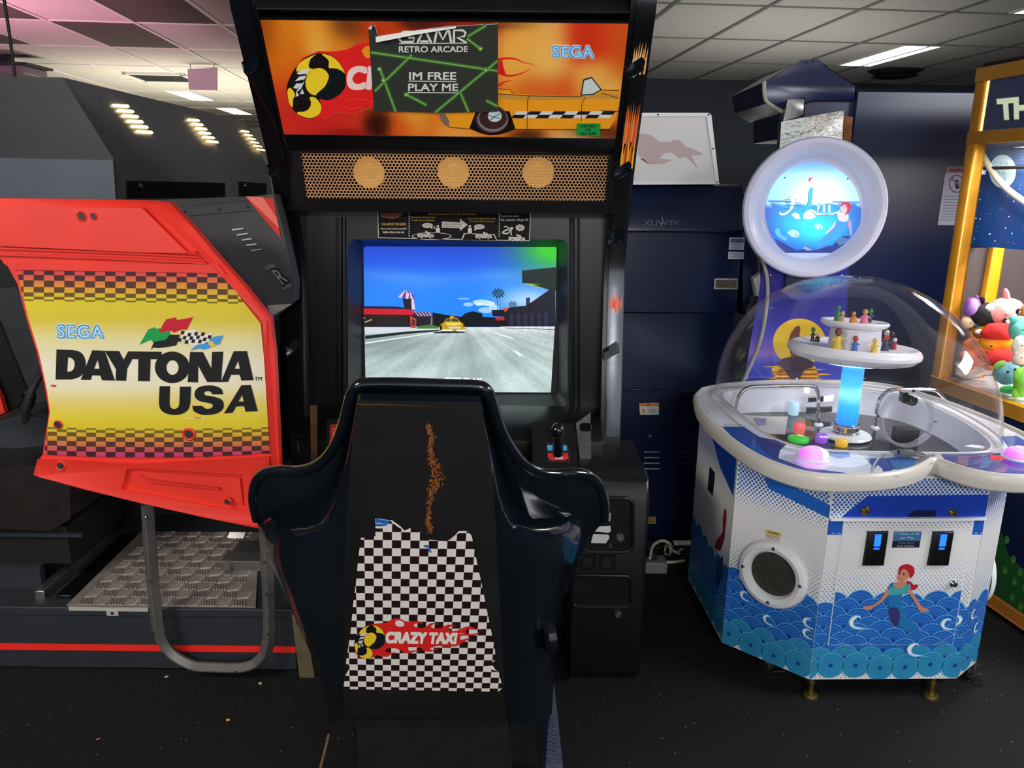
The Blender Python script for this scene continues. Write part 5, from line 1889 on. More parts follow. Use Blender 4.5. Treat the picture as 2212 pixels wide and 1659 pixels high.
sticker(0.002, zv([(914, 374), (1022, 374), (1018, 464), (908, 462)]), (186, 192, 206), 'label_sticker', 'white label with a blue heading', lab1, vb, V)
sticker(0.002, zv([(906, 476), (1018, 478), (1016, 530), (903, 530)]), (176, 182, 196), 'label_sticker', 'small white label below the blue-headed one', lab2, vb, V)


def lab3(a):
    a.poly(zv(box4(274, 1564, 408, 1586)), (222, 120, 50), 1)
    a.poly(zv([(322, 1580), (334, 1568), (346, 1580)]), (40, 30, 20), 2)
    a.poly(zv([(278, 1638), (300, 1596), (322, 1638)]), (222, 190, 60), 1)
    a.poly(zv([(300, 1606), (306, 1618), (300, 1620), (304, 1634), (294, 1618), (300, 1617)]), (30, 28, 20), 2)
    for k in range(5):
        a.line(zv([(330, 1598 + 9 * k), (370 + (k * 23) % 32, 1598 + 9 * k)]), 0.8, (80, 84, 96), 1)


sticker(-0.004, zv([(270, 1564), (409, 1561), (411, 1646), (274, 1648)]), (206, 206, 206), 'label_sticker', 'orange and white electric warning label', lab3, vb, V)
# metal handle recess
mb = MB().use(M['steel'])
q = zv([(805, 667), (974, 668), (970, 746), (800, 744)])
qi = zv([(815, 678), (962, 679), (960, 735), (812, 734)])
mb.prism([pv.at(x, y, 0.006) for x, y in q], (0, 0.006, 0), [[pv.at(x, y, 0.006) for x, y in qi]])
mb.use(mat('worn handle cup', (70, 56, 48), 0.5, metal=0.4, noise=0.4, nscale=20))
mb.prism([pv.at(x, y, 0.003) for x, y in qi], (0, 0.002, 0))
V.part('handle_cup', mb, parent=vb, label='steel-framed handle recess')
# louvres, lock, small tag
pl2 = planeY(YV + 0.008)
for x0, xw in ((1390, 34), (1466, 30)):
    mb = MB().use(M['vew'])
    for k in range(4):
        a, b = pl2.at(x0, 976 + 12 * k, 0.004), pl2.at(x0 + xw, 976 + 12 * k, 0.004)
        mb.tube([a, b], 0.007, 8)
    V.part('louvre_vent', mb, parent=vb)
mb = MB().use(M['steel'])
mb.lathe([(0, 0.005), (0.006, 0.005), (0.008, 0)], pl2.at(1404, 941, 0.0), (0, -1, 0), 16)
V.part('lock', mb, parent=vb)
sticker(0.001, box4(1396, 1116, 1417, 1131), (150, 120, 70), 'tag', 'small tan tag', lambda a: (a.line([(1399, 1120), (1414, 1120)], 1, (50, 40, 30), 1), a.line([(1399, 1126), (1412, 1126)], 1, (50, 40, 30), 1)), vb, V, pl2)
# white light box on top
m_box = mat_print('dim light box sheet', 0.4, glow=0.06)
LB = Art(lambda u, v, h: pv.at(u, v, 0.006 + h))
LB.use(M['white'])
fo = [(1340, 246), (1385, 244), (1530, 244), (1536, 249), (1553, 398), (1340, 399)]
fi = [(1350, 252), (1385, 252), (1526, 252), (1545, 391), (1350, 392)]
LB.prism([pv.at(x, y, 0.006) for x, y in fo], (0, 0.10, 0), [[pv.at(x, y, 0.006) for x, y in fi]])
LB.use(m_box)
LB.poly(fi, (206, 202, 200), -12)
DRC = (178, 156, 154)
zb = lambda p: zc(p, 2.425, 1300, 0)
LB.poly(zb([(190, 700), (225, 700), (260, 710), (300, 740), (360, 745), (375, 730), (410, 735), (440, 770), (480, 780), (530, 808), (500, 815), (470, 818), (505, 885), (470, 850), (440, 822), (400, 830), (370, 800), (330, 800), (300, 830), (370, 838), (320, 860), (240, 860), (200, 830), (250, 862), (215, 830), (190, 810)]), DRC, -11)
V.part('light_box', LB, label='white framed light box with a faint winged silhouette')
for x, y in ((1421, 248), (1530, 248), (1540, 321), (1548, 394)):
    mb = MB().use(M['steel'])
    mb.ball(pv.at(x, y, 0.006), 0.004, 8)
    V.part('screw', mb)

# ================================================================ tall navy cabinet and its neighbours
YN = 3.6
pn = planeY(YN)
N_ = Thing('arcade_cabinet', 'tall plain navy cabinet behind the round lit sign', 'arcade machine', (1.9, 4.0, 0))
xa, xb_, zt_ = pn.at(1840, 300).x, 2.75, pn.at(1900, 196).z
mb = MB().use(M['navy'])
mb.box(xa, xb_, YN, YN + 0.8, 0, zt_)
nb = N_.part('cabinet_body', mb, bevel=0.006)
mb = MB().use(M['black_satin'])
mb.box(pn.at(1612, 300).x, xa, YN + 0.05, YN + 0.8, 0, pn.at(1700, 408).z)
N_.part('dark_bay', mb)
mb = MB().use(M['wood'])
mb.prism([pn.at(x, y, 0.03) for x, y in ((1818, 252), (1836, 254), (1832, 320), (1814, 320))], (0, 0.03, 0))
N_.part('timber_strip', mb, label='bare chipboard edge strip')
mb = MB().use(mat('rippled mirror steel', (210, 212, 208), 0.14, metal=1.0, bump=0.35, nscale=12))
mb.prism([pn.at(x, y, 0.06) for x, y in ((1678, 265), (1811, 241), (1806, 330), (1673, 340))], (0, 0.04, 0))
N_.part('mirror_plate', mb, label='rippled mirror-steel plate')
mb = MB().use(M['steel'])
mb.prism([pn.at(x, y, 0.055) for x, y in ((1690, 224), (1693, 220), (1729, 214), (1727, 252), (1685, 262))], (0, 0.08, 0))
N_.part('junction_box', mb, label='pale grey junction box', bevel=0.004)
mb = MB().use(M['navy'])
hood = [(1648, 180), (1732, 131), (1768, 130), (1790, 148), (1849, 186), (1848, 216), (1760, 216), (1700, 244), (1690, 246), (1655, 222)]
mb.prism([pn.at(x, y, 0.0) for x, y in hood], (0, 0.5, 0))
mb.prism([pn.at(x, y, -0.03) for x, y in ((1690, 215), (1848, 215), (1845, 300), (1690, 300))], (0, 0.4, 0))
N_.part('hood', mb, bevel=0.004)
mb = MB().use(M['cream'])
mb.tube(spline([pn.at(x, y, 0.004) for x, y in ((1650, 176), (1651, 205), (1658, 222), (1690, 242))], 4), 0.009, 8)
N_.part('edge_moulding', mb, label='cream edge moulding')
for x, y in ((1657, 178), (1743, 134), (1757, 133), (1757, 212)):
    mb = MB().use(M['chrome'])
    mb.ball(pn.at(x, y, 0.0), 0.006, 8)
    N_.part('screw', mb)
# paper notice on the navy cabinet
PN = Art(lambda u, v, h: pn.at(u, v, 0.002 + h))
PN.use(M['paper'])
PN.poly([(2043, 360), (2100, 360), (2086, 487), (2025, 486)], (170, 172, 190), 0)
PN.poly([(2043, 360), (2100, 360), (2099, 374), (2041, 374)], (150, 120, 122), 1)
PN.text('WARNING', [(2050, 364), (2092, 364), (2091, 371), (2049, 371)], (90, 40, 40), 2, bold=0.02)
ring = [(2066 + 17 * math.cos(k * math.pi / 14), 397 + 20 * math.sin(k * math.pi / 14)) for k in range(28)]
PN.poly(ring, (130, 90, 110), 1, [[(2066 + (x - 2066) * .84, 397 + (y - 397) * .84) for x, y in ring]])
PN.line([(2054, 383), (2078, 411)], 3, (130, 90, 110), 2)
PN.ell(2067, 391, 3, 3, (40, 40, 60), 1)
PN.poly([(2062, 396), (2072, 396), (2070, 408), (2064, 408)], (40, 40, 60), 1)
for k in range(9):
    PN.line([(2040 - k * 1.1, 424 + 6.4 * k), (2080 - k * 1.1 + (k * 17) % 9, 424 + 6.4 * k)], 1.2, (90, 92, 116), 1)
single('paper_notice', 'white prohibition notice taped to the navy cabinet beside the gold frame', 'notice', PN, pn.at(2056, 487))
# grey fitting left of the round sign post
mb = MB().use(M['white_shelf'])
pq = planeY(2.98)
mb.prism([pq.at(x, y) for x, y in ((1628, 602), (1645, 590), (1645, 640), (1636, 648))], (0, 0.04, 0))
mb.use(M['steel'])
mb.prism([pq.at(x, y, 0.0) for x, y in ((1612, 670), (1628, 640), (1645, 640), (1645, 690), (1616, 690))], (0, 0.04, 0))
V.part('hinge_bracket', mb, label='pale hinge bracket at the right edge')

# cables and adapter on the floor
mb = MB().use(mat('white cable', (186, 182, 166), 0.5))
rnd = random.Random(4)


def cable(name, lab, pts, r, m):
    mb = MB().use(m)
    mb.tube(spline([PZ(x, y, z) for x, y, z in pts], 6), r, 8)
    return single(name, lab, 'cable', mb, PZ(*pts[0]))


mw, mk = mat('off-white cable', (196, 190, 170), 0.5), M['rubber']
cable('cable', 'off-white cable looping over the adapter on the floor', [(1404, 1206, .095), (1410, 1180, .11), (1428, 1168, .11), (1446, 1174, .09), (1452, 1188, .03), (1468, 1196, .006)], 0.006, mw)
cable('cable', 'pale cable coiled upright beside the adapter', [(1436, 1190, .02), (1440, 1176, .06), (1448, 1186, .06), (1446, 1198, .02), (1436, 1196, .008)], 0.004, mw)
cable('cable', 'pale flat cable running right behind the adapter', [(1435, 1214, .006), (1455, 1214, .006), (1478, 1211, .006)], 0.006, mw)
cable('cable', 'black cable lying among the pale ones on the floor', [(1392, 1186, .006), (1420, 1184, .006), (1446, 1180, .006), (1468, 1176, .006)], 0.006, mk)
cable('cable', 'short pale cable nearest the white machine', [(1462, 1196, .01), (1472, 1186, .03), (1480, 1194, .006)], 0.004, mw)
p = PZ(1416, 1238, 0.0)
t = Thing('power_adapter', 'grey power adapter on the floor among the cables', 'adapter', p)
mb = MB().use(mat('grey adapter casing', (120, 116, 118), 0.5))
mb.box(p.x - 0.045, p.x + 0.045, p.y - 0.01, p.y + 0.06, 0.0, 0.05)
t.part('casing', mb, bevel=0.006)
mb = MB().use(M['rubber'])
mb.box(p.x - 0.03, p.x + 0.005, p.y + 0.01, p.y + 0.045, 0.05, 0.08)
t.part('plug', mb, bevel=0.004)
p = PZ(1470, 1200, 0.0)
t = Thing('power_strip', 'black and white power strip at the foot of the dark cabinets', 'power strip', p)
mb = MB().use(M['rubber'])
mb.box(p.x - 0.06, p.x + 0.06, p.y, p.y + 0.05, 0.0, 0.045)
t.part('body', mb, bevel=0.004)
mb = MB().use(M['white'])
mb.box(p.x - 0.03, p.x + 0.05, p.y - 0.001, p.y + 0.03, 0.0455, 0.056)
t.part('plug', mb, bevel=0.003)
# ================================================================ white and blue prize machine with a clear dome
Q = Thing('prize_machine', 'white and blue sea-print prize machine under a clear dome', 'arcade machine', (1.1, 2.4, 0))
ZB, ZT, ZR = 0.08, 0.725, 0.79
c0, c1, c2 = PZ(1487, 1250, ZB), PZ(1560, 1387, ZB), PZ(1748, 1467, ZB)
c3, c4 = PZ(2065, 1465, ZB), PZ(2107, 1430, ZB)
c5, c6, c7 = Vector((1.50, 2.60, ZB)), Vector((1.36, 2.80, ZB)), Vector((0.80, 2.80, ZB))
ring_ = [c0, c1, c2, c3, c4, c5, c6, c7]
mb = MB().use(M['white'])
mb.prism(ring_, (0, 0, 0.690 - ZB))
upper = [Vector((p.x, p.y, 0.688)) for p in ring_]
mb.rows([upper, [p + Vector((0, 0, 0.04)) for p in upper], [p + Vector(((1.09 - p.x) * 0.02, (2.4 - p.y) * 0.02, 0.04)) for p in upper], [p + Vector(((1.09 - p.x) * 0.02, (2.4 - p.y) * 0.02, 0)) for p in upper]], True)
body = Q.part('cabinet_body', mb)
BLUE, DBLUE, LBLUE, TEAL = (28, 92, 178), (24, 64, 150), (70, 150, 214), (36, 132, 168)


def facet(a, b, h0=0.0015):
    d = (b - a)
    L = d.length
    d = d / L
    n = Vector((d.y, -d.x, 0))
    if n.dot(CAMP - a) < 0 and n.dot(Vector((1.1, 2.4, 0)) - a) > 0:
        n = -n
    if n.dot(a - Vector((1.1, 2.4, 0))) < 0:
        n = -n
    f = lambda u, v, h: a + d * u + Vector((0, 0, v - a.z)) + n * (h0 + h)
    return f, L, n


def scallop(A_, cx, cz, r, L, span, zlim, top):
    """one fan of the wave print, cut at the sheet edges"""
    x0, x1 = span
    cell = [(x0, zlim[0]), (x1, zlim[0]), (x1, zlim[1]), (x0, zlim[1])]
    base = TEAL if cz < 0.16 else BLUE
    for k, (f, c) in enumerate(((1.0, (86, 160, 214)), (0.94, base), (0.76, (70, 140, 204)), (0.72, base), (0.56, (60, 130, 196)), (0.52, base), (0.36, (56, 120, 190)), (0.32, base), (0.16, DBLUE))):
        pts = [(cx + r * f * math.cos(a * math.pi / 10), cz + r * f * math.sin(a * math.pi / 10)) for a in range(20)]
        c_ = clip(pts, cell)
        if len(c_) >= 3:
            A_.poly(c_, c, L + k * 0.08)


def wave_print(A_, span, seed, wave=None, zlo=ZB, zhi=0.724, dense=0.0, top=True, wtop=0.33):
    rnd = random.Random(seed)
    x0, x1 = span
    A_.poly([(x0, zlo), (x1, zlo), (x1, zhi), (x0, zhi)], (222, 220, 220), 0)
    # halftone: dense blue near the rim fading down, then dots thickening towards the waves
    p = 0.0125
    for r in range(int((zhi - zlo) / (p * 0.6)) + 1):
        z = zhi - r * p * 0.6
        for k in range(int((x1 - x0) / p) + 2):
            x = x0 + p * (k + 0.5 * (r % 2))
            if not (x0 + 0.002 < x < x1 - 0.002) or not (zlo + .003 < z < zhi - .003):
                continue
            if z > 0.545:
                t = min(1, (z - 0.545) / 0.09)
                rad = 0.0005 + 0.0050 * t * (0.75 if top else 0)
                c = BLUE
            elif z < 0.145:
                rad = 0.0018 + 0.0022 * min(1, (z - zlo) / 0.05)
                c = (40, 110, 140)
            elif z < 0.50:
                t = max(0, min(1, (0.50 - z) / 0.14))
                rad = 0.0006 + 0.0028 * t
                c = (128, 160, 190)
            else:
                continue
            if rad < 0.0008:
                continue
            A_.poly([(x + rad * math.cos(a), z + rad * math.sin(a)) for a in [q * math.pi / 3 for q in range(6)]], c, 1)
    r = 0.043
    rows = 9
    for k in range(rows):
        z = wtop - 0.035 - 0.0245 * k
        if z < 0.10:
            break
        n = int((x1 - x0) / (1.75 * r)) + 3
        for j in range(-1, n):
            cx = x0 + 1.75 * r * (j + 0.5 * (k % 2)) + (0.02 if span[0] == 0 else 0)
            zz = z + 0.006 * math.sin(j * 1.7 + k)
            scallop(A_, cx, zz, r, 2 + k * 0.8, (x0, x1), (zlo, zhi), True)


def foam(A_, x, z, s, L, flip=1):
    A_.poly(spline([(x + flip * s * a, z + s * b) for a, b in ((-0.9, 0.1), (-0.7, 0.7), (-0.2, 1.0), (0.3, 0.95), (0.55, 0.6), (0.4, 0.5), (0.2, 0.68), (-0.1, 0.5), (-0.25, 0.1), (-0.1, -0.3), (0.4, -0.5), (1.1, -0.62), (1.9, -0.95), (1.1, -0.8), (0.2, -0.85), (-0.5, -0.6))], 3, True), (96, 170, 222), L)
    A_.poly(spline([(x + flip * s * a, z + s * b) for a, b in ((-0.78, 0.1), (-0.58, 0.6), (-0.15, 0.86), (0.28, 0.84), (0.45, 0.62), (0.18, 0.74), (-0.15, 0.55), (-0.35, 0.1), (-0.2, -0.4), (0.3, -0.6), (1.0, -0.68), (0.3, -0.76), (-0.4, -0.5))], 3, True), (234, 236, 232), L + 0.5)


sheets = []
for k, (a, b, lab) in enumerate(((c0, c1, 'shaded sea-print side sheet'), (c1, c2, 'sea-print sheet round the porthole'), (c2, c3, 'sea-print front sheet'), (c3, c4, 'narrow sea-print corner sheet'), (c4, c5, None))):
    f, L, n = facet(a, b)
    A_ = Art(f, 0.00012)
    A_.use(M['prt'])
    wave_print(A_, (0.0, L), 10 + k, wtop=0.33 if k != 1 else 0.345)
    if k == 1:
        for x, z in ((0.05, 0.33), (0.06, 0.27), (0.14, 0.22), (0.26, 0.26), (0.262, 0.225)):
            foam(A_, x, z, 0.018, 12)
        A_.poly([(0.065, 0.545), (L, 0.54), (L, 0.66), (0.065, 0.66)][:0] or [(0.10, 0.64), (L, 0.60), (L, 0.64), (0.08, 0.69)], BLUE, 2)
    if k == 0:
        A_.poly([(0.10, 0.72), (0.40, 0.72), (0.40, 0.58), (0.26, 0.62)], DBLUE, 2)
        # red lobster-like swimmer print with a dark wave, simplified
        A_.poly([(0.27, 0.34), (0.33, 0.36), (0.36, 0.42), (0.35, 0.47), (0.33, 0.42), (0.29, 0.38)], (120, 34, 40), 12)
        A_.ell(0.345, 0.475, 0.016, 0.04, (150, 36, 40), 13)
        A_.poly([(0.30, 0.30), (0.36, 0.36), (0.37, 0.28), (0.33, 0.22)], (30, 60, 110), 12)
        A_.poly([(0.15, 0.50), (0.21, 0.50), (0.215, 0.585), (0.155, 0.585)], (24, 30, 44), 12)
    if k == 2:
        A_.poly([(0.0, 0.55), (L, 0.55), (L, 0.60), (0, 0.60)], (30, 86, 178), 2)
        A_.poly([(0.03, 0.60), (L, 0.602), (L, 0.672), (0.10, 0.668)], (20, 60, 170), 3)
        for j in range(26):
            A_.rect(0.012 + j * L / 26, 0.553, 0.022 + j * L / 26, 0.556, (150, 190, 226), 3)
        foam(A_, L - 0.03, 0.275, 0.02, 12, -1)
    if k == 3:
        for x, z in ((0.04, 0.28), (0.08, 0.22)):
            foam(A_, x, z, 0.02, 12)
    o = Q.part('print_sheet', A_, parent=body, label=lab)
# aluminium ledge above the door
f2, L2, n2 = facet(c2, c3)
mb = MB().use(M['white_shelf'])
mb.prism([f2(0, 0.597, 0), f2(L2, 0.599, 0), f2(L2, 0.605, 0), f2(0, 0.603, 0)], n2 * 0.012)
Q.part('ledge', mb)
mb = MB().use(M['navy'])
p4 = [f2(0.22, 0.607, 0.001), f2(0.30, 0.607, 0.001), f2(0.30, 0.625, 0.001), f2(0.24, 0.625, 0.001)]
mb.prism(p4, n2 * 0.003)
Q.part('dark_slot', mb)


def uv_of(px, py, base=c2, d=None, L=L2):
    pl_ = Plane(c2, n2)
    p = pl_.at(px, py)
    dd = (c3 - c2).normalized()
    return ((p - c2).dot(dd), p.z)


# door with its own print
dq = [uv_of(*p) for p in ((1820, 1121), (2096, 1121), (2063, 1391), (1789, 1388))]
u0, u1 = min(dq[0][0], dq[3][0]), max(dq[1][0], dq[2][0])
dz1, dz0 = dq[0][1], dq[2][1]
u0, u1 = (dq[0][0] + dq[3][0]) / 2, (dq[1][0] + dq[2][0]) / 2
fd, _, _ = facet(c2, c3, 0.005)
DA_ = Art(fd, 0.00012)
DA_.use(M['white_shelf'])
DA_.prism([fd(u0, dz0, -0.0006), fd(u1, dz0, -0.0006), fd(u1, dz1, -0.0006), fd(u0, dz1, -0.0006)], -n2 * 0.003)
DA_.use(M['prt'])
wave_print(DA_, (u0 + 0.002, u1 - 0.002), 31, zlo=dz0 + 0.002, zhi=dz1 - 0.002, wtop=0.365)
for x, z, s, fl in ((0.115, 0.272, 0.026, 1), (0.30, 0.18, 0.026, 1), (0.385, 0.265, 0.022, 1), (0.225, 0.305, 0.018, 1)):
    foam(DA_, x, z, s, 12, fl)
# printed swimmer in a teal dress
mu = lambda p: [uv_of(*q) for q in zc(p, 4.3667, 1780, 1040)]
SK, TL, HR = (196, 128, 104), (50, 140, 160), (176, 30, 40)
DA_.poly(spline(mu([(590, 1010), (620, 950), (690, 940), (770, 940), (800, 990), (775, 1040), (730, 1060), (715, 1160), (760, 1210), (800, 1290), (850, 1350), (880, 1400), (780, 1400), (700, 1350), (640, 1340), (612, 1280), (605, 1160), (590, 1080)]), 3, True), (34, 110, 170), 13)
DA_.poly(spline(mu([(600, 1000), (640, 985), (690, 1000), (770, 960), (800, 1000), (740, 1050), (640, 1060), (600, 1060)]), 3, True), (66, 160, 160), 14)
DA_.poly(spline(mu([(605, 1180), (700, 1200), (690, 1345), (640, 1340), (612, 1280)]), 3, True), (54, 50, 110), 14)
DA_.poly(spline(mu([(640, 950), (690, 940), (740, 930), (770, 945), (740, 980), (690, 1000), (655, 985)]), 3, True), SK, 15)
DA_.poly(spline(mu([(585, 1010), (600, 1050), (540, 1120), (450, 1180), (430, 1200), (360, 1190), (370, 1165), (440, 1160), (520, 1100)]), 3, True), SK, 15)
DA_.poly(spline(mu([(775, 1020), (805, 1015), (860, 1090), (905, 1160), (960, 1190), (985, 1215), (950, 1218), (890, 1210), (850, 1130)]), 3, True), SK, 15)
DA_.poly(spline(mu([(690, 860), (680, 900), (690, 930), (730, 930), (770, 915), (790, 880), (760, 830), (700, 820)]), 3, True), SK, 15)
DA_.poly(spline(mu([(695, 850), (700, 800), (740, 775), (790, 772), (835, 800), (842, 850), (820, 890), (800, 900), (785, 850), (745, 815), (720, 830)]), 3, True), HR, 16)
DA_.poly(spline(mu([(740, 940), (800, 930), (835, 965), (870, 960), (872, 990), (845, 1008), (810, 1012), (800, 960)]), 3, True), HR, 14)
for x, y in ((702, 855), (742, 862)):
    DA_.ell(*mu([(x, y)])[0], 0.0024, 0.0036, (40, 30, 40), 17, 10)
DA_.line(mu([(694, 898), (716, 906)]), 0.0016, (140, 50, 50), 17)
door = Q.part('door', DA_, label='printed service door with a swimmer in a teal dress')
for q in range(2):
    cx, cz = (uv_of(1888, 1182) if q == 0 else uv_of(2028, 1182))
    t = uv_of(1866 if q == 0 else 2005, 1220)
    mb = MB().use(M['black_satin'])
    w, hh = 0.029, 0.052
    mb.prism([fd(cx - w, cz - hh, 0.002), fd(cx + w, cz - hh, 0.002), fd(cx + w, cz + hh, 0.002), fd(cx - w, cz + hh, 0.002)], n2 * 0.006)
    cs = Q.part('coin_slot', mb, parent=door, bevel=0.002)
    mb = MB().use(mat('lit blue button', (40, 120, 255), 0.3, emit=(24, 84, 255), es=2.2))
    zz = cz + 0.028
    mb.prism([fd(cx - .009, zz - .018, 0.0085), fd(cx + .009, zz - .018, 0.0085), fd(cx + .009, zz + .018, 0.0085), fd(cx - .009, zz + .018, 0.0085)], n2 * 0.002)
    mb.prism([fd(cx - .009, zz - .028, 0.0085), fd(cx + .009, zz - .028, 0.0085), fd(cx + .007, zz - .023, 0.0085), fd(cx - .007, zz - .023, 0.0085)], n2 * 0.001)
    Q.part('coin_light', mb, parent=door, label='glowing blue coin slot light')
PL = Art(fd, 0.0004)
PL.use(M['prt'])
pu0, pz0 = uv_of(1924, 1181)
pu1, pz1 = uv_of(1989, 1146)
PL.poly([(pu0, pz0), (pu1, pz0), (pu1, pz1), (pu0, pz1)], (26, 32, 46), 2)
zm = pz0 + (pz1 - pz0) * 0.42
PL.poly([(pu0, zm), (pu1, zm), (pu1, pz1), (pu0, pz1)], (62, 112, 158), 3)
w = pu1 - pu0
for s_, a, b, za, zb_, c in (('1 Token or $1', .06, .94, .78, .94, (170, 200, 220)), ('per Play', .25, .75, .52, .70, (170, 200, 220)), ('Swipe Token', .22, .78, .24, .34, (160, 160, 170)), ('Prize machine', .18, .80, .06, .17, (160, 160, 170))):
    PL.text(s_, [(pu0 + w * a, pz0 + (pz1 - pz0) * zb_), (pu0 + w * b, pz0 + (pz1 - pz0) * zb_), (pu0 + w * b, pz0 + (pz1 - pz0) * za), (pu0 + w * a, pz0 + (pz1 - pz0) * za)], c, 4, bold=0.01)
Q.part('price_plate', PL, parent=door, label='blue and black price plate')
for (x, y), m, r in (((2057, 1258), 'chrome', 0.012), ((1868, 1102), 'brass', 0.013), ((2056, 1106), 'brass', 0.011)):
    u, z = uv_of(x, y)
    mb = MB().use(M[m])
    mb.lathe([(0, 0.010), (r * .6, 0.010), (r, 0.004), (r, 0.0)], f2(u, z, 0.004 if m == 'chrome' else 0.001), n2, 24)
    mb.use(M['black_matt'])
    mb.obox(f2(u, z, 0.0145), (0.0012, 0, 0), n2 * 0.0005, (0, 0, 0.004))
    Q.part('lock', mb, parent=door if m == 'chrome' else body)

# porthole speakers on both slanted corners
f1, L1, n1 = facet(c1, c2)


def porthole(cen, n, r, nm='porthole'):
    mb = MB().use(M['white'])
    mb.lathe([(r * 0.64, -0.004), (r * 0.64, 0.006), (r * 0.70, 0.016), (r * 0.82, 0.021), (r * 0.94, 0.016), (r, 0.004), (r, 0.0)], cen, n, 48)
    o = Q.part(nm, mb)
    mg = bpy.data.materials.get('speaker mesh') or mat('speaker mesh', (92, 88, 80), 0.45, metal=0.5)
    mb = MB().use(mg)
    e1, e2 = n.cross(Vector((0, 0, 1))).normalized(), Vector((0, 0, 1))
    s = 0.0058
    R_ = r * 0.66
    for i in range(-14, 15):
        for j in range(-14, 15):
            c = cen + n * 0.001 + e1 * (s * i) + e2 * (s * j)
            if math.hypot(s * i, s * j) > R_:
                continue
            oo = [c + e1 * (s / 2 * a) + e2 * (s / 2 * b) for a, b in ((-1, -1), (0, -1), (1, -1), (1, 0), (1, 1), (0, 1), (-1, 1), (-1, 0))]
            ii = [c + e1 * (s * .33 * math.cos(t)) + e2 * (s * .33 * math.sin(t)) for t in [math.radians(a) for a in (225, 270, 315, 0, 45, 90, 135, 180)]]
            mb.rows([oo, ii], True)
    Q.part('speaker_mesh', mb, parent=o)
    mb = MB().use(M['black_matt'])
    mb.lathe([(0, -0.0015), (R_, -0.0015), (R_, -0.003), (0, -0.003)], cen + n * 0.002, n, 32)
    Q.part('speaker_back', mb, parent=o)
    for k in range(4):
        a = math.pi / 2 * k + math.pi / 2
        mb = MB().use(M['steel'])
        mb.lathe([(0, 0.003), (0.004, 0.003), (0.006, 0.0)], cen + n * 0.0195 + (e1 * math.cos(a) + e2 * math.sin(a)) * r * 0.82, n, 12)
        Q.part('screw', mb, parent=o)


P1 = Plane(c1, n1)
pc = P1.at(1671, 1239, 0.002)
porthole(pc, n1, 0.108)
f3, L3, n3 = facet(c3, c4)
cen = f3(L3 * 0.5, 0.33, 0.001)
f4, L4, n4 = facet(c4, c5)
cen = f4(0.10, 0.345, 0.001)
porthole(cen, n4, 0.105)
CA = Art(f1, 0.0004)
CA.use(M['paper'])
d1 = (c2 - c1).normalized()
toU = lambda px, py: ((P1.at(px, py) - c1).dot(d1), P1.at(px, py).z)
q = [toU(*p) for p in ((1654, 1143), (1689, 1151), (1687, 1170), (1652, 1161))]
CA.poly(q, (206, 202, 184), 1)
qa = [toU(*p) for p in ((1654, 1143), (1689, 1151), (1688, 1158), (1654, 1150))]
CA.poly(qa, (206, 186, 70), 2)
qt = [toU(*p) for p in ((1660, 1145.5), (1684, 1151), (1683, 1156), (1660, 1150))]
CA.text('Caution', qt, (60, 50, 20), 3, bold=0.02)
for k in range(3):
    CA.line([toU(1656, 1153.5 + 3 * k), toU(1684, 1160 + 3 * k)], 0.0012, (130, 60, 50), 3)
Q.part('caution_sticker', CA, parent=body, label='yellow-headed caution sticker')

# feet and castors
for x, y in ((1750, 1503), (2010, 1505)):
    p = PZ(x, y, 0.0)
    mb = MB().use(M['brass'])
    mb.lathe([(0, 0.012), (0.010, 0.014), (0.020, 0.010), (0.022, 0.004), (0.022, 0.0), (0, 0.0)], p, (0, 0, 1), 24)
    mb.lathe([(0.007, 0.012), (0.007, ZB)], p, (0, 0, 1), 12)
    mb.lathe([(0, 0.055), (0.012, 0.055), (0.012, 0.047), (0, 0.047)], p, (0, 0, 1), 6)
    Q.part('foot', mb)
for x, y in ((1664, 1462), (2098, 1468)):
    p = PZ(x, y + 10, 0.0)
    p += Vector((0, 0.05, 0))
    mb = MB().use(M['rubber'])
    mb.lathe([(0, -0.010), (0.026, -0.010), (0.028, -0.005), (0.028, 0.005), (0.026, 0.010), (0, 0.010)], p + Vector((0, 0, 0.028)), (1, 0.3, 0), 24)
    w_ = Q.part('castor', mb)
    mb = MB().use(M['chrome'])
    mb.obox(p + Vector((0.0, -0.02, 0.058)), (0.022, 0, 0), (0, 0.03, -0.01), (0, 0, 0.003))
    mb.obox(p + Vector((0.026, -0.035, 0.025)), (0.020, 0, 0), (0.004, 0.016, -0.012), (0, 0, 0.003))
    mb.obox(p + Vector((0.016, -0.01, 0.045)), (0.002, 0, 0), (0, 0.02, 0), (0, 0, 0.014))
    mb.lathe([(0.006, 0.058), (0.006, ZB)], p, (0, 0, 1), 10)
    Q.part('castor_bracket', mb, parent=w_)

# rim: thick rounded white band with two bulging lobes
rim2 = [(0.648, 2.64), (0.622, 2.46), (0.626, 2.25), (0.655, 2.06), (0.70, 1.94), (0.775, 1.862), (0.88, 1.852), (0.98, 1.870), (1.07, 1.912), (1.155, 1.985), (1.163, 1.986), (1.20, 1.908), (1.27, 1.866), (1.36, 1.866), (1.46, 1.93), (1.535, 2.05), (1.565, 2.22), (1.55, 2.42), (1.51, 2.62), (1.43, 2.80), (1.28, 2.865), (1.02, 2.86), (0.80, 2.80), (0.69, 2.73)]
left = spline([(x, y) for x, y in rim2[:10]], 6)
right = spline([(x, y) for x, y in rim2[10:]], 6)
RO = left + right


def inset(pts, d):
    n = len(pts)
    out = []
    for k in range(n):
        a, b = pts[k - 1], pts[(k + 1) % n]
        tx, ty = b[0] - a[0], b[1] - a[1]
        l = math.hypot(tx, ty) or 1
        out.append((pts[k][0] - ty / l * d, pts[k][1] + tx / l * d))
    return out


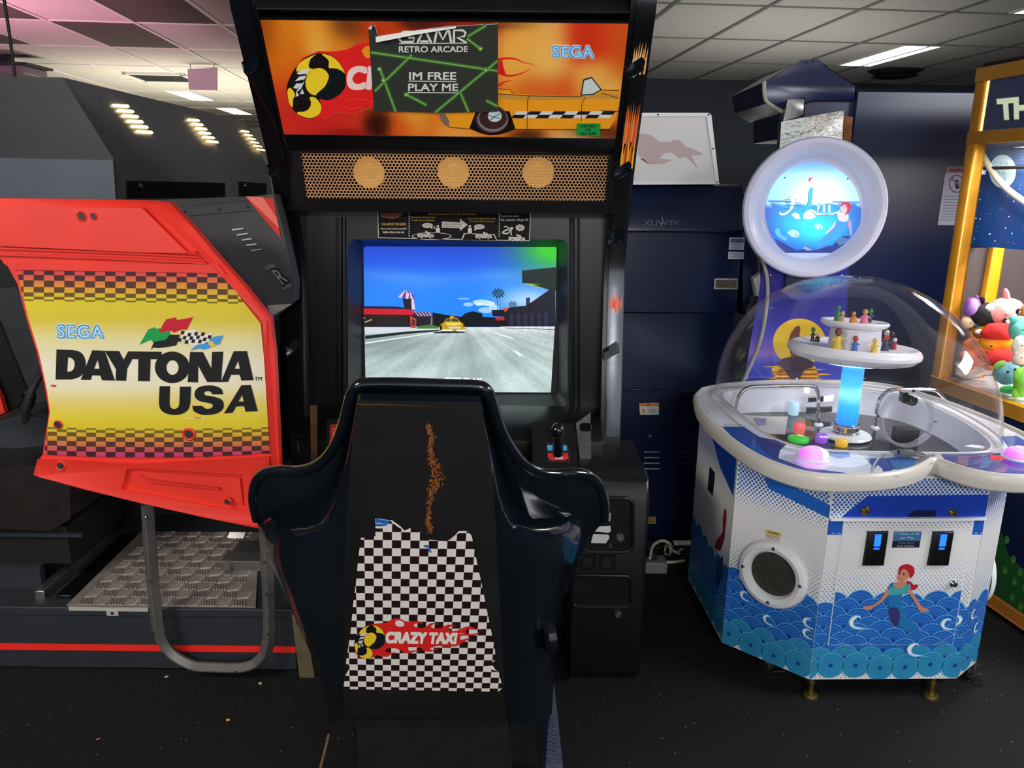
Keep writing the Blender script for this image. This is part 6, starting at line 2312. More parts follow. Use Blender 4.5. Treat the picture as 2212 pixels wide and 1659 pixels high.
RI = inset(RO, 0.026)
if not (min(p[0] for p in RI) > min(p[0] for p in RO)):
    RI = inset(RO, -0.026)
sgn = 1 if min(p[0] for p in inset(RO, 0.01)) > min(p[0] for p in RO) else -1
mb = MB().use(mat('ivory moulded rim', (206, 202, 192), 0.35, noise=0.04, nscale=4))
rws = []
for d, z in ((0.020, ZR - 0.052), (0.008, ZR - 0.052), (0.001, ZR - 0.046), (-0.003, ZR - 0.028), (-0.002, ZR - 0.010), (0.002, ZR - 0.003), (0.006, ZR), (0.011, ZR), (0.011, ZR - 0.012)):
    rws.append([Vector((x, y, z)) for x, y in inset(RO, d * sgn)])
mb.rows(rws, True)
rimo = Q.part('rim', mb)
# clear counter with printed sheet beneath; basin hole inside the dome
dome2 = [(0.724, 2.66), (0.726, 2.48), (0.732, 2.32), (0.752, 2.18), (0.79, 2.085), (0.86, 2.036), (1.0, 2.022), (1.12, 2.02), (1.28, 2.024), (1.37, 2.055), (1.43, 2.13), (1.465, 2.28), (1.475, 2.46), (1.45, 2.62), (1.37, 2.73), (1.2, 2.785), (0.98, 2.785), (0.80, 2.755)]
DM = spline(dome2, 4, True)
DC = Vector((1.10, 2.40, 0))
hole = [(DC.x + (x - DC.x) * 0.93, DC.y + (y - DC.y) * 0.93) for x, y in DM]
ZC = ZR - 0.010
CT = Art(lambda u, v, h: Vector((u, v, ZC + h)))
CT.use(M['prt'])
CT.poly([(p.x, p.y) if hasattr(p, 'x') else p for p in inset(RO, 0.010 * sgn)], (206, 208, 214), 0, [hole])
# blue and white front counter print
front = [(x, y) for x, y in inset(RO, 0.010 * sgn)]
fzone = [(0.655, 2.28), (0.66, 2.10), (0.70, 1.958), (0.775, 1.878), (0.88, 1.866), (0.975, 1.884), (1.06, 1.926), (1.148, 1.998), (1.16, 2.004), (1.175, 1.994), (1.21, 1.92), (1.275, 1.88), (1.36, 1.88), (1.455, 1.945), (1.52, 2.055), (1.53, 2.22), (1.475, 2.21), (1.44, 2.115), (1.375, 2.04), (1.285, 2.008), (1.12, 2.004), (1.0, 2.006), (0.855, 2.02), (0.782, 2.07), (0.742, 2.17), (0.722, 2.28)]
CT.poly(fzone, (34, 74, 160), 1)
zcn = lambda p, s_=3.456: [(PZ(x, y, ZC).x, PZ(x, y, ZC).y) for x, y in zc(p, 3.456, 1540, 800)]
CT.poly(zcn([(290, 488), (560, 540), (620, 620), (600, 690), (480, 670), (380, 600)]), (40, 46, 120), 2)
CT.poly(zcn([(560, 545), (700, 575), (860, 590), (1040, 610), (1130, 650), (1190, 720), (1200, 790), (1000, 770), (800, 745), (700, 735), (600, 700), (490, 660), (500, 600)]), (232, 236, 242), 3)
CT.poly(zcn([(860, 590), (1010, 605), (1030, 650), (940, 660), (870, 640)]), (70, 100, 170), 4)
CT.poly(zcn([(1190, 790), (1200, 740), (1230, 710), (1265, 740), (1275, 795)]), (236, 238, 240), 4)
CT.poly(zcn([(1300, 660), (1440, 640), (1560, 680), (1580, 720), (1480, 760), (1350, 740)]), (40, 110, 180), 4)
CT.poly(zcn([(1340, 745), (1390, 740), (1400, 790), (1290, 790)]), (200, 214, 224), 4)
CT.poly(zcn([(1560, 640), (1660, 630), (1640, 700), (1520, 740), (1500, 700)]), (130, 130, 140), 5)
CT.poly(zcn([(1720, 690), (1900, 690), (1990, 715), (1850, 720)]), (20, 50, 110), 4)
CT.poly(zcn([(1700, 620), (2200, 620), (2300, 760), (1950, 770), (1760, 720)]), (40, 70, 150), 2)
CT.poly(zcn([(2010, 630), (2080, 610), (2060, 730), (1990, 740)]), (70, 110, 170), 4)
CT.line(zcn(spline([(1185, 790), (1200, 720), (1240, 660), (1320, 615), (1400, 600)], 6)), 0.006, (190, 194, 198), 6)
ctr = Q.part('counter', CT, label='printed blue and white counter')
mb = MB().use(mat('red numeric display', (60, 10, 12), 0.3, emit=(255, 30, 40), es=2.5))
for x0 in (2072, 2140):
    for sgm in ([(x0, 650), (x0 + 50, 652)], [(x0 + 6, 664), (x0 + 58, 666)]):
        a, b = zcn(sgm)
        mb.tube([Vector((*a, ZC + .003)), Vector((*b, ZC + .003))], 0.003, 6)
Q.part('red_display', mb, parent=ctr, label='red lit digits')
mb = MB().use(M['white_shelf'])
top_cover = mat_clear('clear counter sheet', (244, 248, 252), 1.45)
mb.use(top_cover)
i = mb.add([Vector((x, y, ZR + 0.0005)) for x, y in fzone])
CTl = [[Vector((x, y, ZR + 0.0005)) for x, y in fzone]]
mb2 = MB().use(top_cover)
mb2.tris(CTl)
Q.part('counter_glass', mb2, parent=ctr)

# basin under the dome
ZF = 0.695
mb = MB().use(mat('white basin wall', (222, 222, 228), 0.25))
H3 = [Vector((x, y, ZC)) for x, y in hole]
mb.rows([[Vector((p.x, p.y, ZC + 0.001)) for p in H3], [Vector((DC.x + (p.x - DC.x) * .97, DC.y + (p.y - DC.y) * .97, ZF + 0.02)) for p in H3], [Vector((DC.x + (p.x - DC.x) * .95, DC.y + (p.y - DC.y) * .95, ZF)) for p in H3]], True)
basin = Q.part('basin', mb)
FL = Art(lambda u, v, h: Vector((u, v, ZF + h)))
fl2 = [(DC.x + (x - DC.x) * .95, DC.y + (y - DC.y) * .95) for x, y in hole]
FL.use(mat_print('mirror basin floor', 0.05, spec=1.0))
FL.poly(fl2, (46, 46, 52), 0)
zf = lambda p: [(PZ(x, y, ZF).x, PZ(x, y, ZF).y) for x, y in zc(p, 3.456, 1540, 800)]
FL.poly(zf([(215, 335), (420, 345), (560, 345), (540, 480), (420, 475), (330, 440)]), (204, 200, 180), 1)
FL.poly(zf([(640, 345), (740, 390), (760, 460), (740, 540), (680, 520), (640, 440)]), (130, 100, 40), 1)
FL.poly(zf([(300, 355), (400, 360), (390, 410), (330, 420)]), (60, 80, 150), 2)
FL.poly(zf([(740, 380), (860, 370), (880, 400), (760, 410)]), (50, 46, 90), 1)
Q.part('basin_floor', FL, parent=basin, label='mirror-dark basin floor')
# vents in the back wall
for (x0, y0, x1, y1) in ((705, 200, 905, 245), (695, 275, 890, 330)):
    P_ = planeY(2.68)
    q = zc([(x0, y0), (x1, y0 - 6), (x1, y1 - 20), (x0, y1)], 3.456, 1540, 800)
    mb = MB().use(M['chrome'])
    mb.prism([P_.at(*p) for p in q], (0, 0.006, 0))
    mb.use(M['slate'])
    cx, cy = sum(p[0] for p in q) / 4, sum(p[1] for p in q) / 4
    mb.prism([P_.at(cx + (p[0] - cx) * .92, cy + (p[1] - cy) * .7, 0.002) for p in q], (0, 0.002, 0))
    Q.part('vent_plate', mb, parent=basin)

# dome
HD_ = 0.445
mdome = mat_clear('clear acrylic dome', (254, 254, 255), 1.42, 0.015, haze=0.006)
mb = MB().use(mdome)
rws = []
mr = 13
for j in range(mr + 1):
    t = math.pi / 2 * j / mr
    s = max(1e-4, math.cos(t)) ** 0.92
    z = ZR + 0.002 + HD_ * math.sin(t)
    rws.append([Vector((DC.x + (x - DC.x) * s - 0.02 * math.sin(t), DC.y + (y - DC.y) * s, z)) for x, y in DM])
mb.rows(rws, True)
dome = Q.part('dome', mb, angle=80)
sm = dome.modifiers.new('thickness', 'SOLIDIFY')
sm.thickness = 0.004
mb = MB().use(mat('clear dome foot', (196, 198, 200), 0.2))
mb.tube([Vector((x, y, ZR + 0.003)) for x, y in DM], 0.0035, 6, True)
Q.part('dome_foot', mb, parent=dome)

# lit pillar, carousel shelves
cp = PZ(1826, 937, ZF + 0.012)
kx, ky = cp.x, cp.y
mb = MB().use(M['white_shelf'])
mb.lathe([(0, 0.0), (0.078, 0.0), (0.082, 0.004), (0.078, 0.010), (0.03, 0.012)], (kx, ky, ZF + 0.004), n=40)
car = Q.part('carousel_base', mb)
mb = MB().use(M['chrome'])
mb.lathe([(0.030, 0), (0.042, 0.0), (0.044, 0.004), (0.041, 0.008), (0.041, 0.026), (0.044, 0.030), (0.042, 0.034), (0.030, 0.036)], (kx, ky, ZF + 0.016), n=40)
Q.part('chrome_collar', mb, parent=car)
tubebot, tubetop = ZF + 0.05, PY(1828, 795, ky).z
m_tube = bpy.data.materials.new('lit blue tube')
m_tube.use_nodes = True
nt = m_tube.node_tree
b = nt.nodes['Principled BSDF']
tc = nt.nodes.new('ShaderNodeTexCoord')
sx = nt.nodes.new('ShaderNodeSeparateXYZ')
rp = nt.nodes.new('ShaderNodeValToRGB')
nt.links.new(tc.outputs['Generated'], sx.inputs[0])
nt.links.new(sx.outputs['Z'], rp.inputs['Fac'])
es = rp.color_ramp.elements
es[0].position, es[0].color = 0.0, lin((0, 110, 220))
es[1].position, es[1].color = 1.0, lin((40, 120, 250))
for p, c in ((0.35, (30, 150, 235)), (0.55, (120, 205, 250)), (0.72, (60, 160, 245))):
    e = es.new(p)
    e.color = lin(c)
nt.links.new(rp.outputs['Color'], b.inputs['Base Color'])
nt.links.new(rp.outputs['Color'], b.inputs['Emission Color'])
b.inputs['Emission Strength'].default_value = 1.3
b.inputs['Roughness'].default_value = 0.15
mb = MB().use(m_tube)
mb.lathe([(0.0335, 0), (0.0335, tubetop - tubebot)], (kx, ky, tubebot), n=32)
Q.part('lit_tube', mb, parent=car, label='glowing blue tube')
# shelves, leaning slightly to the right
tilt = Vector((0.045, 0.062, 1)).normalized()
m_shelf = mat('white lit shelf ring', (236, 236, 240), 0.22)
zr0 = tubetop + 0.020
cc = Vector((PY(1842, 760, ky).x, ky, zr0))
mb = MB().use(m_shelf)
mb.lathe([(0.0, 0.002), (0.09, 0.0), (0.15, 0.005), (0.185, 0.014), (0.202, 0.030), (0.204, 0.040), (0.198, 0.052), (0.188, 0.058), (0.178, 0.056), (0.168, 0.049), (0.155, 0.046), (0.07, 0.046)], cc, tilt, 64)
sh1 = Q.part('lower_shelf', mb, parent=car)
mb = MB().use(mat('lit shelf underside', (255, 255, 255), 0.4, emit=(240, 246, 255), es=3.0))
mb.lathe([(0.0, -0.006), (0.085, -0.006), (0.092, -0.001), (0.088, 0.003)], cc, tilt, 40)
Q.part('lamp_disc', mb, parent=car, label='glowing white disc under the shelf')
mb = MB().use(mat('frosted drum', (214, 212, 222), 0.35))
mb.lathe([(0.080, 0.042), (0.076, 0.118)], cc, tilt, 40)
Q.part('drum', mb, parent=car)
c2_ = cc + tilt * 0.116 + Vector((-0.008, 0, 0))
mb = MB().use(m_shelf)
mb.lathe([(0.0, -0.004), (0.085, -0.002), (0.100, 0.006), (0.105, 0.014), (0.101, 0.020), (0.094, 0.019), (0.086, 0.012), (0.06, 0.010), (0, 0.010)], c2_, tilt, 48)
Q.part('upper_shelf', mb, parent=car)

# chrome guard rails and clear ring
for pts, lab in (([(1588, 905, .70), (1590, 872, .80), (1600, 850, .835), (1620, 837, .85), (1660, 834, .85), (1750, 833, .845), (1764, 842, .835), (1768, 862, .81), (1768, 918, .71)], None),
                 ([(1890, 925, .71), (1895, 880, .79), (1906, 855, .83), (1930, 842, .845), (2010, 842, .845), (2030, 850, .835), (2046, 872, .81), (2048, 893, .775)], None)):
    n = len(pts)
    path = []
    for k, (x, y, _) in enumerate(pts):
        t = k / (n - 1)
        Y = (2.36 + (0.16 * t if lab is None and x < 1800 else 0.0)) if False else None
        path.append((x, y, t))
    if pts[0][0] < 1800:
        ya, yb = PZ(pts[0][0], pts[0][1], ZF).y, PZ(pts[-1][0], pts[-1][1], ZF).y
    else:
        ya, yb = PZ(pts[0][0], pts[0][1], ZF).y, PZ(pts[-1][0], pts[-1][1], 0.74).y
    P3 = [PY(x, y, ya + (yb - ya) * (x - pts[0][0]) / (pts[-1][0] - pts[0][0])) for x, y, t in path]
    mb = MB().use(M['chrome'])
    mb.tube(spline(P3, 5), 0.0065, 10)
    Q.part('guard_rail', mb, parent=basin)
    for p in (P3[0], P3[-1]):
        mb = MB().use(M['white_shelf'])
        mb.lathe([(0, 0.012), (0.014, 0.010), (0.018, 0.0), (0, 0)], p - Vector((0, 0, 0.004)), n=20)
        Q.part('rail_foot', mb, parent=basin)
rc = PY(1959, 905, 2.075)
mb = MB().use(mat_clear('clear ring', (240, 244, 248), 1.7, 0.02, haze=0.12))
prof = [(0.072, -0.012), (0.080, -0.012), (0.080, 0.012), (0.072, 0.012), (0.072, -0.012)]
mb.lathe(prof, rc, (0.05, -1, 0.12), 48)
rg = Q.part('clear_ring', mb, parent=dome)
mb = MB().use(M['black_gloss'])
for a in (85, 175, 265, 355):
    a = math.radians(a)
    mb.ball(rc + Vector((0.082 * math.cos(a), 0.0, 0.082 * math.sin(a))), 0.0045, 8)
c = rc + Vector((-0.006, -0.006, 0.058))
mb.lathe([(0, 0.02), (0.012, 0.02), (0.014, 0.016), (0.014, -0.016), (0, -0.016)], c, (0.4, -1, 0), 20)
mb.box(c.x - 0.022, c.x - 0.008, c.y - 0.01, c.y + 0.012, c.z - 0.006, c.z + 0.022)
Q.part('lock_fitting', mb, parent=rg)
mb = MB().use(M['black_satin'])
a = PZ(1960, 958, ZF)
mb.box(a.x - 0.030, a.x + 0.035, a.y, a.y + 0.05, ZF + 0.002, ZF + 0.045)
Q.part('latch_box', mb, parent=basin)
mb = MB().use(M['chrome'])
a = PZ(1955, 982, ZR)
mb.box(a.x - 0.04, a.x + 0.045, a.y - 0.02, a.y + 0.01, ZR + 0.001, ZR + 0.008)
mb.box(a.x - 0.02, a.x + 0.02, a.y - 0.01, a.y + 0.006, ZR + 0.008, ZR + 0.014)
Q.part('hinge', mb, parent=dome)

# push buttons
for (x, y), lab in (((1757, 990), 'glowing pink and green push button'), ((2203, 990), 'glowing purple push button at the right edge')):
    p = PZ(x, y, ZR)
    mb = MB().use(M['white_shelf'])
    mb.lathe([(0.044, 0.0), (0.046, 0.004), (0.040, 0.007)], p, n=32)
    bt = Q.part('button_collar', mb, parent=ctr)
    m_b = bpy.data.materials.new('lit rainbow button')
    m_b.use_nodes = True
    nt = m_b.node_tree
    b = nt.nodes['Principled BSDF']
    tc = nt.nodes.new('ShaderNodeTexCoord')
    sx = nt.nodes.new('ShaderNodeSeparateXYZ')
    rp = nt.nodes.new('ShaderNodeValToRGB')
    nt.links.new(tc.outputs['Generated'], sx.inputs[0])
    nt.links.new(sx.outputs['X'], rp.inputs['Fac'])
    es = rp.color_ramp.elements
    es[0].position, es[0].color = 0.0, lin((190, 90, 255))
    es[1].position, es[1].color = 1.0, lin((255, 150, 190))
    for q_, c in ((0.35, (235, 140, 255)), (0.62, (255, 130, 240)), (0.8, (150, 240, 170))):
        e = es.new(q_)
        e.color = lin(c)
    nt.links.new(rp.outputs['Color'], b.inputs['Base Color'])
    nt.links.new(rp.outputs['Color'], b.inputs['Emission Color'])
    b.inputs['Emission Strength'].default_value = 1.2
    mb = MB().use(m_b)
    mb.lathe([(0.036, 0.006), (0.039, 0.012), (0.036, 0.020), (0.026, 0.027), (0.018, 0.028), (0.017, 0.031), (0.0, 0.031)], p, n=32)
    Q.part('button', mb, parent=bt, label=lab)

# round sign with dished white ring
sgc = PY(1757, 450, 2.78)
sax = Vector((-0.20, -1, 0.02)).normalized()
m_ring = mat('frosted white sign ring', (214, 214, 232), 0.25, emit=(150, 160, 255), es=0.05)
mb = MB().use(m_ring)
R0 = 0.242
mb.lathe([(0.10, -0.045), (0.168, -0.045), (0.176, -0.040), (0.186, -0.022), (0.202, 0.008), (0.222, 0.020), (0.236, 0.018), (0.242, 0.008), (0.240, -0.012), (0.222, -0.045), (0.20, -0.085), (0.0, -0.09)], sgc, sax, 72)
sign = Q.part('sign_ring', mb)
sp0 = Plane(sgc - sax * 0.040, sax)
SG = Art(lambda u, v, h: sp0.at(u, v, h))
m_sg = mat_print('backlit sea print', 0.3, glow=1.05, base=0.12)
SG.use(m_sg)
zs7 = lambda p: zc(p, 6.9125, 1640, 330)


def sea(u, v):
    x, y = 2 * u - 1, 2 * v - 1
    if v < 0.42:
        c = lerpc((40, 140, 250), (150, 225, 255), max(0, (v + 0.02) / 0.16))
        c = lerpc(c, (255, 255, 255), math.exp(-((u - .57) / .30) ** 2 - ((v - .36) / .20) ** 2) * 1.5)
    else:
        c = ramp([(0.42, (30, 160, 245)), (0.62, (20, 190, 250)), (0.8, (10, 130, 245)), (1.0, (10, 50, 170))], v)
        c = lerpc(c, (40, 250, 255), math.exp(-((u - .52) / .22) ** 2 - ((v - .66) / .16) ** 2))
        c = lerpc(c, (14, 60, 190), max(0, (abs(x) - 0.55) * 1.5))
    r = math.hypot(x, y)
    return c


cx_, cy_, rx_, ry_ = 1757.0, 458, 103, 108
NR, NA = 16, 72
prev = None
for j in range(NR):
    for k in range(NA):
        quad, cols = [], []
        for jj, k2 in ((j, k), (j, k + 1), (j + 1, k + 1), (j + 1, k)):
            rr, a = jj / NR, 2 * math.pi * k2 / NA
            u, v = 0.5 + 0.5 * rr * math.cos(a), 0.5 + 0.5 * rr * math.sin(a)
            v2 = v
            quad.append(SG.P(cx_ + rx_ * rr * math.cos(a), cy_ + ry_ * rr * math.sin(a), 0))
            cols.append(lin(sea(u, v2)))
        i = SG.add(quad)
        SG.face((i, i + 1, i + 2, i + 3), cols)
SG.poly(zs7([(130, 712), (400, 715), (480, 720), (480, 740), (300, 735), (140, 735)]), (30, 130, 225), 1)
SG.poly(zs7([(1080, 722), (1500, 728), (1510, 760), (1100, 745)]), (70, 160, 235), 1)
DKB = (30, 70, 130)
# drawn lettering of the machine's name: horizontal strokes, a tall figure stroke, and a curl
for l in ([(380, 698), (470, 702)], [(385, 740), (470, 742)], [(360, 782), (620, 790)], [(370, 838), (470, 840)], [(540, 705), (565, 703)], [(540, 745), (600, 738)], [(430, 655), (448, 678)]):
    SG.line(zs7(l), 1.1, DKB, 3)
SG.poly(zs7([(478, 710), (525, 708), (520, 780), (500, 840), (440, 900), (380, 935), (330, 945), (290, 912), (312, 878), (330, 905), (380, 900), (440, 860), (470, 800)]), (232, 250, 255), 2)
SG.line(zs7([(290, 912), (330, 942), (385, 938), (450, 900), (510, 830)]), 1.0, DKB, 3)
SG.poly(zs7([(760, 520), (805, 515), (800, 560), (790, 700), (780, 770), (720, 830), (650, 880), (650, 980), (615, 980), (620, 880), (520, 858), (640, 870), (700, 810), (725, 740), (728, 620), (750, 570)]), (20, 205, 225), 2)
SG.line(zs7([(755, 550), (735, 600), (728, 740), (700, 810), (640, 880)]), 1.1, (20, 110, 150), 3)
SG.poly(zs7([(750, 440), (790, 430), (790, 470), (820, 490), (800, 515), (750, 515), (730, 490)]), (240, 236, 240), 3)
SG.ell(*zs7([(775, 400)])[0], 4.6, 5.2, (236, 200, 214), 3, 14)
SG.poly(zs7([(735, 400), (748, 372), (790, 366), (800, 385), (770, 385), (750, 430), (710, 488), (740, 440)]), (176, 50, 100), 4)
SG.poly(zs7([(480, 920), (540, 890), (600, 920), (610, 990), (540, 985)]), (226, 245, 250), 2)
SG.poly(zs7([(660, 920), (720, 860), (780, 840), (850, 960), (760, 995), (660, 990)]), (226, 245, 250), 2)
SG.poly(zs7([(780, 880), (800, 840), (830, 870), (880, 905), (1000, 905), (1140, 890), (1220, 850), (1190, 900), (1110, 925), (950, 930), (850, 935)]), (236, 250, 255), 2)
SG.line(zs7([(783, 880), (850, 935), (960, 928), (1100, 915), (1220, 930)]), 1.0, DKB, 3)
SG.line(zs7([(800, 850), (812, 822), (828, 830), (815, 850)]), 0.9, DKB, 3)
SG.line(zs7([(1125, 810), (1160, 800), (1185, 822), (1140, 860)]), 0.9, DKB, 3)
SG.line(zs7([(1180, 745), (1200, 758), (1215, 730)]), 1.2, DKB, 3)
for x in (870, 950, 1030):
    SG.rect(*zs7([(x, 780)])[0], *zs7([(x + 34, 890)])[0], (226, 248, 255), 2)
SG.poly(zs7([(880, 885), (905, 810), (915, 870)]), (170, 80, 120), 3)
# swimmer at the right
SG.poly(spline(zs7([(1165, 930), (1330, 920), (1350, 1000), (1320, 1080), (1240, 1150), (1120, 1250), (1000, 1340), (860, 1420), (940, 1280), (1100, 1130), (1160, 1010)]), 3, True), (60, 160, 235), 3)
SG.poly(spline(zs7([(1170, 900), (1260, 890), (1330, 920), (1320, 1010), (1250, 1030), (1180, 1000)]), 3, True), (226, 220, 230), 4)
SG.poly(spline(zs7([(1140, 1030), (1120, 1110), (1000, 1210), (990, 1190), (1090, 1090), (1125, 1030)]), 3, True), (222, 208, 218), 4)
SG.poly(spline(zs7([(1330, 1010), (1370, 1020), (1385, 1210), (1365, 1240), (1345, 1150), (1325, 1080)]), 3, True), (190, 150, 190), 4)
SG.ell(*zs7([(1275, 825)])[0], 9.5, 11, (240, 196, 204), 5, 18)
SG.poly(spline(zs7([(1215, 800), (1225, 750), (1290, 730), (1350, 745), (1375, 800), (1350, 870), (1300, 925), (1280, 915), (1310, 860), (1300, 800), (1270, 775)]), 3, True), (196, 40, 90), 6)
for x in (1236, 1274):
    SG.ell(*zs7([(x, 806)])[0], 0.9, 1.3, (50, 30, 50), 7, 8)
# fish and reef
for x, y, s in ((520, 1205, 1.0), (890, 1105, 0.75)):
    SG.ell(*zs7([(x, y)])[0], 12 * s, 8 * s, (190, 240, 250), 3, 18, rot=0.3)
    SG.poly(zs7([(x - 75 * s, y - 10), (x - 105 * s, y - 40 * s), (x - 95 * s, y + 20 * s)]), (190, 240, 250), 3)
    SG.line(zs7([(x + 20 * s, y + 45 * s), (x + 35 * s, y + 5 * s)]), 1.2, (60, 70, 140), 4)
SG.poly(zs7([(230, 1280), (330, 1330), (420, 1380), (560, 1460), (640, 1440), (720, 1395), (790, 1460), (900, 1440), (1000, 1400), (1100, 1380), (1180, 1290), (1260, 1240), (1360, 1240), (1250, 1380), (1080, 1495), (400, 1495), (280, 1380)]), (14, 44, 140), 4)
SG.poly(zs7([(640, 1425), (700, 1395), (790, 1455), (720, 1460)]), (150, 170, 220), 5)
SG.poly(zs7([(1140, 1320), (1200, 1260), (1300, 1270), (1330, 1320), (1200, 1390)]), (80, 120, 180), 5)
SG.poly(zs7([(230, 1180), (250, 1120), (300, 1140), (330, 1220), (420, 1280), (400, 1320), (280, 1260)]), (90, 190, 240), 3)
SG.poly([(1696, 546), (1820, 546), (1800, 560), (1757, 566), (1716, 560)], (170, 190, 235), 6)
SG.ell(1695, 384, 2, 2, (20, 50, 120), 6, 10)
SG.ell(1831, 386, 2, 2, (20, 50, 120), 6, 10)
Q.part('sign_face', SG, parent=sign, label='backlit round sea picture')

# sign post with moonlit island print
pb_ = planeY(2.862)
BD = Art(lambda u, v, h: pb_.at(u, v, 0.001 + h))
BD.use(M['navy'])
BD.prism([pb_.at(x, y) for x, y in ((1648, 560), (1835, 560), (1832, 640), (1822, 832), (1602, 832), (1648, 700))], (0, 0.03, 0))
BD.use(mat_print('night sea print', 0.35, glow=0.10))
BD.grid([(1650, 566), (1833, 566), (1820, 830), (1606, 830)], 12, 24, lambda u, v: ramp([(0, (10, 18, 110)), (0.35, (30, 30, 130)), (0.6, (70, 66, 170)), (0.76, (150, 110, 190)), (0.82, (60, 70, 180)), (1, (40, 46, 150))], v), 0)
zp = lambda p: zc(p, 3.0219, 1480, 580)
BD.ell(*zp([(745, 480)])[0], 57, 51, (230, 190, 40), 1, 40)
BD.poly(zp([(670, 480), (690, 420), (720, 380), (745, 372), (752, 395), (745, 430), (770, 600), (700, 610)]), (120, 66, 50), 2)
BD.poly(zp([(595, 620), (640, 585), (700, 572), (770, 572), (835, 610), (830, 645), (780, 660), (740, 700), (720, 725), (690, 690), (640, 655)]), (66, 44, 60), 3)
for a, b, y in ((500, 860, 640), (560, 960, 690), (530, 900, 715), (570, 880, 738), (600, 920, 660), (545, 700, 675)):
    BD.poly(zp([(a, y), (640, y - 8), (b - 60, y - 6), (b, y), (b - 80, y + 6), (620, y + 8)]), (226, 170, 40), 2)
BD.poly(zp([(560, 650), (640, 640), (700, 660), (690, 740), (600, 740)]), (226, 170, 40), 2)
BD.poly(zp([(760, 650), (850, 640), (880, 740), (745, 740)]), (226, 170, 40), 2)
BD.poly(zp([(640, 655), (780, 660), (740, 730), (700, 735)]), (60, 40, 60), 4)
BD.line(zp(spline([(390, 690), (410, 640), (450, 650), (500, 700), (540, 715)], 5)), 1, (110, 120, 220), 2)
for x, y in ((400, 714), (727, 718)):
    BD.ell(*zp([(x, y)])[0], 2.2, 2.2, (220, 220, 230), 6, 10)
post = Q.part('sign_post', BD, label='sign post with moonlit island print')
mb = MB().use(M['cream'])
mb.tube(spline([pb_.at(x, y, 0.006) for x, y in ((1645, 560), (1652, 580), (1657, 610), (1655, 660), (1640, 740), (1602, 830))], 5), 0.007, 8)
Q.part('edge_trim', mb, parent=post)
for x, y in ((1664, 594), (1817, 595)):
    mb = MB().use(M['chrome'])
    mb.ball(pb_.at(x, y, 0.002), 0.005, 10)
    Q.part('screw', mb, parent=post)
mb = MB().use(M['navy'])
mb.box(sgc.x - 0.05, sgc.x + 0.05, 2.84, 2.88, sgc.z - 0.3, sgc.z + 0.1)
Q.part('post_back', mb, parent=post)

# little sweets in the basin
for x, y, c, h, lab in ((1725, 930, (250, 110, 110), 0.036, 'coral pink sweet cup behind the glossy green one'), (1724, 948, (60, 200, 60), 0.016, 'flat glossy green sweet near the lit button'),
                        (1773, 950, (150, 90, 220), 0.028, 'purple sweet cup left of the pillar base'), (1817, 958, (240, 190, 50), 0.024, 'yellow sweet cup in front of the pillar base'),
                        (1713, 890, (190, 226, 240), 0.05, 'clear pale blue cup at the back of the basin')):
    p = PZ(x, y + 6, ZF)
    mb = MB().use(mat('sweet', c, 0.25, emit=c, es=0.25))
    r = 0.020 if 'flat' not in lab else 0.034
    p.z = ZF + 0.001
    mb.lathe([(0, 0), (r * .9, 0), (r, h * .3), (r * .98, h * .8), (r * .8, h), (0, h)], p, n=24)
    single('sweet', lab, 'sweet', mb, p, 'sweets in the basin')

# plain toy figures standing on the two shelves
pal = dict(g=(40, 120, 60), t=(190, 150, 80), o=(206, 130, 50), p=(220, 120, 150), d=(50, 56, 84), y=(214, 180, 50), r=(170, 46, 44), b=(60, 100, 170), w=(210, 206, 200), n=(110, 66, 44), k=(40, 38, 42))


def figure(base, h, body, head, lab, wide=1.0):
    t = Thing('toy_figure', lab, 'toy figure', base, 'toy figures on the carousel')
    mb = MB().use(mat('painted toy', pal[body], 0.45, noise=0.2, nscale=60))
    w = h * 0.20 * wide
    mb.lathe([(0, 0), (w, 0), (w * 0.95, h * 0.08), (w * 0.75, h * 0.3), (w * 0.55, h * 0.55), (w * 0.3, h * 0.62), (0, h * 0.63)], base, n=14)
    t.part('body', mb)
    mb = MB().use(mat('painted toy', pal[head], 0.45, noise=0.2, nscale=60))
    mb.ball(base + Vector((0, 0, h * 0.80)), (h * 0.155, h * 0.155, h * 0.19), 12)
    t.part('head', mb)
    mb = MB().use(mat('painted toy', pal[body], 0.45))
    for s_ in (-1, 1):
        mb.tube([base + Vector((s_ * w * 0.45, -0.001, h * 0.55)), base + Vector((s_ * w * 1.1, -0.004, h * 0.42))], h * 0.045, 6)
    t.part('arms', mb)


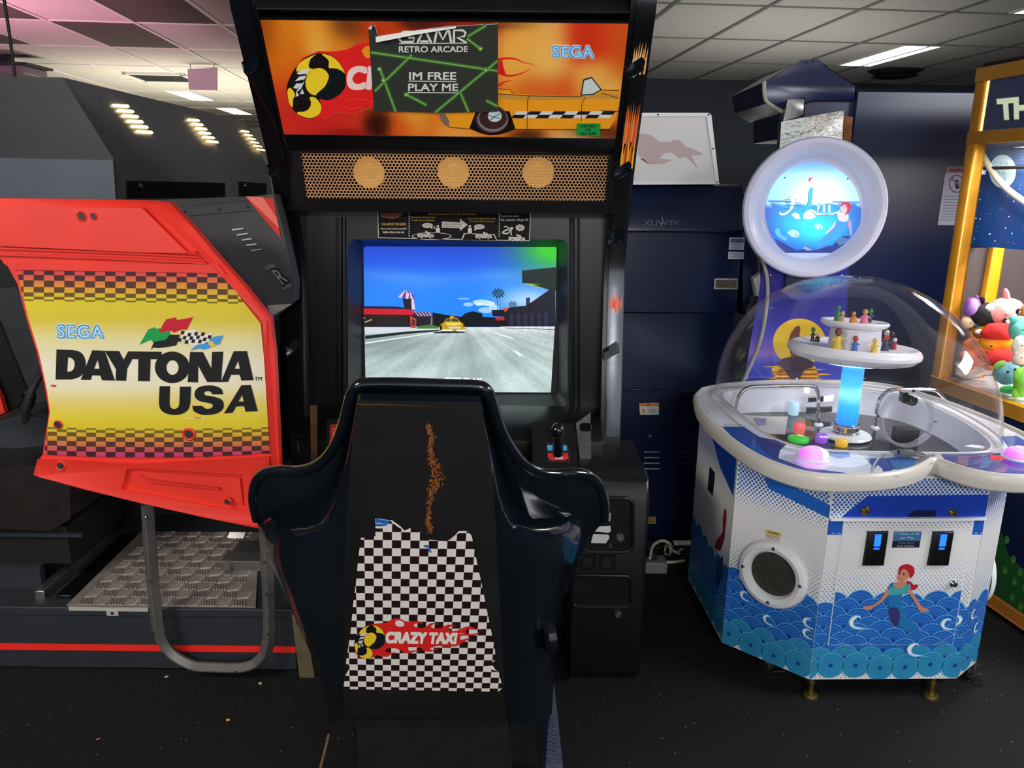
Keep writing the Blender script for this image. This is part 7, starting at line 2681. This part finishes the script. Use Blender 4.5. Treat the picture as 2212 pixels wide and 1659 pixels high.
lowp = lambda x, y: cc + tilt * 0.057
for row, zoff in (((
        (1752, 736, 34, 'k', 'g', 'dark toy figure with green head at the left end of the lower shelf', .7),
        (1765, 738, 22, 'k', 'w', 'squat black toy figure beside the green-headed one', 1.5),
        (1807, 755, 50, 'y', 'n', 'yellow-gowned toy figure with brown head on the lower shelf', 1.2),
        (1845, 758, 36, 'b', 'r', 'small blue toy figure with red head at the middle of the lower shelf', 1.0),
        (1871, 758, 33, 'y', 'y', 'all-yellow toy figure on the lower shelf, right of the middle', 1.2),
        (1898, 756, 37, 'd', 'r', 'dark blue toy figure with red head right of the all-yellow one', 1.2),
        (1912, 750, 42, 'r', 'w', 'red toy figure with white head in the right-hand cluster', 1.0),
        (1923, 753, 41, 'd', 'k', 'navy toy figure with black head in the right-hand cluster', 1.0),
        (1931, 755, 28, 'r', 'w', 'short red and white toy figure at the front of the right-hand cluster', 1.0),
        (1939, 740, 44, 'o', 'n', 'tall orange toy figure with brown head at the right end of the lower shelf', 1.0)), 0.0465), ((
        (1808, 693, 37, 'g', 'g', 'green toy figure at the left end of the upper shelf', 1.1),
        (1818, 698, 28, 't', 't', 'tan toy figure beside the green one on the upper shelf', 1.1),
        (1842, 699, 28, 'o', 'o', 'wide orange toy figure at the middle of the upper shelf', 1.7),
        (1866, 701, 36, 'p', 't', 'pink-gowned toy figure with tan head on the upper shelf', 1.4),
        (1883, 697, 34, 'd', 'g', 'dark toy figure with green head at the right end of the upper shelf', .9)), 0.1265)):
    pls = Plane(cc + tilt * zoff, tilt)
    rmax = 0.160 if zoff < 0.1 else 0.084
    for x, y, hp, b_, h_, lab, wd in row:
        p = pls.at(x, y)
        c = cc + tilt * zoff
        v = p - c
        if zoff < 0.1 and v.length < 0.095:
            v = v.normalized() * 0.095
        if v.length > rmax:
            v *= rmax / v.length
        p = c + v
        figure(p, hp * 2.35 / F_PX, b_, h_, lab, wd)
# ================================================================ gold-framed claw machine full of plush toys
K = Thing('claw_machine', 'gold-framed claw machine full of plush toys at the right edge', 'arcade machine', (2.05, 2.9, 0))
A0c, A1c = Vector((1.70, 3.0, 0)), Vector((1.80, 2.40, 0))
kd = (A1c - A0c).normalized()
kn = Vector((kd.y, -kd.x, 0))
if kn.x > 0:
    kn = -kn
kw = -kn                        # into the machine
kf = lambda s, w, z: A0c + kd * s + kw * w + Vector((0, 0, z))
Ls, Wd, ZS, ZTOP = 0.95, 0.72, 0.765, 1.925
pk = Plane(A0c, kn)
mb = MB().use(M['navy'])
mb.prism([kf(0, 0.0, 0.10), kf(Ls, 0.0, 0.10), kf(Ls, Wd, 0.10), kf(0, Wd, 0.10)], (0, 0, ZS - 0.14))
low = K.part('lower_cabinet', mb)
mb = MB().use(mat('dull orange trim', (170, 104, 34), 0.5))
mb.prism([kf(-0.01, -0.012, 0.02), kf(Ls, -0.012, 0.02), kf(Ls, Wd, 0.02), kf(-0.01, Wd, 0.02)], (0, 0, 0.045))
K.part('plinth', mb, bevel=0.006, label='orange plinth')
GP = Art(lambda u, v, h: pk.at(u, v, 0.0015 + h))
GP.use(M['prt'])
GP.poly([(2165, 1150), (2180, 1200), (2212, 1230), (2260, 1240), (2260, 1390), (2212, 1358), (2130, 1300), (2128, 1180)], (40, 96, 44), 0)
for k, (x, y) in enumerate(((2176, 1166), (2190, 1208), (2205, 1236), (2193, 1256), (2172, 1232), (2215, 1270), (2188, 1290), (2206, 1310))):
    GP.ell(x, y, 6, 9, (70, 130, 60), 1, 16)
    GP.ell(x, y + 3, 3.2, 4.5, (96, 160, 80), 2, 12)
K.part('green_sheet', GP, parent=low, label='green spotted sheet on the lower side')
mb = MB().use(M['gold'])
t_ = 0.035
mb.prism([kf(-0.012, -0.012, ZS - 0.04), kf(Ls, -0.012, ZS - 0.04), kf(Ls, 0.03, ZS - 0.04), kf(-0.012, 0.03, ZS - 0.04)], (0, 0, 0.05))
K.part('sill', mb, bevel=0.006)
mb = MB().use(M['white'])
mb.prism([kf(0, 0.03, ZS - 0.04), kf(Ls, 0.03, ZS - 0.04), kf(Ls, Wd, ZS - 0.04), kf(0, Wd, ZS - 0.04)], (0, 0, 0.045))
K.part('prize_floor', mb)
for nm, s, w, m in (('post', 0, 0, 'gold'), ('post', 0, Wd - 0.05, 'orange_post'), ('post', Ls - 0.05, 0, 'gold'), ('post', Ls - 0.05, Wd - 0.05, 'orange_post')):
    mb = MB().use(M[m])
    mb.prism([kf(s - 0.012, w - 0.012, ZS + 0.01), kf(s + 0.035, w - 0.012, ZS + 0.01), kf(s + 0.035, w + 0.035, ZS + 0.01), kf(s - 0.012, w + 0.035, ZS + 0.01)], (0, 0, ZTOP - 0.03 - ZS))
    K.part(nm, mb, bevel=0.006)
mb = MB().use(M['orange_post'])
mb.prism([kf(0.0, 0.14, ZS + 0.01), kf(0.03, 0.14, ZS + 0.01), kf(0.03, 0.19, ZS + 0.01), kf(0.0, 0.19, ZS + 0.01)], (0, 0, pk.at(2130, 500).z - ZS))
K.part('inner_post', mb, bevel=0.004, label='bright orange inner post')
mb = MB().use(M['gold'])
for w in (0, Wd - 0.05):
    mb.prism([kf(-0.014, w - 0.014, ZTOP - 0.045), kf(Ls, w - 0.014, ZTOP - 0.045), kf(Ls, w + 0.04, ZTOP - 0.045), kf(-0.014, w + 0.04, ZTOP - 0.045)], (0, 0, 0.05))
zb_ = pk.at(2120, 297).z
mb.prism([kf(-0.013, -0.013, zb_ - 0.022), kf(Ls, -0.013, zb_ - 0.022), kf(Ls, 0.03, zb_ - 0.022), kf(-0.013, 0.03, zb_ - 0.022)], (0, 0, 0.044))
K.part('top_frame', mb, bevel=0.008)
mb = MB().use(M['black_satin'])
mb.prism([kf(0, 0, ZTOP), kf(Ls, 0, ZTOP), kf(Ls, Wd, ZTOP), kf(0, Wd, ZTOP)], (0, 0, 0.02))
K.part('roof', mb)
# marquee with light letters
MQ = Art(lambda u, v, h: pk.at(u, v, 0.004 + h))
MQ.use(mat_print('backlit night print', 0.25, glow=0.35))
zt1 = ZTOP - 0.045
i = MQ.add([kf(0.035, 0.0, zb_ + 0.02), kf(Ls, 0.0, zb_ + 0.02), kf(Ls, 0.0, zt1), kf(0.035, 0.0, zt1)])
MQ.face((i, i + 1, i + 2, i + 3), lin((34, 44, 70)))
for nm_, q, c in (('THE CLAW', [(2153, 213), (2400, 190), (2400, 268), (2153, 258)], (226, 236, 206)),):
    MQ.text('TH', [(2153, 212), (2232, 205), (2230, 258), (2158, 262)], (60, 90, 60), 1, bold=0.085)
    MQ.text('TH', [(2155, 214), (2230, 207), (2228, 256), (2160, 260)], (228, 238, 208), 2, bold=0.055)
mq_ = K.part('marquee', MQ, label='night-blue marquee with pale green letters')
mb = MB().use(mat('lit marquee edge', (255, 226, 150), 0.4, emit=(255, 220, 140), es=1.6))
mb.prism([kf(0.036, -0.002, zb_ + 0.022), kf(0.046, -0.002, zb_ + 0.022), kf(0.046, -0.002, zt1), kf(0.036, -0.002, zt1)], kw * 0.002)
K.part('lamp_strip', mb, parent=mq_)
# glass, starry inner wall, gantry
gl = mat_clear('claw glass', (253, 254, 255), 1.4, 0.02)
mb = MB().use(gl)
mb.prism([kf(0.03, 0.008, ZS + 0.01), kf(Ls, 0.008, ZS + 0.01), kf(Ls, 0.008, zb_ - 0.02), kf(0.03, 0.008, zb_ - 0.02)], kw * 0.004)
K.part('glass_pane', mb)
pst = Plane(kf(0, 0.088, 0), kn)
SW = Art(lambda u, v, h: pst.at(u, v, h))
SW.use(mat_print('starry inner sheet', 0.4, glow=0.10))
zst = pst.at(2150, 540).z


def star_col(u, v):
    return ramp([(0, (120, 130, 150)), (0.15, (60, 84, 130)), (0.5, (36, 74, 136)), (1, (28, 74, 146))], v)


TL, TR, BR, BL = (2100, 318), (2420, 300), (2420, 560), (2078, 528)
SW.grid([TL, TR, BR, BL], 16, 12, star_col, 0)
SW.ell(2166, 370, 29, 36, (190, 214, 224), 1, 32)
for q in range(9):
    SW.ell(2150 + (q * 37) % 34, 350 + (q * 53) % 42, 3 + q % 3, 3 + q % 4, (160, 190, 204), 2, 10)
rnd = random.Random(9)
for q in range(60):
    r = rnd.choice((0.5, 0.7, 0.9, 1.6))
    SW.ell(rnd.uniform(2096, 2250), rnd.uniform(400, 530), r, r * 1.2, (225, 235, 245), 3, 8)
K.part('starry_sheet', SW, label='starry blue inner sheet with a moon')
mb = MB().use(M['white_shelf'])
pgn = Plane(kf(0, 0.055, 0), kn)
p = pgn.at(2112, 364)
mb.obox(p, kd * 0.03, kw * 0.012, (0, 0, 0.022))
K.part('gantry_bracket', mb)
mb = MB().use(M['black_matt'])
mb.tube([p, p + kd * 0.5], 0.006, 8)
K.part('gantry_rail', mb)
mb = MB().use(M['cream'])
mb.tube(spline([pgn.at(2114, 318), pgn.at(2137, 360), pgn.at(2172, 405), pgn.at(2228, 447)], 6), 0.011, 10)
K.part('cable_hose', mb)
mb = MB().use(mat('dim inner back', (70, 62, 62), 0.5))
mb.prism([kf(-0.0, Wd - 0.01, ZS), kf(Ls, Wd - 0.01, ZS), kf(Ls, Wd - 0.01, ZTOP - 0.05), kf(0, Wd - 0.01, ZTOP - 0.05)], kw * 0.005)
K.part('back_wall', mb)
mb = MB().use(mat('dim inner end sheet', (70, 62, 62), 0.5))
mb.prism([kf(0.001, 0.05, ZS), kf(0.001, Wd - 0.05, ZS), kf(0.001, Wd - 0.05, zst), kf(0.001, 0.05, zst)], kd * 0.003)
K.part('end_wall', mb)
# the machine's own lamp
ld = bpy.data.lights.new('claw_lamp', 'AREA')
ld.shape, ld.size, ld.size_y, ld.energy, ld.color = 'RECTANGLE', 0.7, 0.3, 26, (1.0, 0.95, 0.86)
lo_ = bpy.data.objects.new('claw_lamp', ld)
COL.objects.link(lo_)
lo_.location = kf(0.38, 0.24, zb_ - 0.04)
lo_.rotation_euler = (0, 0, 0)

# ---------------------------------------------------------------- plush toys
zf_ = ZS + 0.006


def toy(px, py, w, h, col, lab, w_in=0.18, ears=None, ear_col=None, snout=None, eyes=True, belly=None, limbs=False, tilt_=0.0, z=None, extra=None):
    """soft toy centred where the picture shows it, w_in metres behind the pane"""
    w_in = max(w_in, 0.022 + 0.00087 * w * (1.15 if limbs or ears else 1.0))
    P_ = Plane(kf(0, w_in, 0), kn)
    c = P_.at(px, py)
    s = ((c - CAMP).dot(ray(1106, 829.5).normalized())) / F_PX
    rx, rz = w * s / 2, h * s / 2
    ry = min(rx, rz) * 0.85
    s_ = (c - A0c).dot(kd)
    if s_ < ry + 0.04:
        c += kd * (ry + 0.04 - s_)
    c.z = max(c.z, zf_ + rz * 0.98)
    fx = Vector((1, 0, 0))
    m = mat('plush', col, 0.9, noise=0.12, nscale=40, bump=0.25)
    rot = Matrix.Rotation(-tilt_, 3, 'Y')
    base = c.copy()
    base.z = c.z - rz
    t = Thing('plush_toy', lab, 'plush toy', base, 'plush toys in the claw machine')
    mb = MB().use(m)
    mb.ball(c, (rx, ry, rz), 28, rot)
    ph = px * 0.37 + py * 0.11
    for v in mb.v:
        d = v - c
        k = 1 + 0.045 * math.sin(70 * d.x + ph) * math.cos(60 * d.z + ph) + 0.03 * math.sin(120 * d.z + 90 * d.x + ph * 2) - (0.10 if d.z < -0.75 * rz else 0)
        v -= d * (1 - k * 0.97)
    if limbs:
        for a, b in ((-0.9, -0.5), (0.9, -0.45), (-0.7, -0.95), (0.75, -0.9)):
            mb.ball(c + rot @ Vector((rx * a, -ry * 0.4, rz * b)), (rx * 0.36, ry * 0.5, rz * 0.34), 12)
    bo = t.part('body', mb)
    fr = lambda a, b, d=1.0: c + rot @ Vector((rx * a, -ry * d * math.sqrt(max(0.05, 1 - a * a - b * b)), rz * b))
    if ears:
        me = mat('plush', ear_col or col, 0.9, bump=0.2, nscale=40)
        for a, b, ex, ez, ta in ears:
            mb = MB().use(me)
            mb.ball(c + rot @ Vector((rx * a, -ry * 0.1, rz * b)), (rx * ex, ry * 0.35, rz * ez), 14, rot @ Matrix.Rotation(ta, 3, 'Y'))
            t.part('ear', mb)
    if belly:
        mb = MB().use(mat('plush', belly[4], 0.9, bump=0.2, nscale=40))
        a, b, ex, ez = belly[:4]
        mb.ball(c + rot @ Vector((rx * a, -ry * 0.42, rz * b)), (rx * ex, ry * 0.66, rz * ez), 16, rot)
        t.part('patch', mb)
    if snout:
        a, b, ex, ez, cs = snout
        mb = MB().use(mat('plush', cs, 0.9, bump=0.2, nscale=40))
        mb.ball(fr(a, b, 0.95), (rx * ex, ry * 0.35, rz * ez), 12)
        t.part('snout', mb)
    if eyes:
        for a, b, r in (eyes if isinstance(eyes, (list, tuple)) else ((-0.3, 0.2, 0.09), (0.25, 0.2, 0.09))):
            mb = MB().use(M['black_gloss'])
            q = fr(a, b, 1.0)
            mb.ball(q, rx * r, 10)
            t.part('eye', mb)
    if extra:
        extra(t, c, rx, ry, rz, fr)
    return t


toy(2064, 657, 36, 46, (150, 84, 200), 'purple plush leaning on the back corner post', 0.06, eyes=((0.3, -0.1, .08),), belly=(-0.2, 0.1, .62, .75, (196, 150, 230)), ears=((0.2, 0.95, .16, .2, 0),))
toy(2126, 680, 60, 56, (26, 26, 30), 'black plush with a white face, behind the blue one', 0.10, ears=((-0.35, 1.15, .14, .26, 0),), ear_col=(30, 30, 34), snout=(0.25, .62, .62, .42, (228, 226, 216)), eyes=((0.2, .72, .14),))
toy(2172, 674, 80, 66, (236, 170, 164), 'big pink plush with long ears and large eyes', 0.16, ears=((-0.15, 1.05, .16, .55, -0.3), (-0.55, .45, .30, .34, 0.6)), ear_col=(238, 150, 160), eyes=False, snout=(-0.35, 0.0, .09, .07, (214, 140, 130)),
    extra=lambda t, c, rx, ry, rz, fr: [t.part('eye', (lambda mb: (mb.use(M['black_gloss']), mb.ball(fr(a, b, 1.0), (rx * .24, ry * .12, rz * .26), 14), mb.use(M['white']), mb.ball(fr(a, b, 1.16), (rx * .13, ry * .06, rz * .14), 12), mb)[-1])(MB())) for a, b in ((0.36, 0.16), (-0.22, -0.5))])
toy(2222, 674, 34, 44, (240, 130, 40), 'orange round plush at the right edge behind the pink one', 0.10, eyes=((-0.5, 0.1, .08),))
toy(2098, 690, 52, 34, (70, 140, 210), 'blue plush with a cream face near the corner post', 0.10, eyes=((0.4, 0.0, .06),), belly=(0.55, -0.3, .4, .5, (226, 206, 180)))
toy(2070, 692, 30, 30, (226, 196, 160), 'small tan plush left of the blue one', 0.05, eyes=((0, 0.1, .1),))
toy(2140, 716, 70, 50, (240, 216, 60), 'yellow dome-shaped plush behind the upper red one', 0.14, eyes=((0.5, -0.2, .05),))
toy(2158, 718, 78, 44, (206, 36, 36), 'upper red domed plush in front of the yellow one', 0.09, eyes=((0.55, -0.3, .05),))
toy(2114, 722, 24, 22, (150, 96, 56), 'little brown plush with a white cap', 0.06, eyes=((0.2, -0.2, .1),), belly=(0, .45, .95, .6, (236, 230, 220)))
toy(2204, 712, 48, 60, (112, 200, 184), 'mint green plush with pointed ear at the right edge', 0.06, ears=((-0.75, .75, .5, .3, 0.5),), eyes=((-0.3, .1, .07),))
toy(2104, 722, 40, 40, (244, 160, 40), 'amber plush behind the orange finned one', 0.10, eyes=((0.2, .2, .08),))
toy(2084, 745, 56, 54, (240, 124, 58), 'orange plush with a big fin at the left of the pile', 0.09, ears=((0.2, .75, .35, .5, 0.3),), eyes=((0.5, .1, .07),), limbs=True)
toy(2158, 740, 84, 48, (248, 158, 30), 'folded amber cloth plush at the middle of the pile', 0.045, ears=((-0.3, .5, .5, .5, 0.2), (0.65, -0.2, .55, .35, 0.25)), eyes=((-0.6, -.2, .05),))
toy(2112, 772, 60, 44, (236, 110, 56), 'coral plush with stubby limbs above the white one', 0.04, eyes=((-0.3, .2, .07), (0.1, .2, .07)), limbs=True)
toy(2166, 776, 74, 44, (208, 40, 40), 'lower red round plush under the amber cloth one', 0.05, eyes=((0.5, .1, .05),))
toy(2206, 746, 40, 46, (236, 226, 210), 'cream plush at the right edge beside the amber one', 0.05, eyes=((-0.4, .1, .07),))
toy(2205, 772, 36, 40, (240, 206, 190), 'peach plush with a frill at the right edge', 0.05, eyes=((-0.4, .1, .07),), ears=((-0.6, .6, .4, .35, 0),), ear_col=(240, 230, 214))
toy(2097, 797, 74, 42, (230, 224, 206), 'long-nosed white plush lying along the front sill', 0.05, ears=((-0.55, .9, .34, .30, 0.4), (-0.2, 1.1, .18, .5, 0.5)), eyes=((0.55, 0.0, .05),), snout=(0.75, -.4, .42, .55, (232, 226, 210)), tilt_=0.35)
toy(2176, 808, 60, 54, (110, 160, 176), 'blue-grey plush with green ears near the front sill', 0.05, ears=((-0.75, .75, .5, .28, -0.6), (0.3, .95, .25, .16, 0)), ear_col=(130, 190, 90), eyes=((-0.4, .35, .09), (0.1, .55, .09)))
toy(2180, 842, 46, 20, (60, 176, 96), 'flat green plush on the sill under the blue-grey one', 0.05, eyes=((0.4, .2, .06),))
toy(2212, 826, 44, 76, (120, 196, 60), 'lime green plush with flaps at the right edge', 0.045, ears=((-0.7, .5, .5, .4, 0.3), (-0.6, -.6, .5, .34, 0)), eyes=((-0.1, .2, .07),))
